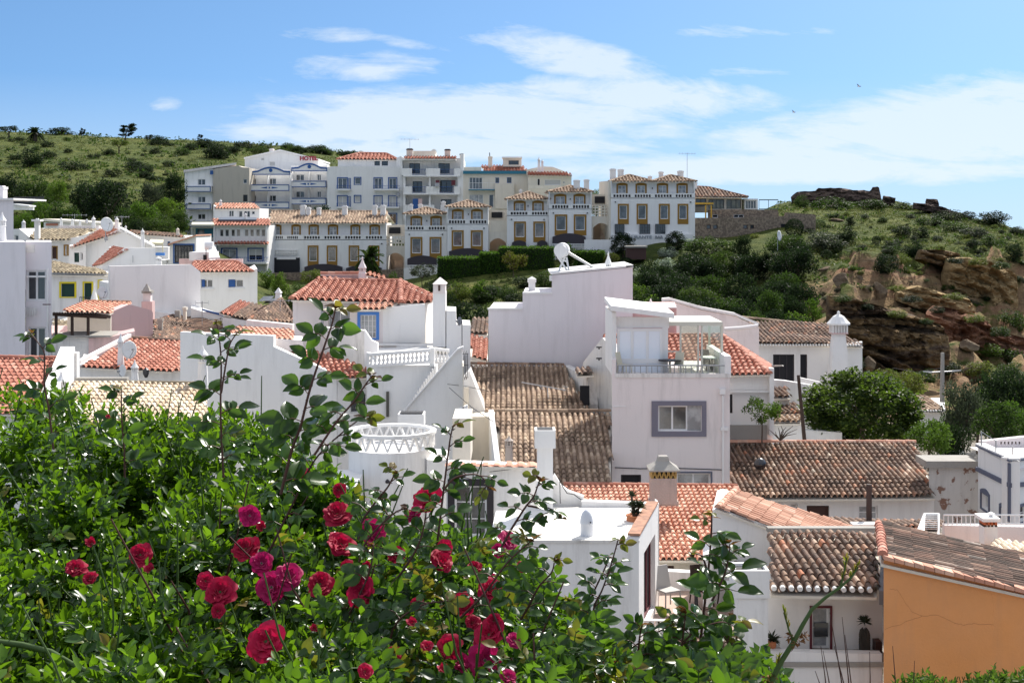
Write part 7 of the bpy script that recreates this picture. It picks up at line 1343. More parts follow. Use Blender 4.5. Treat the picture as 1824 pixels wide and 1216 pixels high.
    o = quads_mesh('crown', *arr, F_MD, None); me = o.data; bpy.data.objects.remove(o); me.materials.clear(); me.materials.append(F_MD)
    t = mb.build('trunk', BARK, None); tm = t.data; bpy.data.objects.remove(t); PROTO[key] = (me, tm); return PROTO[key]
cnt = 0
def plant(name, label, x, D, wpx, hpx, kind, m, group=None, ybase=None, cat=None, sink=.03, ytop=None, seed=None, ysc=1.0):
    """stands on the ground at column x and distance D; its size is given in photo pixels"""
    global cnt; cnt += 1; s = (cnt % 4) if seed is None else seed; me, tm = proto(kind, s); p = W(x, HY, D); gz = ground_z(p) if ybase is None else W(x, ybase, D).z
    wd = wpx / F * D; ht = hpx / F * D if ytop is None else W(x, ytop, D).z - gz
    if ht < .2: ht = .2
    o = bpy.data.objects.new(name, None); C.objects.link(o); o.location = (p.x, p.y, gz - ht * sink); o.scale = (wd, wd * ysc, ht); o.rotation_euler = (0, 0, (cnt * 2.399) % 6.28 if kind not in ('pine',) else .2)
    o['label'] = label; o['category'] = cat or ('tree' if 'tree' in name or 'pine' in name or 'palm' in name else 'bush')
    if group: o['group'] = group
    for nme, mm, ma in (('crown', me, m), ('trunk', tm, BARK)):
        c = bpy.data.objects.new(nme, mm); C.objects.link(c); c.parent = o
        if ma is not mm.materials[0]: c.material_slots[0].link = 'OBJECT'; c.material_slots[0].material = ma
    return o
def g_plant(name, label, x, y, wpx, hpx, kind, m, **k):
    D = hit_ground(x, y)
    if D is None: D = 325
    return plant(name, label, x, D, wpx, hpx, kind, m, **k)
# left hill, trees one can tell apart
g_plant('pine_tree', 'lone wind bent pine on the skyline of the left hill', 222, 240, 44, 32, 'pine', F_DK)
g_plant('tree', 'dark spreading tree at the far left end of the skyline', 16, 246, 44, 24, 'umbrella', F_DK)
g_plant('palm_tree', 'shaggy palm like tree breaking the left skyline', 63, 252, 40, 30, 'palm', F_DK)
g_plant('shrub', 'long flat topped dark thicket on the left skyline', 108, 240, 56, 17, 'low', F_DK)
g_plant('tree', 'large round dark tree in the upper left of the hill', 54, 297, 54, 38, 'bush', F_DK)
g_plant('tree', 'small umbrella shaped tree on a bare sandy mound', 212, 274, 36, 28, 'umbrella', F_OL)
g_plant('tree', 'big rounded dark tree on the hill above the hotel roof', 385, 283, 54, 34, 'bush', F_DK)
g_plant('shrub', 'dark shrub on the skyline right of the bent pine', 281, 254, 38, 16, 'low', F_DK)
g_plant('shrub', 'wide dark thicket on the mid slope right of the sandy mound', 246, 304, 66, 20, 'low', F_DK)
g_plant('shrub', 'wide dark thicket on the mid slope left of the sandy mound', 133, 302, 52, 20, 'low', F_DK)
g_plant('shrub', 'dark shrub directly above the crooked crowned tree', 199, 316, 38, 20, 'low', F_DK)
g_plant('pine_tree', 'small ragged pine on the skyline above the beige flanked block', 355, 246, 16, 14, 'pine', F_DK); g_plant('pine_tree', 'small pale pine on the skyline right of the bent pine', 262, 240, 22, 12, 'pine', F_GR); g_plant('pine_tree', 'small pointed pine left of the bent pine on the skyline', 145, 246, 18, 16, 'pine', F_DK)
plant('tree', 'great crooked grey green tree with layered crown behind the white chimneys', 192, 150, 92, 0, 'tree', F_DK, ytop=313); plant('tree', 'dark round tree filling the slope above the crooked grey green tree', 175, 168, 80, 0, 'bush', F_DK, ytop=312); plant('tree', 'darker companion tree left of the crooked grey green tree', 150, 154, 56, 0, 'tree', F_DK, ytop=312)
plant('tree', 'rounded grey green tree right of the crooked tree', 270, 160, 44, 0, 'tree', F_GR, ytop=314); plant('tree', 'tall dark tree touching the left side of the blue balcony block', 311, 158, 46, 0, 'tree', F_DK, ytop=300)
for x, yt, D, wp, mm, lb in ((60, 306, 165, 70, F_MD, 'bushy mid green tree above the grey fence at left'), (14, 300, 160, 60, F_DK, 'dark tree mass at the left edge above the grey fence'), (100, 312, 170, 44, F_BR, 'bright rounded tree between the left edge mass and the crooked tree'),
        (72, 350, 138, 60, F_BR, 'bright green tree behind the left chimneys'), (112, 352, 136, 70, F_MD, 'broad green tree left of the crooked trunk'), (226, 362, 138, 52, F_MD, 'green tree behind the white gable dish'),
        (258, 350, 142, 64, F_BR, 'fresh green tree right of the crooked tree'), (296, 346, 146, 66, F_BR, 'fresh green tree next to the blue balcony block'), (284, 375, 134, 70, F_MD, 'dark bushy tree behind the low brown roofed house'), (320, 368, 144, 40, F_MD, 'green tree half behind the blue balcony block'), (40, 372, 134, 44, F_BR, 'pale green tree by the left edge terrace'), (245, 385, 132, 50, F_DK, 'low dark tree behind the gabled house')):
    plant('tree', lb, x, D, wp, 0, 'tree', mm, ytop=yt)
mb = MB()
for k in range(27): mb.box(W(25 + k * 2, 358, 150) + Vector((0, 0, 0)), (.10, .05, .9))
Pl(25, 150).box(mb, 24, 353, 78, 363, -.02, .01); tag(mb.build('fence', mat('grey_fence_boards', (.07, .07, .08), .8), None), 'dark grey board fence above the left edge terrace', 'fence')
RS = random.Random(11)
for i in range(125):
    x = RS.uniform(-60, 640); yl = 238 + max(0, x) * .045; y = yl + 8 + (RS.random() ** 1.3) * (110 if x < 320 else 26)
    if x > 420: y = yl + RS.uniform(3, 14)
    D = hit_ground(x, y)
    if D is None or D < 165: continue
    s = RS.uniform(.5, 2.1); k = RS.choice(['low', 'low', 'bush']); m_ = RS.choice([F_DK, F_MD, F_DK, F_DK])
    plant('shrub', 'small dark shrub scattered over the grassy left hill', x, D, 17 * s, 8 * s, k, m_, group='shrubs scattered over the left hill')
# between the rows
plant('tree', 'dark green tree tucked against the hotel balconies', 570, 172, 52, 0, 'tree', F_DK, ytop=355)
plant('palm_tree', 'fan palm in front of the long white ochre windowed house', 657, 146, 58, 0, 'palm', F_MD, ytop=428, ybase=492)
plant('shrub', 'yellow green bush in front of the rubble wall', 556, 136, 46, 0, 'bush', F_OL, ytop=477, ybase=505); plant('shrub', 'loose grey green shrub below the lower left terrace house', 752, 138, 54, 0, 'sparse', F_GR, ytop=464, ybase=512)
plant('shrub', 'loose yellow brown shrub in front of the clipped hedge', 914, 139, 60, 0, 'sparse', F_AU, ytop=442, ybase=500)
plant('shrub', 'round dark oleander at the corner of the restaurant', 1110, 144, 50, 0, 'dense', F_DK, ytop=408, ybase=455); plant('shrub', 'dark rounded shrub right of the restaurant sign', 1202, 144, 42, 0, 'dense', F_DK, ytop=409, ybase=447)
plant('tree', 'tree top showing above the link wall left of the restaurant', 1062, 175, 30, 0, 'tree', F_OL, ytop=330, ybase=400)
def hedge(x0, x1, yt, yb, D, dep, label, m):
    R = np.random.default_rng(int(x0)); a, b = W(x0, yt, D), W(x1, yb, D); n = int((b.x - a.x) * (a.z - b.z) * 130) + 1500; ps, nms = [], []
    for k in range(n):
        f = R.random(); u, v = R.random(2)
        if f < .62: ps.append((a.x + (b.x - a.x) * u, D + R.normal() * .05, b.z + (a.z - b.z) * v)); nms.append((0, -1, .2))
        elif f < .9: ps.append((a.x + (b.x - a.x) * u, D + dep * v, a.z + R.normal() * .05)); nms.append((0, 0, 1))
        else: ps.append((a.x if u < .5 else b.x, D + dep * R.random(), b.z + (a.z - b.z) * v)); nms.append((-1 if u < .5 else 1, 0, .2))
    ps = np.array(ps) + R.normal(size=(n, 3)) * .04; nms = np.array(nms) + R.normal(size=(n, 3)) * .45; L_ = .16 * (.6 + .8 * R.random(n)); t = thing('hedge', label, 'hedge', Vector(((a.x + b.x) / 2, D, b.z)))
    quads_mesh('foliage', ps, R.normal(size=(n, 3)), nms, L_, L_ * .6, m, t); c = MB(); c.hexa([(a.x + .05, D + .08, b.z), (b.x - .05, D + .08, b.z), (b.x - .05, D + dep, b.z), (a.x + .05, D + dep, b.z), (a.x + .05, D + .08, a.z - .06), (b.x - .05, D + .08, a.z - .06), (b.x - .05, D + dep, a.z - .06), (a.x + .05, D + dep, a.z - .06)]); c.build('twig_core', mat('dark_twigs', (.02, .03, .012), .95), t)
F_HG = leafy('clipped_hedge_leaves', (.025, .06, .008), (.05, .11, .014), (.08, .16, .02), ov=0)
hedge(779, 854, 459, 500, 141, 2.2, 'lowest left section of the big clipped hedge', F_HG); hedge(854, 889, 451, 500, 141.5, 2.2, 'middle step of the big clipped hedge', F_HG); hedge(889, 987, 441, 488, 142, 2.2, 'highest right section of the big clipped hedge', F_HG); hedge(1024, 1078, 448, 482, 141, 2, 'separate clipped hedge block behind the solar heater', F_HG)
plant('shrub', 'dark red leaved rounded shrub right of the hedge block', 1090, 140, 30, 0, 'ball', F_RD, ytop=450, ybase=482); plant('shrub', 'small round clipped bush next to the dark red shrub', 1115, 139, 26, 0, 'ball', F_DK, ytop=458, ybase=484)
mb = MB(); Pl(1117, 140).box(mb, 1117, 440, 1151, 462, -2, 0); o = mb.build('garden_shed', BRD, None); tag(o, 'small dark wooden shed under the oleander', 'shed'); mb = MB(); Pl(1117, 140).box(mb, 1115, 438, 1153, 441, -2.2, .2); mb.build('roof', STL, o)
gsh = [(790, 535, 112, 50, F_MD), (818, 497, 130, 44, F_OL), (857, 495, 130, 40, F_BR), (880, 530, 118, 46, F_MD), (832, 528, 112, 74, F_DK), (800, 515, 120, 44, F_DK), (770, 500, 126, 40, F_DK), (905, 505, 128, 36, F_MD), (930, 490, 134, 40, F_DK), (960, 485, 136, 34, F_DK), (995, 470, 138, 28, F_OL), (1008, 428, 143, 34, F_MD), (1135, 500, 122, 60, F_BR), (1160, 520, 112, 66, F_BR), (1140, 480, 130, 40, F_MD), (590, 492, 128, 60, F_MD), (560, 505, 120, 50, F_DK), (530, 498, 124, 50, F_MD), (500, 482, 130, 36, F_BR), (475, 476, 134, 30, F_BR), (545, 520, 108, 50, F_MD), (700, 480, 136, 40, F_MD)]
glb = ['leafy bush', 'rounded garden bush', 'spreading garden bush', 'low garden bush']
for i, (x, yt, D, wp, mm) in enumerate(gsh):
    near = 'right of the pointed chimney' if x < 900 and x > 765 else 'on the garden slope behind the stepped wall' if x < 1050 and x >= 900 else 'right of the stepped wall on the terraces' if x > 1050 else 'behind the red hipped roof at the rubble wall'
    plant('shrub', {id(F_MD): 'mid green', id(F_DK): 'dark', id(F_BR): 'bright green', id(F_OL): 'yellowish'}[id(mm)] + ' ' + glb[i % 4] + ' ' + near, x, D, wp, 0, 'bush', mm, ytop=yt, group='bushes of the garden slope')
# flowering mass and the dark wood below the rubble wall
for i, (x, yt, D, wp, hp) in enumerate(((1150, 455, 134, 60, 34), (1185, 445, 137, 60, 32), (1205, 462, 128, 60, 34), (1165, 478, 126, 64, 30), (1190, 435, 142, 40, 22), (1225, 425, 146, 50, 16))): 
    plant('shrub', 'silvery white flowering bush on the bank under the restaurant', x, D, wp, hp, 'low', F_SL if i != 3 else F_GR, group='silvery flowering bushes', ysc=.6)
wood = [(1262, 417, 140, 104, F_MD), (1322, 411, 138, 36, F_OL), (1235, 446, 130, 84, F_DK), (1290, 440, 132, 72, F_MD), (1340, 440, 128, 56, F_MD), (1212, 486, 120, 74, F_MD), (1262, 480, 122, 80, F_DK), (1318, 478, 118, 74, F_DK), (1228, 520, 108, 86, F_MD), (1290, 520, 108, 90, F_DK), (1345, 500, 112, 70, F_DK), (1200, 540, 100, 70, F_DK), (1250, 556, 98, 80, F_MD), (1310, 560, 98, 90, F_MD), (1372, 540, 100, 80, F_DK), (1395, 478, 116, 74, F_GR), (1415, 520, 104, 50, F_MD), (1363, 440, 128, 22, F_DK), (1397, 428, 130, 22, F_DK), (1170, 560, 100, 50, F_DK), (1435, 560, 98, 50, F_DK), (1270, 590, 90, 90, F_DK), (1350, 585, 92, 90, F_MD), (1470, 590, 90, 60, F_DK)]
for i, (x, yt, D, wp, mm) in enumerate(wood):
    plant('tree', 'one of the tangled trees of the dark wood below the rubble wall', x, D, wp, 0, 'tree', F_DK if i % 3 else F_MD, ytop=yt, group='trees of the dark wood on the slope')
plant('shrub', 'bright green creeper mass left of the rock slab', 1418, 102, 74, 0, 'low', F_BR, ytop=538); plant('shrub', 'bright green creeper on the upper side of the dark wood', 1448, 106, 40, 0, 'low', F_BR, ytop=520)
RS = random.Random(8)
for i in range(34):
    x = RS.uniform(1165, 1440); D = RS.uniform(92, 134); z = W(x, HY, D); plant('tree', 'one of the tangled trees of the dark wood below the rubble wall', x, D, RS.uniform(60, 95), 0, 'tree', RS.choice([F_DK, F_DK, F_MD, F_DK]), ytop=(HY - (ground_z(z) + RS.uniform(2.6, 4.2)) / D * F), group='trees of the dark wood on the slope')
for i in range(30):
    x = RS.uniform(760, 1120); D = RS.uniform(98, 136); z = W(x, HY, D); plant('shrub', 'one of the dark bushes crowding the garden slope behind the big stepped wall', x, D, RS.uniform(40, 70), 0, 'bush', RS.choice([F_DK, F_DK, F_DK, F_MD]), ytop=(HY - (ground_z(z) + RS.uniform(1., 2.2)) / D * F), group='dark bushes of the garden slope')
# headland
HL = [('large clipped round bush in front of the rubble wall', 1415, 423, 32, 32, 'ball', F_DK), ('low rounded green bush right of the clipped ball', 1456, 408, 28, 16, 'ball', F_MD), ('broad grey green thicket on the headland slope', 1465, 446, 84, 40, 'low', F_GR), ('dark bush at the right end of the grey thicket', 1508, 434, 42, 34, 'bush', F_DK), ('small upright bush on the grass above the thicket', 1516, 404, 20, 18, 'bush', F_DK),
      ('small dark bush left of the two low bushes', 1472, 461, 20, 16, 'ball', F_DK), ('second small dark bush beside the ledge', 1491, 458, 20, 16, 'ball', F_DK), ('tiny round bush in the middle of the headland grass', 1561, 435, 16, 14, 'ball', F_DK), ('round bush right of the tiny one on the headland', 1581, 448, 26, 18, 'bush', F_DK), ('dark bush in the upper middle of the headland', 1608, 422, 36, 24, 'bush', F_DK),
      ('dark bush right of the upper middle bush', 1640, 426, 32, 24, 'bush', F_DK), ('tall dark bush above the rock ledge', 1628, 470, 38, 36, 'bush', F_DK), ('olive bush left of the tall dark bush', 1606, 468, 34, 20, 'low', F_OL), ('green bush above the pointed boulder', 1590, 478, 34, 18, 'low', F_MD), ('big dark shrub beside the pointed boulder', 1579, 511, 48, 38, 'bush', F_DK),
      ('green thicket growing along the left part of the ruin', 1427, 372, 28, 26, 'bush', F_MD), ('wide thicket in front of the middle of the ruin', 1480, 373, 76, 30, 'low', F_MD), ('feathery shrub rising above the ruin wall', 1503, 352, 36, 22, 'sparse', F_GR), ('thicket in front of the right part of the ruin', 1552, 371, 62, 20, 'low', F_MD), ('thicket right of the ruin on the skyline', 1612, 374, 60, 18, 'low', F_MD), ('dark bush below the isolated ruin stump', 1690, 392, 54, 24, 'low', F_DK),
      ('large dark bush on the right skyline', 1768, 400, 58, 26, 'bush', F_DK), ('bush left of the large skyline bush', 1725, 392, 30, 16, 'bush', F_DK), ('dark bush at the end of the headland brow', 1812, 420, 30, 16, 'bush', F_DK), ('first bush of the green belt under the ruin stump', 1655, 400, 54, 22, 'low', F_MD), ('second bush of the green belt on the brow', 1695, 412, 50, 24, 'low', F_MD), ('third bush of the green belt on the brow', 1735, 424, 50, 24, 'low', F_GR), ('fourth bush of the green belt near the cliff', 1765, 440, 44, 28, 'low', F_MD), ('dark bush above the ochre cliff', 1735, 446, 30, 18, 'bush', F_DK), ('bush hanging at the right end of the ochre cliff', 1805, 470, 36, 40, 'bush', F_DK),
      ('shrub on the scree below the ochre cliff', 1720, 590, 34, 18, 'low', F_MD), ('green shrubs at the foot of the red cliff', 1760, 640, 60, 26, 'low', F_BR), ('bright bush at the right edge below the cliff', 1800, 590, 50, 34, 'low', F_MD), ('bushes at the right edge under the red cliff', 1800, 650, 60, 30, 'low', F_MD), ('little bush on the ledge above the slab', 1600, 530, 30, 18, 'low', F_OL), ('bush growing in the crack right of the slab', 1690, 560, 26, 16, 'low', F_BR), ('weathered bush under the wall end', 1345, 424, 18, 10, 'low', F_OL)]
for lb, x, y, a, b, k, m_ in HL: g_plant('shrub', lb, x, y, a, b, k, m_)
RS = random.Random(5)
for i in range(150):
    x = RS.uniform(1420, 1840); y = RS.uniform(385, 560)
    D = hit_ground(x, y)
    if D is None or D > 188: continue
    s = RS.uniform(.35, 1.1); plant('shrub', 'small tuft like shrub dotted over the headland grass', x, D, 19 * s, 10 * s, RS.choice(['low', 'bush']), RS.choice([F_DK, F_MD, F_GR, F_OL]), group='small shrubs dotted over the headland')
# scrub: what nobody could count
def scrub(name, label, n, region, sz, m, seed):
    R = random.Random(seed); P_ = []; S_ = []
    while len(P_) < n:
        x = R.uniform(region[0], region[1]); D = R.uniform(region[2], region[3]); p = W(x, HY, D); z = ground_z(p)
        s = R.uniform(.5, 1) ** 2 * sz; 
        for k in range(9): P_.append((p.x + R.gauss(0, s * .5), p.y + R.gauss(0, s * .5), z + R.uniform(0, s * .45))); S_.append(s)
    P_ = np.array(P_); S_ = np.array(S_); r = np.random.default_rng(seed); k = len(P_)
    o = quads_mesh(name, P_, r.normal(size=(k, 3)) * np.array([1, 1, .5]) + np.array([0, 0, .5]), r.normal(size=(k, 3)) + np.array([0, 0, 1]), S_ * .55, S_ * .30, m, None); o['kind'] = 'stuff'; o['label'] = label
scrub('scrub', 'low rough scrub covering the left hill', 9000, (-80, 700, 160, 340), 1.5, F_MD, 1); scrub('scrub', 'dry grass tufts covering the left hill', 34000, (-80, 700, 160, 340), .8, F_SC, 2)
scrub('headland_scrub', 'rough grass and heath on the headland', 34000, (1380, 1900, 126, 190), .5, F_SC, 3); scrub('headland_scrub', 'dark heath patches on the headland', 7000, (1380, 1900, 112, 190), .8, F_MD, 4)
scrub('garden_cover', 'ground ivy on the garden slope behind the stepped wall', 14000, (760, 1200, 95, 142), .5, F_MD, 6)
# right side trees
plant('tree', 'large dark glossy tree in front of the long white house with the dome topped chimney', 1536, 61, 208, 0, 'near', F_NT, ytop=646, ybase=800, seed=1); plant('shrub', 'leafy side shoots right of the large glossy tree', 1655, 58, 90, 0, 'tree', F_BR, ytop=738, ybase=830)
plant('shrub', 'pale feathery young tree left of the leaning pole', 1357, 53, 84, 0, 'sparse', F_BR, ytop=700, ybase=782, seed=2); plant('shrub', 'russet bush behind the brown roof at right', 1622, 84, 64, 0, 'bush', F_OL, ytop=655, ybase=705)
plant('tree', 'pale leaved tall tree beside the lamp pole at right', 1716, 64, 84, 0, 'tree', F_GR, ytop=662, ybase=806); plant('tree', 'dark tree at the right edge above the blue trimmed house', 1800, 68, 120, 0, 'tree', F_DK, ytop=640, ybase=800); plant('tree', 'second dark tree at the right edge, lower and nearer', 1775, 58, 100, 0, 'tree', F_MD, ytop=705, ybase=810); plant('shrub', 'bush under the pale leaved tree', 1700, 60, 60, 0, 'bush', F_DK, ytop=745, ybase=825)
plant('tree', 'dark tree between the lamp pole and the red boulder', 1760, 76, 60, 0, 'tree', F_DK, ytop=650, ybase=760)
for i, (x, yb, D, a, b) in enumerate(((1500, 534, 96, 34, 16), (1545, 548, 96, 26, 12), (1598, 562, 96, 38, 16), (1650, 574, 96, 28, 12), (1702, 466, 121, 34, 14), (1742, 468, 121, 40, 16), (1784, 476, 121, 36, 16), (1668, 554, 108, 30, 14), (1735, 570, 108, 38, 18), (1782, 594, 108, 44, 20), (1520, 652, 92, 50, 26), (1580, 672, 91, 56, 24), (1650, 674, 91, 50, 26), (1700, 580, 117, 46, 20), (1765, 592, 117, 56, 26), (1808, 584, 117, 44, 26), (1690, 660, 102, 50, 30), (1745, 662, 102, 60, 30), (1800, 668, 102, 60, 34), (1625, 535, 111, 44, 14), (1700, 530, 111, 40, 14))):
    plant('shrub', 'ragged bush rooted on a ledge or at the foot of the layered cliff', x, D, a, b, 'low', (F_MD, F_DK, F_OL)[i % 3], ybase=yb, group='bushes rooted in the cliff', sink=.15)
for x, yt, D, w_, m_, lb in ((1742, 688, 70, 96, F_MD, 'mid green round tree low between the lamp pole and the blue trimmed house'), (1812, 706, 60, 90, F_BR, 'fresh green tree touching the right edge above the blue trimmed house'), (1690, 722, 67, 66, F_MD, 'green tree directly behind the brown half hidden roof'), (1780, 668, 82, 100, F_MD, 'broad tree under the red rock at the right edge')): plant('tree', lb, x, D, w_, 0, 'tree', m_, ytop=yt, ybase=yt + 110)
mb = MB(); R = random.Random(2)
for k in range(8): a = Vector(W(1390, 784, 53)); b = a + Vector((R.uniform(-.5, .7), R.uniform(-.2, .2), R.uniform(.2, .7))); mb.tube([a, (a + b) / 2 + Vector((R.uniform(-.1, .1), 0, .05)), b], .03, .008, 5)
tag(mb.build('bare_bush', BARK, None), 'bare twisted branches beside the pale young tree', 'bush')
# potted plants
def pot(p, r, h, name, label, plantkind):
    t = thing(name, label, 'potted plant', p); mb = MB(); mb.lathe(p, [(r * .62, 0), (r * .95, h * .45), (r * 1.0, h * .8), (r * .92, h * .9), (r * 1.05, h * .92), (r * 1.05, h), (r * .9, h), (r * .88, h * .9)], 20); mb.build('pot', POT, t, True)
    R = np.random.default_rng(int(p[0] * 50) % 97); P_, D_, L_, W_ = [], [], [], []; top = np.array([p[0], p[1], p[2] + h])
    for stx, hh, n, ln in plantkind:
        c = top + np.array([stx, 0, hh]); 
        if hh > .1: MB().tube([tuple(top + np.array([stx * .4, 0, -.05])), tuple(c)], .035, .025, 6).build('stem', BARK, t)
        for k in range(n): a = R.uniform(0, 6.28); e = R.uniform(-.2, 1.4); P_.append(c); D_.append((math.cos(a) * math.cos(e), math.sin(a) * math.cos(e), math.sin(e))); L_.append(ln * R.uniform(.7, 1.1)); W_.append(ln * .13)
    P_ = np.array(P_); n_ = len(P_); quads_mesh('leaves', P_, np.array(D_), np.tile([0, 0, 1.], (n_, 1)) + R.normal(size=(n_, 3)) * .2, np.array(L_), np.array(W_), F_GR, t, 'leaf'); return t
pot(W(1132, 946, 33.6), .22, .40, 'potted_succulent', 'terracotta pot of spiky agave stems in the corner of the sunny roof terrace', [(-.10, .46, 40, .17), (.08, .18, 60, .24), (-.04, .22, 40, .2), (.0, .05, 30, .2)])
pot(W(1375, 1156, 31.0), .10, .19, 'potted_aloe', 'small terracotta pot of aloe at the left end of the balcony', [(0, .0, 34, .26)])
pot(W(1172, 1122, 33.2), .12, .16, 'potted_herb', 'terracotta trough on the pierced patio parapet', [(0, .0, 20, .12)])
t = thing('yucca', 'shaggy yucca trunk standing against the balcony wall', 'potted plant', W(1540, 1162, 31.1)); R = np.random.default_rng(3); n = 420; z = R.random(n) ** .8 * .55; a = R.uniform(0, 6.28, n); P_ = np.stack([W(1540, 0, 31.1).x + np.cos(a) * .04, 31.1 + np.sin(a) * .04, W(0, 1160, 31.1).z + z], 1); D_ = np.stack([np.cos(a) * .5, np.sin(a) * .5, -np.ones(n)], 1)
quads_mesh('dead_leaves', P_, D_, np.stack([np.cos(a), np.sin(a), np.zeros(n)], 1), np.full(n, .2), np.full(n, .035), mat('dry_brown_leaves', (.10, .085, .07), .9, var=.3), t); n = 60; a = R.uniform(0, 6.28, n); e = R.uniform(-.3, 1.4, n); P_ = np.tile([W(1540, 0, 31.1).x, 31.1, W(0, 1108, 31.1).z], (n, 1)); quads_mesh('leaves', P_, np.stack([np.cos(a) * np.cos(e), np.sin(a) * np.cos(e), np.sin(e)], 1), np.tile([0, 0, 1.], (n, 1)) + R.normal(size=(n, 3)) * .3, np.full(n, .19), np.full(n, .03), F_GR, t)
# gulls
for x, y, D, l in ((1530, 154, 150, 'gull gliding above the headland, the upper of the two'), (1414, 200, 170, 'gull far off above the ruin, the lower of the two')):
    p = W(x, y, D); mb = MB(); s = .34; mb.lathe(p, [(.001, -.2), (.06, -.1), (.07, .05), (.03, .2), (.001, .26)], 8); mb.v = [(p.x + (v[2] - p.z), v[1], p.z + (v[0] - p.x)) for v in mb.v]
    for sg in (-1, 1): a = p + Vector((0, sg * .05, .02)); b = p + Vector((-.05 - .15, sg * .25 - .1, .25 if sg > 0 else -.12)); mb.quad(a + Vector((.09, 0, 0)), a + Vector((-.07, 0, 0)), b, b + Vector((.1, 0, .02)))
    tag(mb.build('gull', mat('gull_grey', (.22, .22, .24), .8), None), l, 'bird', 'gulls')

# ------------------------------------------------------------------ the rose hedge in the foreground
R = np.random.default_rng(21); RR = random.Random(21)
L_HG = leafy('hedge_leaf', (.009, .028, .004), (.034, .090, .006), (.12, .23, .016), tr=(.24, .46, .01), ov=0, spec=.32, rough=.32)
L_RS = leafy('rose_leaf', (.010, .034, .010), (.027, .070, .014), (.06, .13, .024), tr=(.19, .37, .01), ov=0, spec=.42, rough=.28)
L_YG = leafy('young_rose_leaf', (.08, .12, .012), (.14, .17, .018), (.18, .10, .03), tr=(.30, .30, .02), ov=0, spec=.4, rough=.4)
L_RD = leafy('reddish_young_leaf', (.05, .02, .012), (.09, .045, .015), (.12, .08, .02), tr=(.22, .10, .02), ov=0, spec=.4, rough=.4)
STG = mat('green_stem', (.05, .09, .02), .5); STR = mat('reddish_stem', (.085, .035, .025), .5)
TOPX = [-260, 0, 60, 110, 150, 250, 350, 400, 450, 520, 580, 640, 700, 760, 820, 900, 950, 1010, 1060, 1120, 1200, 1280, 1320, 1345]
TOPY = [700, 706, 716, 704, 736, 748, 756, 742, 764, 800, 850, 905, 930, 945, 945, 965, 1005, 1070, 1130, 1165, 1175, 1180, 1220, 1280]
def top(x): return np.interp(x, TOPX, TOPY)
def Dsurf(x, y): return 5.3 - (np.asarray(y) - 700) / 520 * 2.0 + .16 * np.sin(np.asarray(x) * .017 + np.asarray(y) * .011) + .10 * np.sin(np.asarray(x) * .043 - np.asarray(y) * .03)
def Wn(x, y, D): return np.stack([(x - HX) / F * D, D, (HY - y) / F * D], 1)
def frames(d):
    d = d / np.linalg.norm(d, axis=1, keepdims=True); a = np.cross(d, R.normal(size=d.shape)); a /= np.linalg.norm(a, axis=1, keepdims=True); return d, a, np.cross(d, a)
def sprigs(base, d, ln, k, size, asp):
    """k leaves spiralling up each sprig"""
    n = len(base); d, a, b = frames(d); P_, D_, N_, L_ = [], [], [], []
    for j in range(k):
        t = (j + .6) / k; g = j * 2.4 + R.uniform(-.4, .4, n); rad = a * np.cos(g)[:, None] + b * np.sin(g)[:, None]
        P_.append(base + d * (ln * t)[:, None]); dd = rad * (1.0 - .45 * t) + d * (.35 + .7 * t) + R.normal(size=(n, 3)) * .18; D_.append(dd); N_.append(d * 1.0 - rad * .3 + R.normal(size=(n, 3)) * .25 + np.array([0, 0, .25])); L_.append(size * (1 - .45 * abs(t - .45)) * R.uniform(.75, 1.2, n))
    L_ = np.concatenate(L_); return [np.concatenate(P_), np.concatenate(D_), np.concatenate(N_), L_, L_ * asp]
def region(n, x0, x1, deep=(0., .35), below=1290, pw=1.0, wfun=None, gap=False):
    xs, ys = [], []
    while len(xs) < n:
        x = R.uniform(x0, x1); t = top(x); y = t + (below - t) * R.random() ** pw
        if gap and noise.noise(Vector((x * .011, y * .014, 2.))) < -.04 + .1 * R.random(): continue
        if wfun is None or R.random() < wfun(x, y): xs.append(x); ys.append(y)
    xs = np.array(xs); ys = np.array(ys); D = Dsurf(xs, ys) + R.uniform(deep[0], deep[1], n); return xs, ys, D
loc0 = W(350, 1216, 3.6); 
HB = thing('hedge_shrub', 'dense small leaved bright green hedge filling the lower left of the view', 'hedge', Vector((loc0.x, 4.2, -1.75)))
RB = thing('rose_bush', 'climbing rose bush with long arching shoots and crimson blooms growing through the hedge', 'rose bush', Vector((0, 3.9, -1.75)))
def w_h(x, y): return 1.0 if x < 480 else max(.12, 1 - (x - 480) / 420)
parts = []
xs, ys, D = region(4600, -240, 1000, (-.05, .25), 1290, 1.0, w_h, True); base = Wn(xs, ys + 33, D); d = np.stack([R.normal(0, .45, len(xs)), R.normal(-.25, .4, len(xs)), R.uniform(.5, 1.2, len(xs))], 1)
parts.append(sprigs(base, d, R.uniform(.06, .14, len(xs)), 8, .043 * R.uniform(.6, 1.3, len(xs)), .60))
xs, ys, D = region(2600, -240, 1000, (.35, .9), 1290, .9, w_h); base = Wn(xs, ys + 45, D); d = np.stack([R.normal(0, .5, len(xs)), R.normal(-.1, .5, len(xs)), R.uniform(.3, 1.2, len(xs))], 1); parts.append(sprigs(base, d, R.uniform(.06, .14, len(xs)), 8, .042, .6))
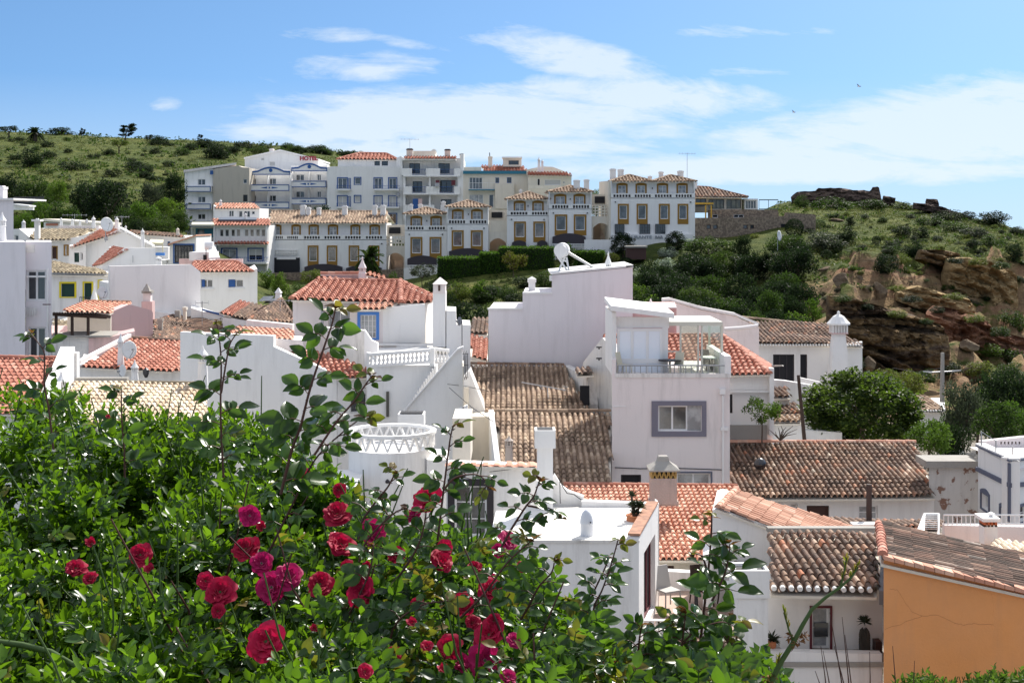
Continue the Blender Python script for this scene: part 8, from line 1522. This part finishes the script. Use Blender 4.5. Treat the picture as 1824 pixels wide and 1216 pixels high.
# spikes standing out of the top edge
xs = R.uniform(-200, 640, 230); ys = top(xs) + R.uniform(-14, 10, 230); D = Dsurf(xs, ys) + R.uniform(0, .3, 230); base = Wn(xs, ys + 36, D); d = np.stack([R.normal(0, .2, 230), R.normal(0, .2, 230), np.ones(230)], 1); parts.append(sprigs(base, d, R.uniform(.06, .12, 230), 13, .034, .5))
quads_mesh('foliage', *[np.concatenate([p_[i] for p_ in parts]) for i in range(5)], L_HG, HB, 'leaf')
mb = MB()
for i in range(240):
    x = RR.uniform(-220, 900); y = RR.uniform(top(x) + 20, 1290); D_ = float(Dsurf(x, y)) + RR.uniform(.1, .5); a = W(x, y, D_); b = a + Vector((RR.uniform(-.12, .12), RR.uniform(-.05, .05), RR.uniform(.1, .3))); mb.tube([a, (a + b) / 2 + Vector((RR.uniform(-.02, .02), 0, 0)), b], .0035, .0018, 5)
mb.build('twigs', STG, HB)['kind'] = 'stuff'
# the body of the hedge: dark inner foliage down to the ground so that it stands as a real bush
nI = 15000; xs = R.uniform(-1.9, 1.05, nI); yy = R.uniform(3.45, 5.7, nI); tt = np.interp(xs / yy * F + HX, TOPX, TOPY); zt_ = np.minimum((HY - tt - 25) / F * np.maximum(yy, 4.6), (HY - (700 + (5.3 - yy + .35) / 2.0 * 520)) / F * yy); zz_ = zt_ - R.random(nI) ** 1.8 * 1.1; zz_ = np.maximum(zz_, -1.75)
P_ = np.stack([xs, yy, zz_], 1); quads_mesh('inner_foliage', P_, R.normal(size=(nI, 3)), R.normal(size=(nI, 3)) + np.array([0, 0, .5]), R.uniform(.04, .08, nI), R.uniform(.03, .05, nI), L_RS, HB, 'rhomb')
# rose foliage ------------------------------------------------------
rp = [[] for _ in range(5)]; yp = [[] for _ in range(5)]; dp = [[] for _ in range(5)]; stems = MB(); gst = MB(); thorns = MB()
def put(dst, P, Dv, Nv, L_, asp=.62):
    dst[0].append(P); dst[1].append(Dv); dst[2].append(Nv); dst[3].append(L_); dst[4].append(L_ * asp)
def compound(p, d, ln, leaf, dst, n=5, petiole=None):
    """a rose leaf: leaflets in pairs along a stalk and one at its tip"""
    p = Vector(p); d = Vector(d).normalized(); sd_ = d.cross(Vector((RR.uniform(-.3, .3), -.55 + RR.uniform(-.4, .4), .8))).normalized(); nm = sd_.cross(d).normalized()
    end = p + d * ln + Vector((0, 0, -.18 * ln)); (petiole or gst).tube([p, p + d * ln * .5 + Vector((0, 0, .04 * ln)), end], .0016, .0010, 4); prs = (n - 1) // 2
    for k in range(prs):
        t = .45 + .5 * k / max(1, prs) ; q_ = p + (end - p) * t
        for s in (-1, 1): dv = sd_ * s + d * .45 + Vector([RR.gauss(0, .14) for _ in range(3)]); put(dst, tuple(q_), tuple(dv), tuple(nm + Vector([RR.gauss(0, .28) for _ in range(3)])), leaf * RR.uniform(.75, 1.0))
    put(dst, tuple(end), tuple(d + Vector((0, 0, -.15)) + Vector([RR.gauss(0, .1) for _ in range(3)])), tuple(nm + Vector([RR.gauss(0, .2) for _ in range(3)])), leaf * RR.uniform(1.0, 1.2))
def shoot(pts, D, leaf=.045, r=.0034, red=True, every=26, tipn=5, dD=0, pet=None, side=None):
    """a long cane through the given points (photo pixels), leaves alternating, young leaves at the tip"""
    m_ = MB(); n = len(pts); P_ = [W(x, y, D + dD * i / (n - 1)) for i, (x, y) in enumerate(pts)]
    F_ = []; 
    for i in range(n - 1):
        a, b = P_[i], P_[i + 1]; p0 = P_[i - 1] if i else a; p3 = P_[i + 2] if i + 2 < n else b
        for k in range(6): t = k / 6; F_.append(.5 * ((2 * a) + (b - p0) * t + (2 * p0 - 5 * a + 4 * b - p3) * t * t + (3 * a - p0 - 3 * b + p3) * t ** 3))
    F_.append(P_[-1]); m_.tube(F_, r, r * .45, 6); acc = 0; k = 0; stp = every * .8 / F * D
    for i in range(1, len(F_)):
        acc += (F_[i] - F_[i - 1]).length
        if acc > stp:
            acc = 0; k += 1; up = (F_[i] - F_[i - 1]).normalized(); s = 1 if k % 2 else -1; f = i / len(F_); hd = Vector((s * RR.uniform(.7, 1), RR.uniform(-.7, .5), 0)); young = f > .86
            compound(F_[i], hd + up * RR.uniform(.2, .8), RR.uniform(.040, .07) * (1 - .45 * f), leaf * 1.22 * (1 - .42 * f) * RR.uniform(.8, 1.15), yp if young else rp, RR.choice([3, 5, 5]), m_)
            for _ in range(2): tq = F_[i] + (F_[i - 1] - F_[i]) * RR.random(); thorns.bar(tq, tq + Vector((RR.uniform(-1, 1), RR.uniform(-1, 1), -.3)).normalized() * .007, .0016, 4, .0002)
    m_.build('cane', STR, RB, True); tip = F_[-1]
    for k in range(tipn): a = RR.uniform(0, 6.28); put(dp if RR.random() < .45 else yp, tuple(tip + Vector((0, 0, RR.uniform(-.012, .004)))), (math.cos(a), math.sin(a), RR.uniform(-.2, .9)), (RR.gauss(0, .4), RR.gauss(0, .4), 1), leaf * RR.uniform(.4, .75))
shoot([(95, 800), (88, 737), (79, 680), (79, 630), (66, 608), (55, 594)], 4.3, .045); shoot([(222, 850), (221, 800), (217, 750), (216, 700), (215, 688)], 4.5, .045)
shoot([(500, 880), (520, 800), (535, 760), (553, 690), (579, 613), (592, 575), (598, 545)], 3.8, .060, .0045, every=20); shoot([(398, 850), (393, 737), (394, 647), (390, 600), (385, 571)], 4.0, .047, every=22); shoot([(394, 700), (402, 650), (410, 612), (425, 590)], 3.95, .034, .003)
shoot([(560, 810), (598, 753), (630, 715), (653, 682), (664, 668)], 3.7, .048, every=22); shoot([(775, 1000), (784, 924), (792, 858), (799, 802), (803, 775), (808, 757)], 3.7, .042, every=22); shoot([(792, 870), (812, 850), (850, 845), (870, 862)], 3.65, .038, .003); shoot([(640, 960), (644, 930), (668, 895), (690, 868), (700, 850), (708, 838)], 3.7, .034, .0035)
shoot([(890, 980), (911, 942), (935, 904), (950, 885), (955, 873), (963, 850)], 3.6, .040, every=20); shoot([(940, 900), (965, 905), (985, 912), (1000, 920)], 3.6, .036, .003); shoot([(1020, 1230), (1036, 1150), (1052, 1110), (1060, 1075), (1073, 1049), (1090, 1000), (1101, 960)], 3.6, .042, every=20); shoot([(1000, 1240), (1030, 1120), (1052, 1066), (1078, 1010), (1085, 990)], 3.7, .038, every=24)
shoot([(900, 1150), (940, 1082), (960, 1044), (983, 1018), (988, 992)], 3.6, .038); shoot([(1236, 1250), (1243, 1190), (1250, 1120), (1256, 1069), (1263, 1003), (1267, 950), (1268, 914)], 3.7, .046, .0046, every=22); shoot([(1268, 1070), (1285, 1035), (1292, 1018), (1299, 985), (1300, 968)], 3.65, .050, .0035, every=18); shoot([(1258, 1010), (1250, 990), (1235, 985)], 3.66, .036, .003)
shoot([(1195, 1260), (1212, 1170), (1218, 1120), (1222, 1085)], 3.6, .048, every=20); shoot([(1120, 1250), (1135, 1170), (1140, 1130), (1144, 1112)], 3.55, .044, every=20); shoot([(1175, 1260), (1188, 1190), (1230, 1130), (1270, 1110), (1310, 1105)], 3.6, .050, every=18); shoot([(1060, 1260), (1080, 1200), (1130, 1150), (1200, 1110)], 3.6, .044, every=18)
shoot([(820, 1100), (860, 1060), (905, 1000), (950, 960)], 3.5, .042, every=22); shoot([(700, 1040), (735, 990), (752, 950), (760, 905)], 3.6, .044); shoot([(640, 1000), (655, 960), (700, 915), (725, 905)], 3.6, .04); shoot([(930, 1216), (955, 1180), (990, 1150), (1010, 1140)], 3.5, .038, every=20); shoot([(600, 1130), (640, 1060), (660, 1010), (665, 970)], 3.5, .045)
shoot([(1300, 1280), (1310, 1200), (1296, 1150), (1300, 1130)], 3.6, .046, every=18); shoot([(470, 1000), (520, 900), (560, 820), (610, 770), (650, 740)], 3.9, .045)
shoot([(690, 1210), (700, 1120), (745, 1080), (790, 1070)], 3.4, .05)
# rose foliage through the mass
def w_r(x, y): return .22 if x < 330 else min(1, .15 + (x - 330) / 260) if x < 950 else .5
xs, ys, D = region(2100, -140, 1330, (-.12, .2), 1290, .85, w_r)
for x, y, dd in zip(xs, ys, D):
    a = RR.uniform(-.5, .5); d = Vector((math.sin(a) + RR.uniform(-.6, .6), RR.uniform(-.9, .1), RR.uniform(-.1, .8))); compound(W(x, y, dd - .06), d, RR.uniform(.035, .07), RR.uniform(.025, .040), rp if RR.random() > .13 else yp, 5)
xs, ys, D = region(900, 700, 1340, (.1, .6), 1300, .7)
for x, y, dd in zip(xs, ys, D):
    if RR.random() < (.22 if x > 1000 else .85): d = Vector((RR.uniform(-1, 1), RR.uniform(-.9, .4), RR.uniform(-.1, .8))); compound(W(x, y + 15, dd), d, RR.uniform(.04, .08), RR.uniform(.032, .05), rp, 5)
for i in range(18):
    x = RR.uniform(330, 1000); y = RR.uniform(top(x) + 230, 1330); D_ = float(Dsurf(x, y)) + RR.uniform(-.05, .4); a = W(x, y, D_); b = a + Vector((RR.uniform(-.2, .2), RR.uniform(-.1, .1), RR.uniform(.12, .4))); mb = MB(); mb.tube([a, (a + b) / 2 + Vector((RR.uniform(-.03, .03), 0, 0)), b], .0038, .002, 5); mb.build('cane', STR, RB, True)
for arr, m_, nm in ((rp, L_RS, 'foliage'), (yp, L_YG, 'young_leaves'), (dp, L_RD, 'red_leaf_tips')): quads_mesh(nm, *[np.array(q_, float) for q_ in arr], m_, RB, 'big')
gst.build('leaf_stalks', STG, RB); thorns.build('thorns', STR, RB)
gc = MB(); gc.tube([W(-10, 1142, 3.3), W(40, 1148, 3.3), (W(90, 1160, 3.3)), W(130, 1183, 3.25), W(210, 1222, 3.2)], .008, .006, 8); gc.build('green_cane', STG, RB, True)
# blooms ------------------------------------------------------------
def petal_mat(name, a, b, e):
    m = bpy.data.materials.new(name); m.use_nodes = True; t = m.node_tree; t.nodes.clear(); out = N(t, 'ShaderNodeOutputMaterial'); bs = N(t, 'ShaderNodeBsdfPrincipled', i_Roughness=.6); bs.inputs['Specular IOR Level'].default_value = .25; bs.inputs['Sheen Weight'].default_value = .2
    g = N(t, 'ShaderNodeNewGeometry'); at = N(t, 'ShaderNodeAttribute', attribute_name='pv'); rp_ = N(t, 'ShaderNodeValToRGB'); t.links.new(mth(t, 'ADD', at.outputs['Fac'], mth(t, 'MULTIPLY', g.outputs['Random Per Island'], .25)), rp_.inputs[0]); el_ = rp_.color_ramp.elements
    while len(el_) < 4: el_.new(.5)
    for k, (p_, c_) in zip(el_, ((0, e), (.28, b), (.6, a), (1.1, a))): k.position = min(1, p_); k.color = (*c_, 1)
    t.links.new(rp_.outputs[0], bs.inputs[0]); tr = N(t, 'ShaderNodeBsdfTranslucent'); t.links.new(rp_.outputs[0], tr.inputs[0]); ms = N(t, 'ShaderNodeMixShader'); ms.inputs[0].default_value = .33; t.links.new(bs.outputs[0], ms.inputs[1]); t.links.new(tr.outputs[0], ms.inputs[2]); t.links.new(ms.outputs[0], out.inputs[0]); return m
PM = [petal_mat('crimson_petals', (.46, .003, .045), (.38, .003, .032), (.24, .002, .018)), petal_mat('magenta_petals', (.50, .008, .12), (.56, .06, .24), (.78, .46, .58)), petal_mat('cherry_petals', (.55, .005, .06), (.46, .005, .045), (.32, .004, .025))]
def rose_mesh(seed, openness, ma):
    r = random.Random(seed); V, Fc, A = [], [], []
    rings = [(4, .25, 1.25), (5, .42, 1.0), (6, .62, .72), (6, .84, .42), (6, 1.0, .12)]
    if openness < .5: rings = rings[:3]
    for n, rad, cup in rings:
        ph = r.uniform(0, 6)
        for k in range(n):
            th = ph + 2 * math.pi * k / n + r.uniform(-.15, .15); hw = math.pi / n * 1.35; i = len(V); rr_ = rad * r.uniform(.9, 1.1); f1, f2, f3 = r.uniform(0, 6), r.uniform(3, 6), r.uniform(.05, .13); nu, nv = 7, 6
            for b in range(nv):
                v = b / (nv - 1)
                for a in range(nu):
                    u = -1 + 2 * a / (nu - 1); wv = math.sin(math.pi * (.12 + .76 * v)) ** .6 if v < .7 else 1.0 * (1 - .25 * (v - .7)); ed = 1 - .22 * u * u * v; R0 = .08 + (rr_ - .08) * v * ed
                    ang = th + u * hw * (.35 + .75 * v); z = cup * .75 * rr_ * v ** 1.3 * ed + -.25 * max(0, v - .7) * (1.3 - cup); z += f3 * v * v * math.sin(u * f2 + f1); R0 += f3 * .7 * v * v * math.sin(u * 4 + f1 * 2)
                    V.append((R0 * math.cos(ang), R0 * math.sin(ang), z + .05)); A.append(v + r.uniform(-.05, .05))
            for b in range(nv - 1):
                for a in range(nu - 1): Fc.append((i + b * nu + a, i + b * nu + a + 1, i + (b + 1) * nu + a + 1, i + (b + 1) * nu + a))
    me = bpy.data.meshes.new('flower'); me.from_pydata(V, [], Fc); me.polygons.foreach_set('use_smooth', [True] * len(Fc)); at = me.attributes.new('pv', 'FLOAT', 'POINT'); at.data.foreach_set('value', A); me.materials.append(ma); return me
RM = [rose_mesh(i, 1, PM[i % 3]) for i in range(6)] + [rose_mesh(9, .2, PM[0])]
sm = MB(); sm.lathe((0, 0, -.18), [(.03, -.6), (.05, -.1), (.16, 0), (.18, .12), (.10, .22)], 8)
for k in range(5): a = 1.256 * k; sm.poly([(math.cos(a - .4) * .14, math.sin(a - .4) * .14, -.04), (math.cos(a + .4) * .14, math.sin(a + .4) * .14, -.04), (math.cos(a) * .5, math.sin(a) * .5, -.16)])
cx_ = sm.build('calyx', STG, None); cxm = cx_.data; bpy.data.objects.remove(cx_)
BL = [(250, 988, 21, 0, -.2, 'b'), (268, 1016, 12, 6, 0), (163, 968, 11, 6, .2), (135, 1012, 18, 3, .3), (160, 1030, 14, 3, -.3), (445, 918, 18, 1, .3), (468, 940, 11, 6, .1), (438, 977, 22, 0, -.2), (466, 1003, 20, 4, .2), (484, 1046, 27, 1, -.3), (514, 1026, 23, 4, .4), (392, 1054, 26, 3, .5), (366, 1034, 15, 2, -.2), (388, 1088, 12, 3, .1), (570, 1040, 22, 0, .5), (643, 1054, 25, 2, -.1), (601, 916, 25, 0, .2), (604, 872, 13, 0, .1), (538, 850, 16, 3, -.3), (607, 970, 23, 5, .1), (664, 948, 22, 1, -.2), (705, 988, 16, 3, .3), (618, 1008, 12, 3, 0), (762, 888, 24, 2, .1), (738, 916, 18, 4, -.4), (785, 1000, 22, 3, .2), (792, 975, 14, 2, 0), (905, 962, 18, 1, .3), (888, 980, 12, 1, -.2), (872, 1050, 20, 2, .5), (868, 1030, 14, 1, 0), (826, 1075, 19, 2, -.3), (871, 1130, 28, 2, .1), (864, 1176, 28, 1, .3), (800, 1152, 22, 3, -.2), (820, 1178, 18, 4, .3), (474, 1142, 30, 2, .25), (915, 1140, 13, 4, .1), (1088, 1208, 28, 2, 0), (791, 1193, 12, 6, 0), (842, 1108, 14, 3, .2), (735, 1110, 11, 6, 0), (880, 1105, 12, 3, 0), (192, 743, 5, 6, 0), (655, 1008, 9, 6, .2), (742, 1075, 12, 3, .2), (700, 1165, 15, 0, .1), (905, 1205, 14, 4, 0), (760, 1150, 12, 3, 0), (560, 1120, 9, 6, 0), (845, 1010, 12, 0, .2), (930, 1010, 10, 3, 0), (650, 1195, 13, 3, .3)]
for i, bb in enumerate(BL):
    x, y, r_, k, tl = bb[:5]
    if r_ <= 0: continue
    dd = min(float(Dsurf(x, y)), 4.6) - RR.choice([.42, .38, .30]); dd = 3.4 if x > 1000 else dd; p = W(x, y, dd); o = bpy.data.objects.new('flower', RM[k]); C.objects.link(o); o.parent = RB; o.location = p - Vector(RB.location); s = r_ * 1.12 / F * dd; o.scale = (s * RR.uniform(.92, 1.1), s * RR.uniform(.92, 1.1), s)
    if k == 6: s *= 1.3; o.scale = (s, s, s * 1.3)
    o.rotation_euler = (RR.uniform(.6, 1.25), tl, RR.uniform(-.6, .6))
    c = bpy.data.objects.new('calyx', cxm); C.objects.link(c); c.parent = o
# lower right: green cane with withered tips, thin twigs, fresh bush tops
t = thing('climbing_stalk', 'thick green stalk with withered brown tips arching in front of the balcony house', 'plant', W(1364, 1216, 3.4)); mb = MB(); mb.tube([W(1364, 1235, 3.4), W(1390, 1180, 3.4), W(1414, 1142, 3.4), W(1430, 1112, 3.4), W(1446, 1085, 3.4), W(1470, 1064, 3.4), W(1497, 1045, 3.4), W(1516, 1028, 3.4), W(1529, 1009, 3.4)], .0075, .0022, 8)
mb.tube([W(1414, 1142, 3.4), W(1405, 1120, 3.4), W(1396, 1090, 3.4)], .003, .0015, 5); mb.tube([W(1497, 1045, 3.4), W(1503, 1020, 3.4), W(1508, 992, 3.4)], .003, .0015, 5); mb.build('stem', STG, t, True)
P_, D_, L_ = [], [], []
for (x0, y0), (x1, y1) in (((1405, 1125), (1396, 1085)), ((1500, 1035), (1508, 992)), ((1515, 1030), (1530, 1004)), ((1385, 1190), (1388, 1170))):
    for k in range(16): f = k / 16; P_.append(tuple(W(x0 + (x1 - x0) * f, y0 + (y1 - y0) * f, 3.4))); D_.append((RR.uniform(-.5, .5), RR.uniform(-.3, .3), 1)); L_.append(.018)
P_ = np.array(P_); D_ = np.array(D_); L_ = np.array(L_); quads_mesh('leaf_buds', P_, D_, np.random.default_rng(1).normal(size=P_.shape), L_, L_ * .3, L_YG, t, 'leaf')
P_, D_ = [], []
for x, y in ((1415, 1140), (1408, 1130), (1420, 1145), (1372, 1205), (1366, 1210), (1428, 1135), (1436, 1128)):
    for k in range(9): P_.append(tuple(W(x + RR.uniform(-8, 8), y + RR.uniform(-6, 6), 3.4))); D_.append((RR.uniform(-1, 1), RR.uniform(-1, 1), RR.uniform(-1, .4)))
P_ = np.array(P_); n_ = len(P_); quads_mesh('withered_tips', P_, np.array(D_), np.random.default_rng(2).normal(size=(n_, 3)), np.full(n_, .016), np.full(n_, .006), mat('withered_brown', (.18, .08, .025), .9), t, 'leaf')
t = thing('dry_twigs', 'thin dry grass stalks rising in front of the white balcony wall', 'plant', W(1490, 1216, 4)); mb = MB()
for x0, x1, y1 in ((1470, 1462, 1150), (1478, 1466, 1158), (1500, 1478, 1090), (1506, 1486, 1150), (1515, 1505, 1130), (1545, 1549, 1160), (1592, 1590, 1150), (1620, 1629, 1176), (1466, 1452, 1194), (1510, 1500, 1098)): mb.tube([W(x0 + 5, 1250, 4), W((x0 + x1) / 2 + 3, (1250 + y1) / 2, 4), W(x1, y1, 4)], .0022, .0008, 4)
mb.build('stalks', STR, t)
t = thing('low_bush', 'bright yellow green bush tops along the bottom right edge', 'bush', W(1700, 1240, 7)); xs = R.uniform(1590, 1840, 260); yb = np.interp(xs, [1590, 1640, 1680, 1720, 1750, 1790, 1830], [1222, 1205, 1212, 1222, 1202, 1196, 1206]); D = R.uniform(6.6, 7.4, 260); base = Wn(xs, yb + 18 + R.uniform(0, 40, 260), D); d = np.stack([R.normal(0, .4, 260), R.normal(-.2, .3, 260), np.ones(260)], 1); quads_mesh('foliage', *sprigs(base, d, R.uniform(.04, .1, 260), 9, .042, .5), F_BR, t, 'leaf')
mb = MB()
for k in range(30): x = RR.uniform(1590, 1840); a = W(x, 1290, 7); mb.tube([a, a + Vector((RR.uniform(-.05, .05), 0, .12)), a + Vector((RR.uniform(-.08, .08), 0, .24))], .004, .002, 4)
mb.build('twigs', STG, t)
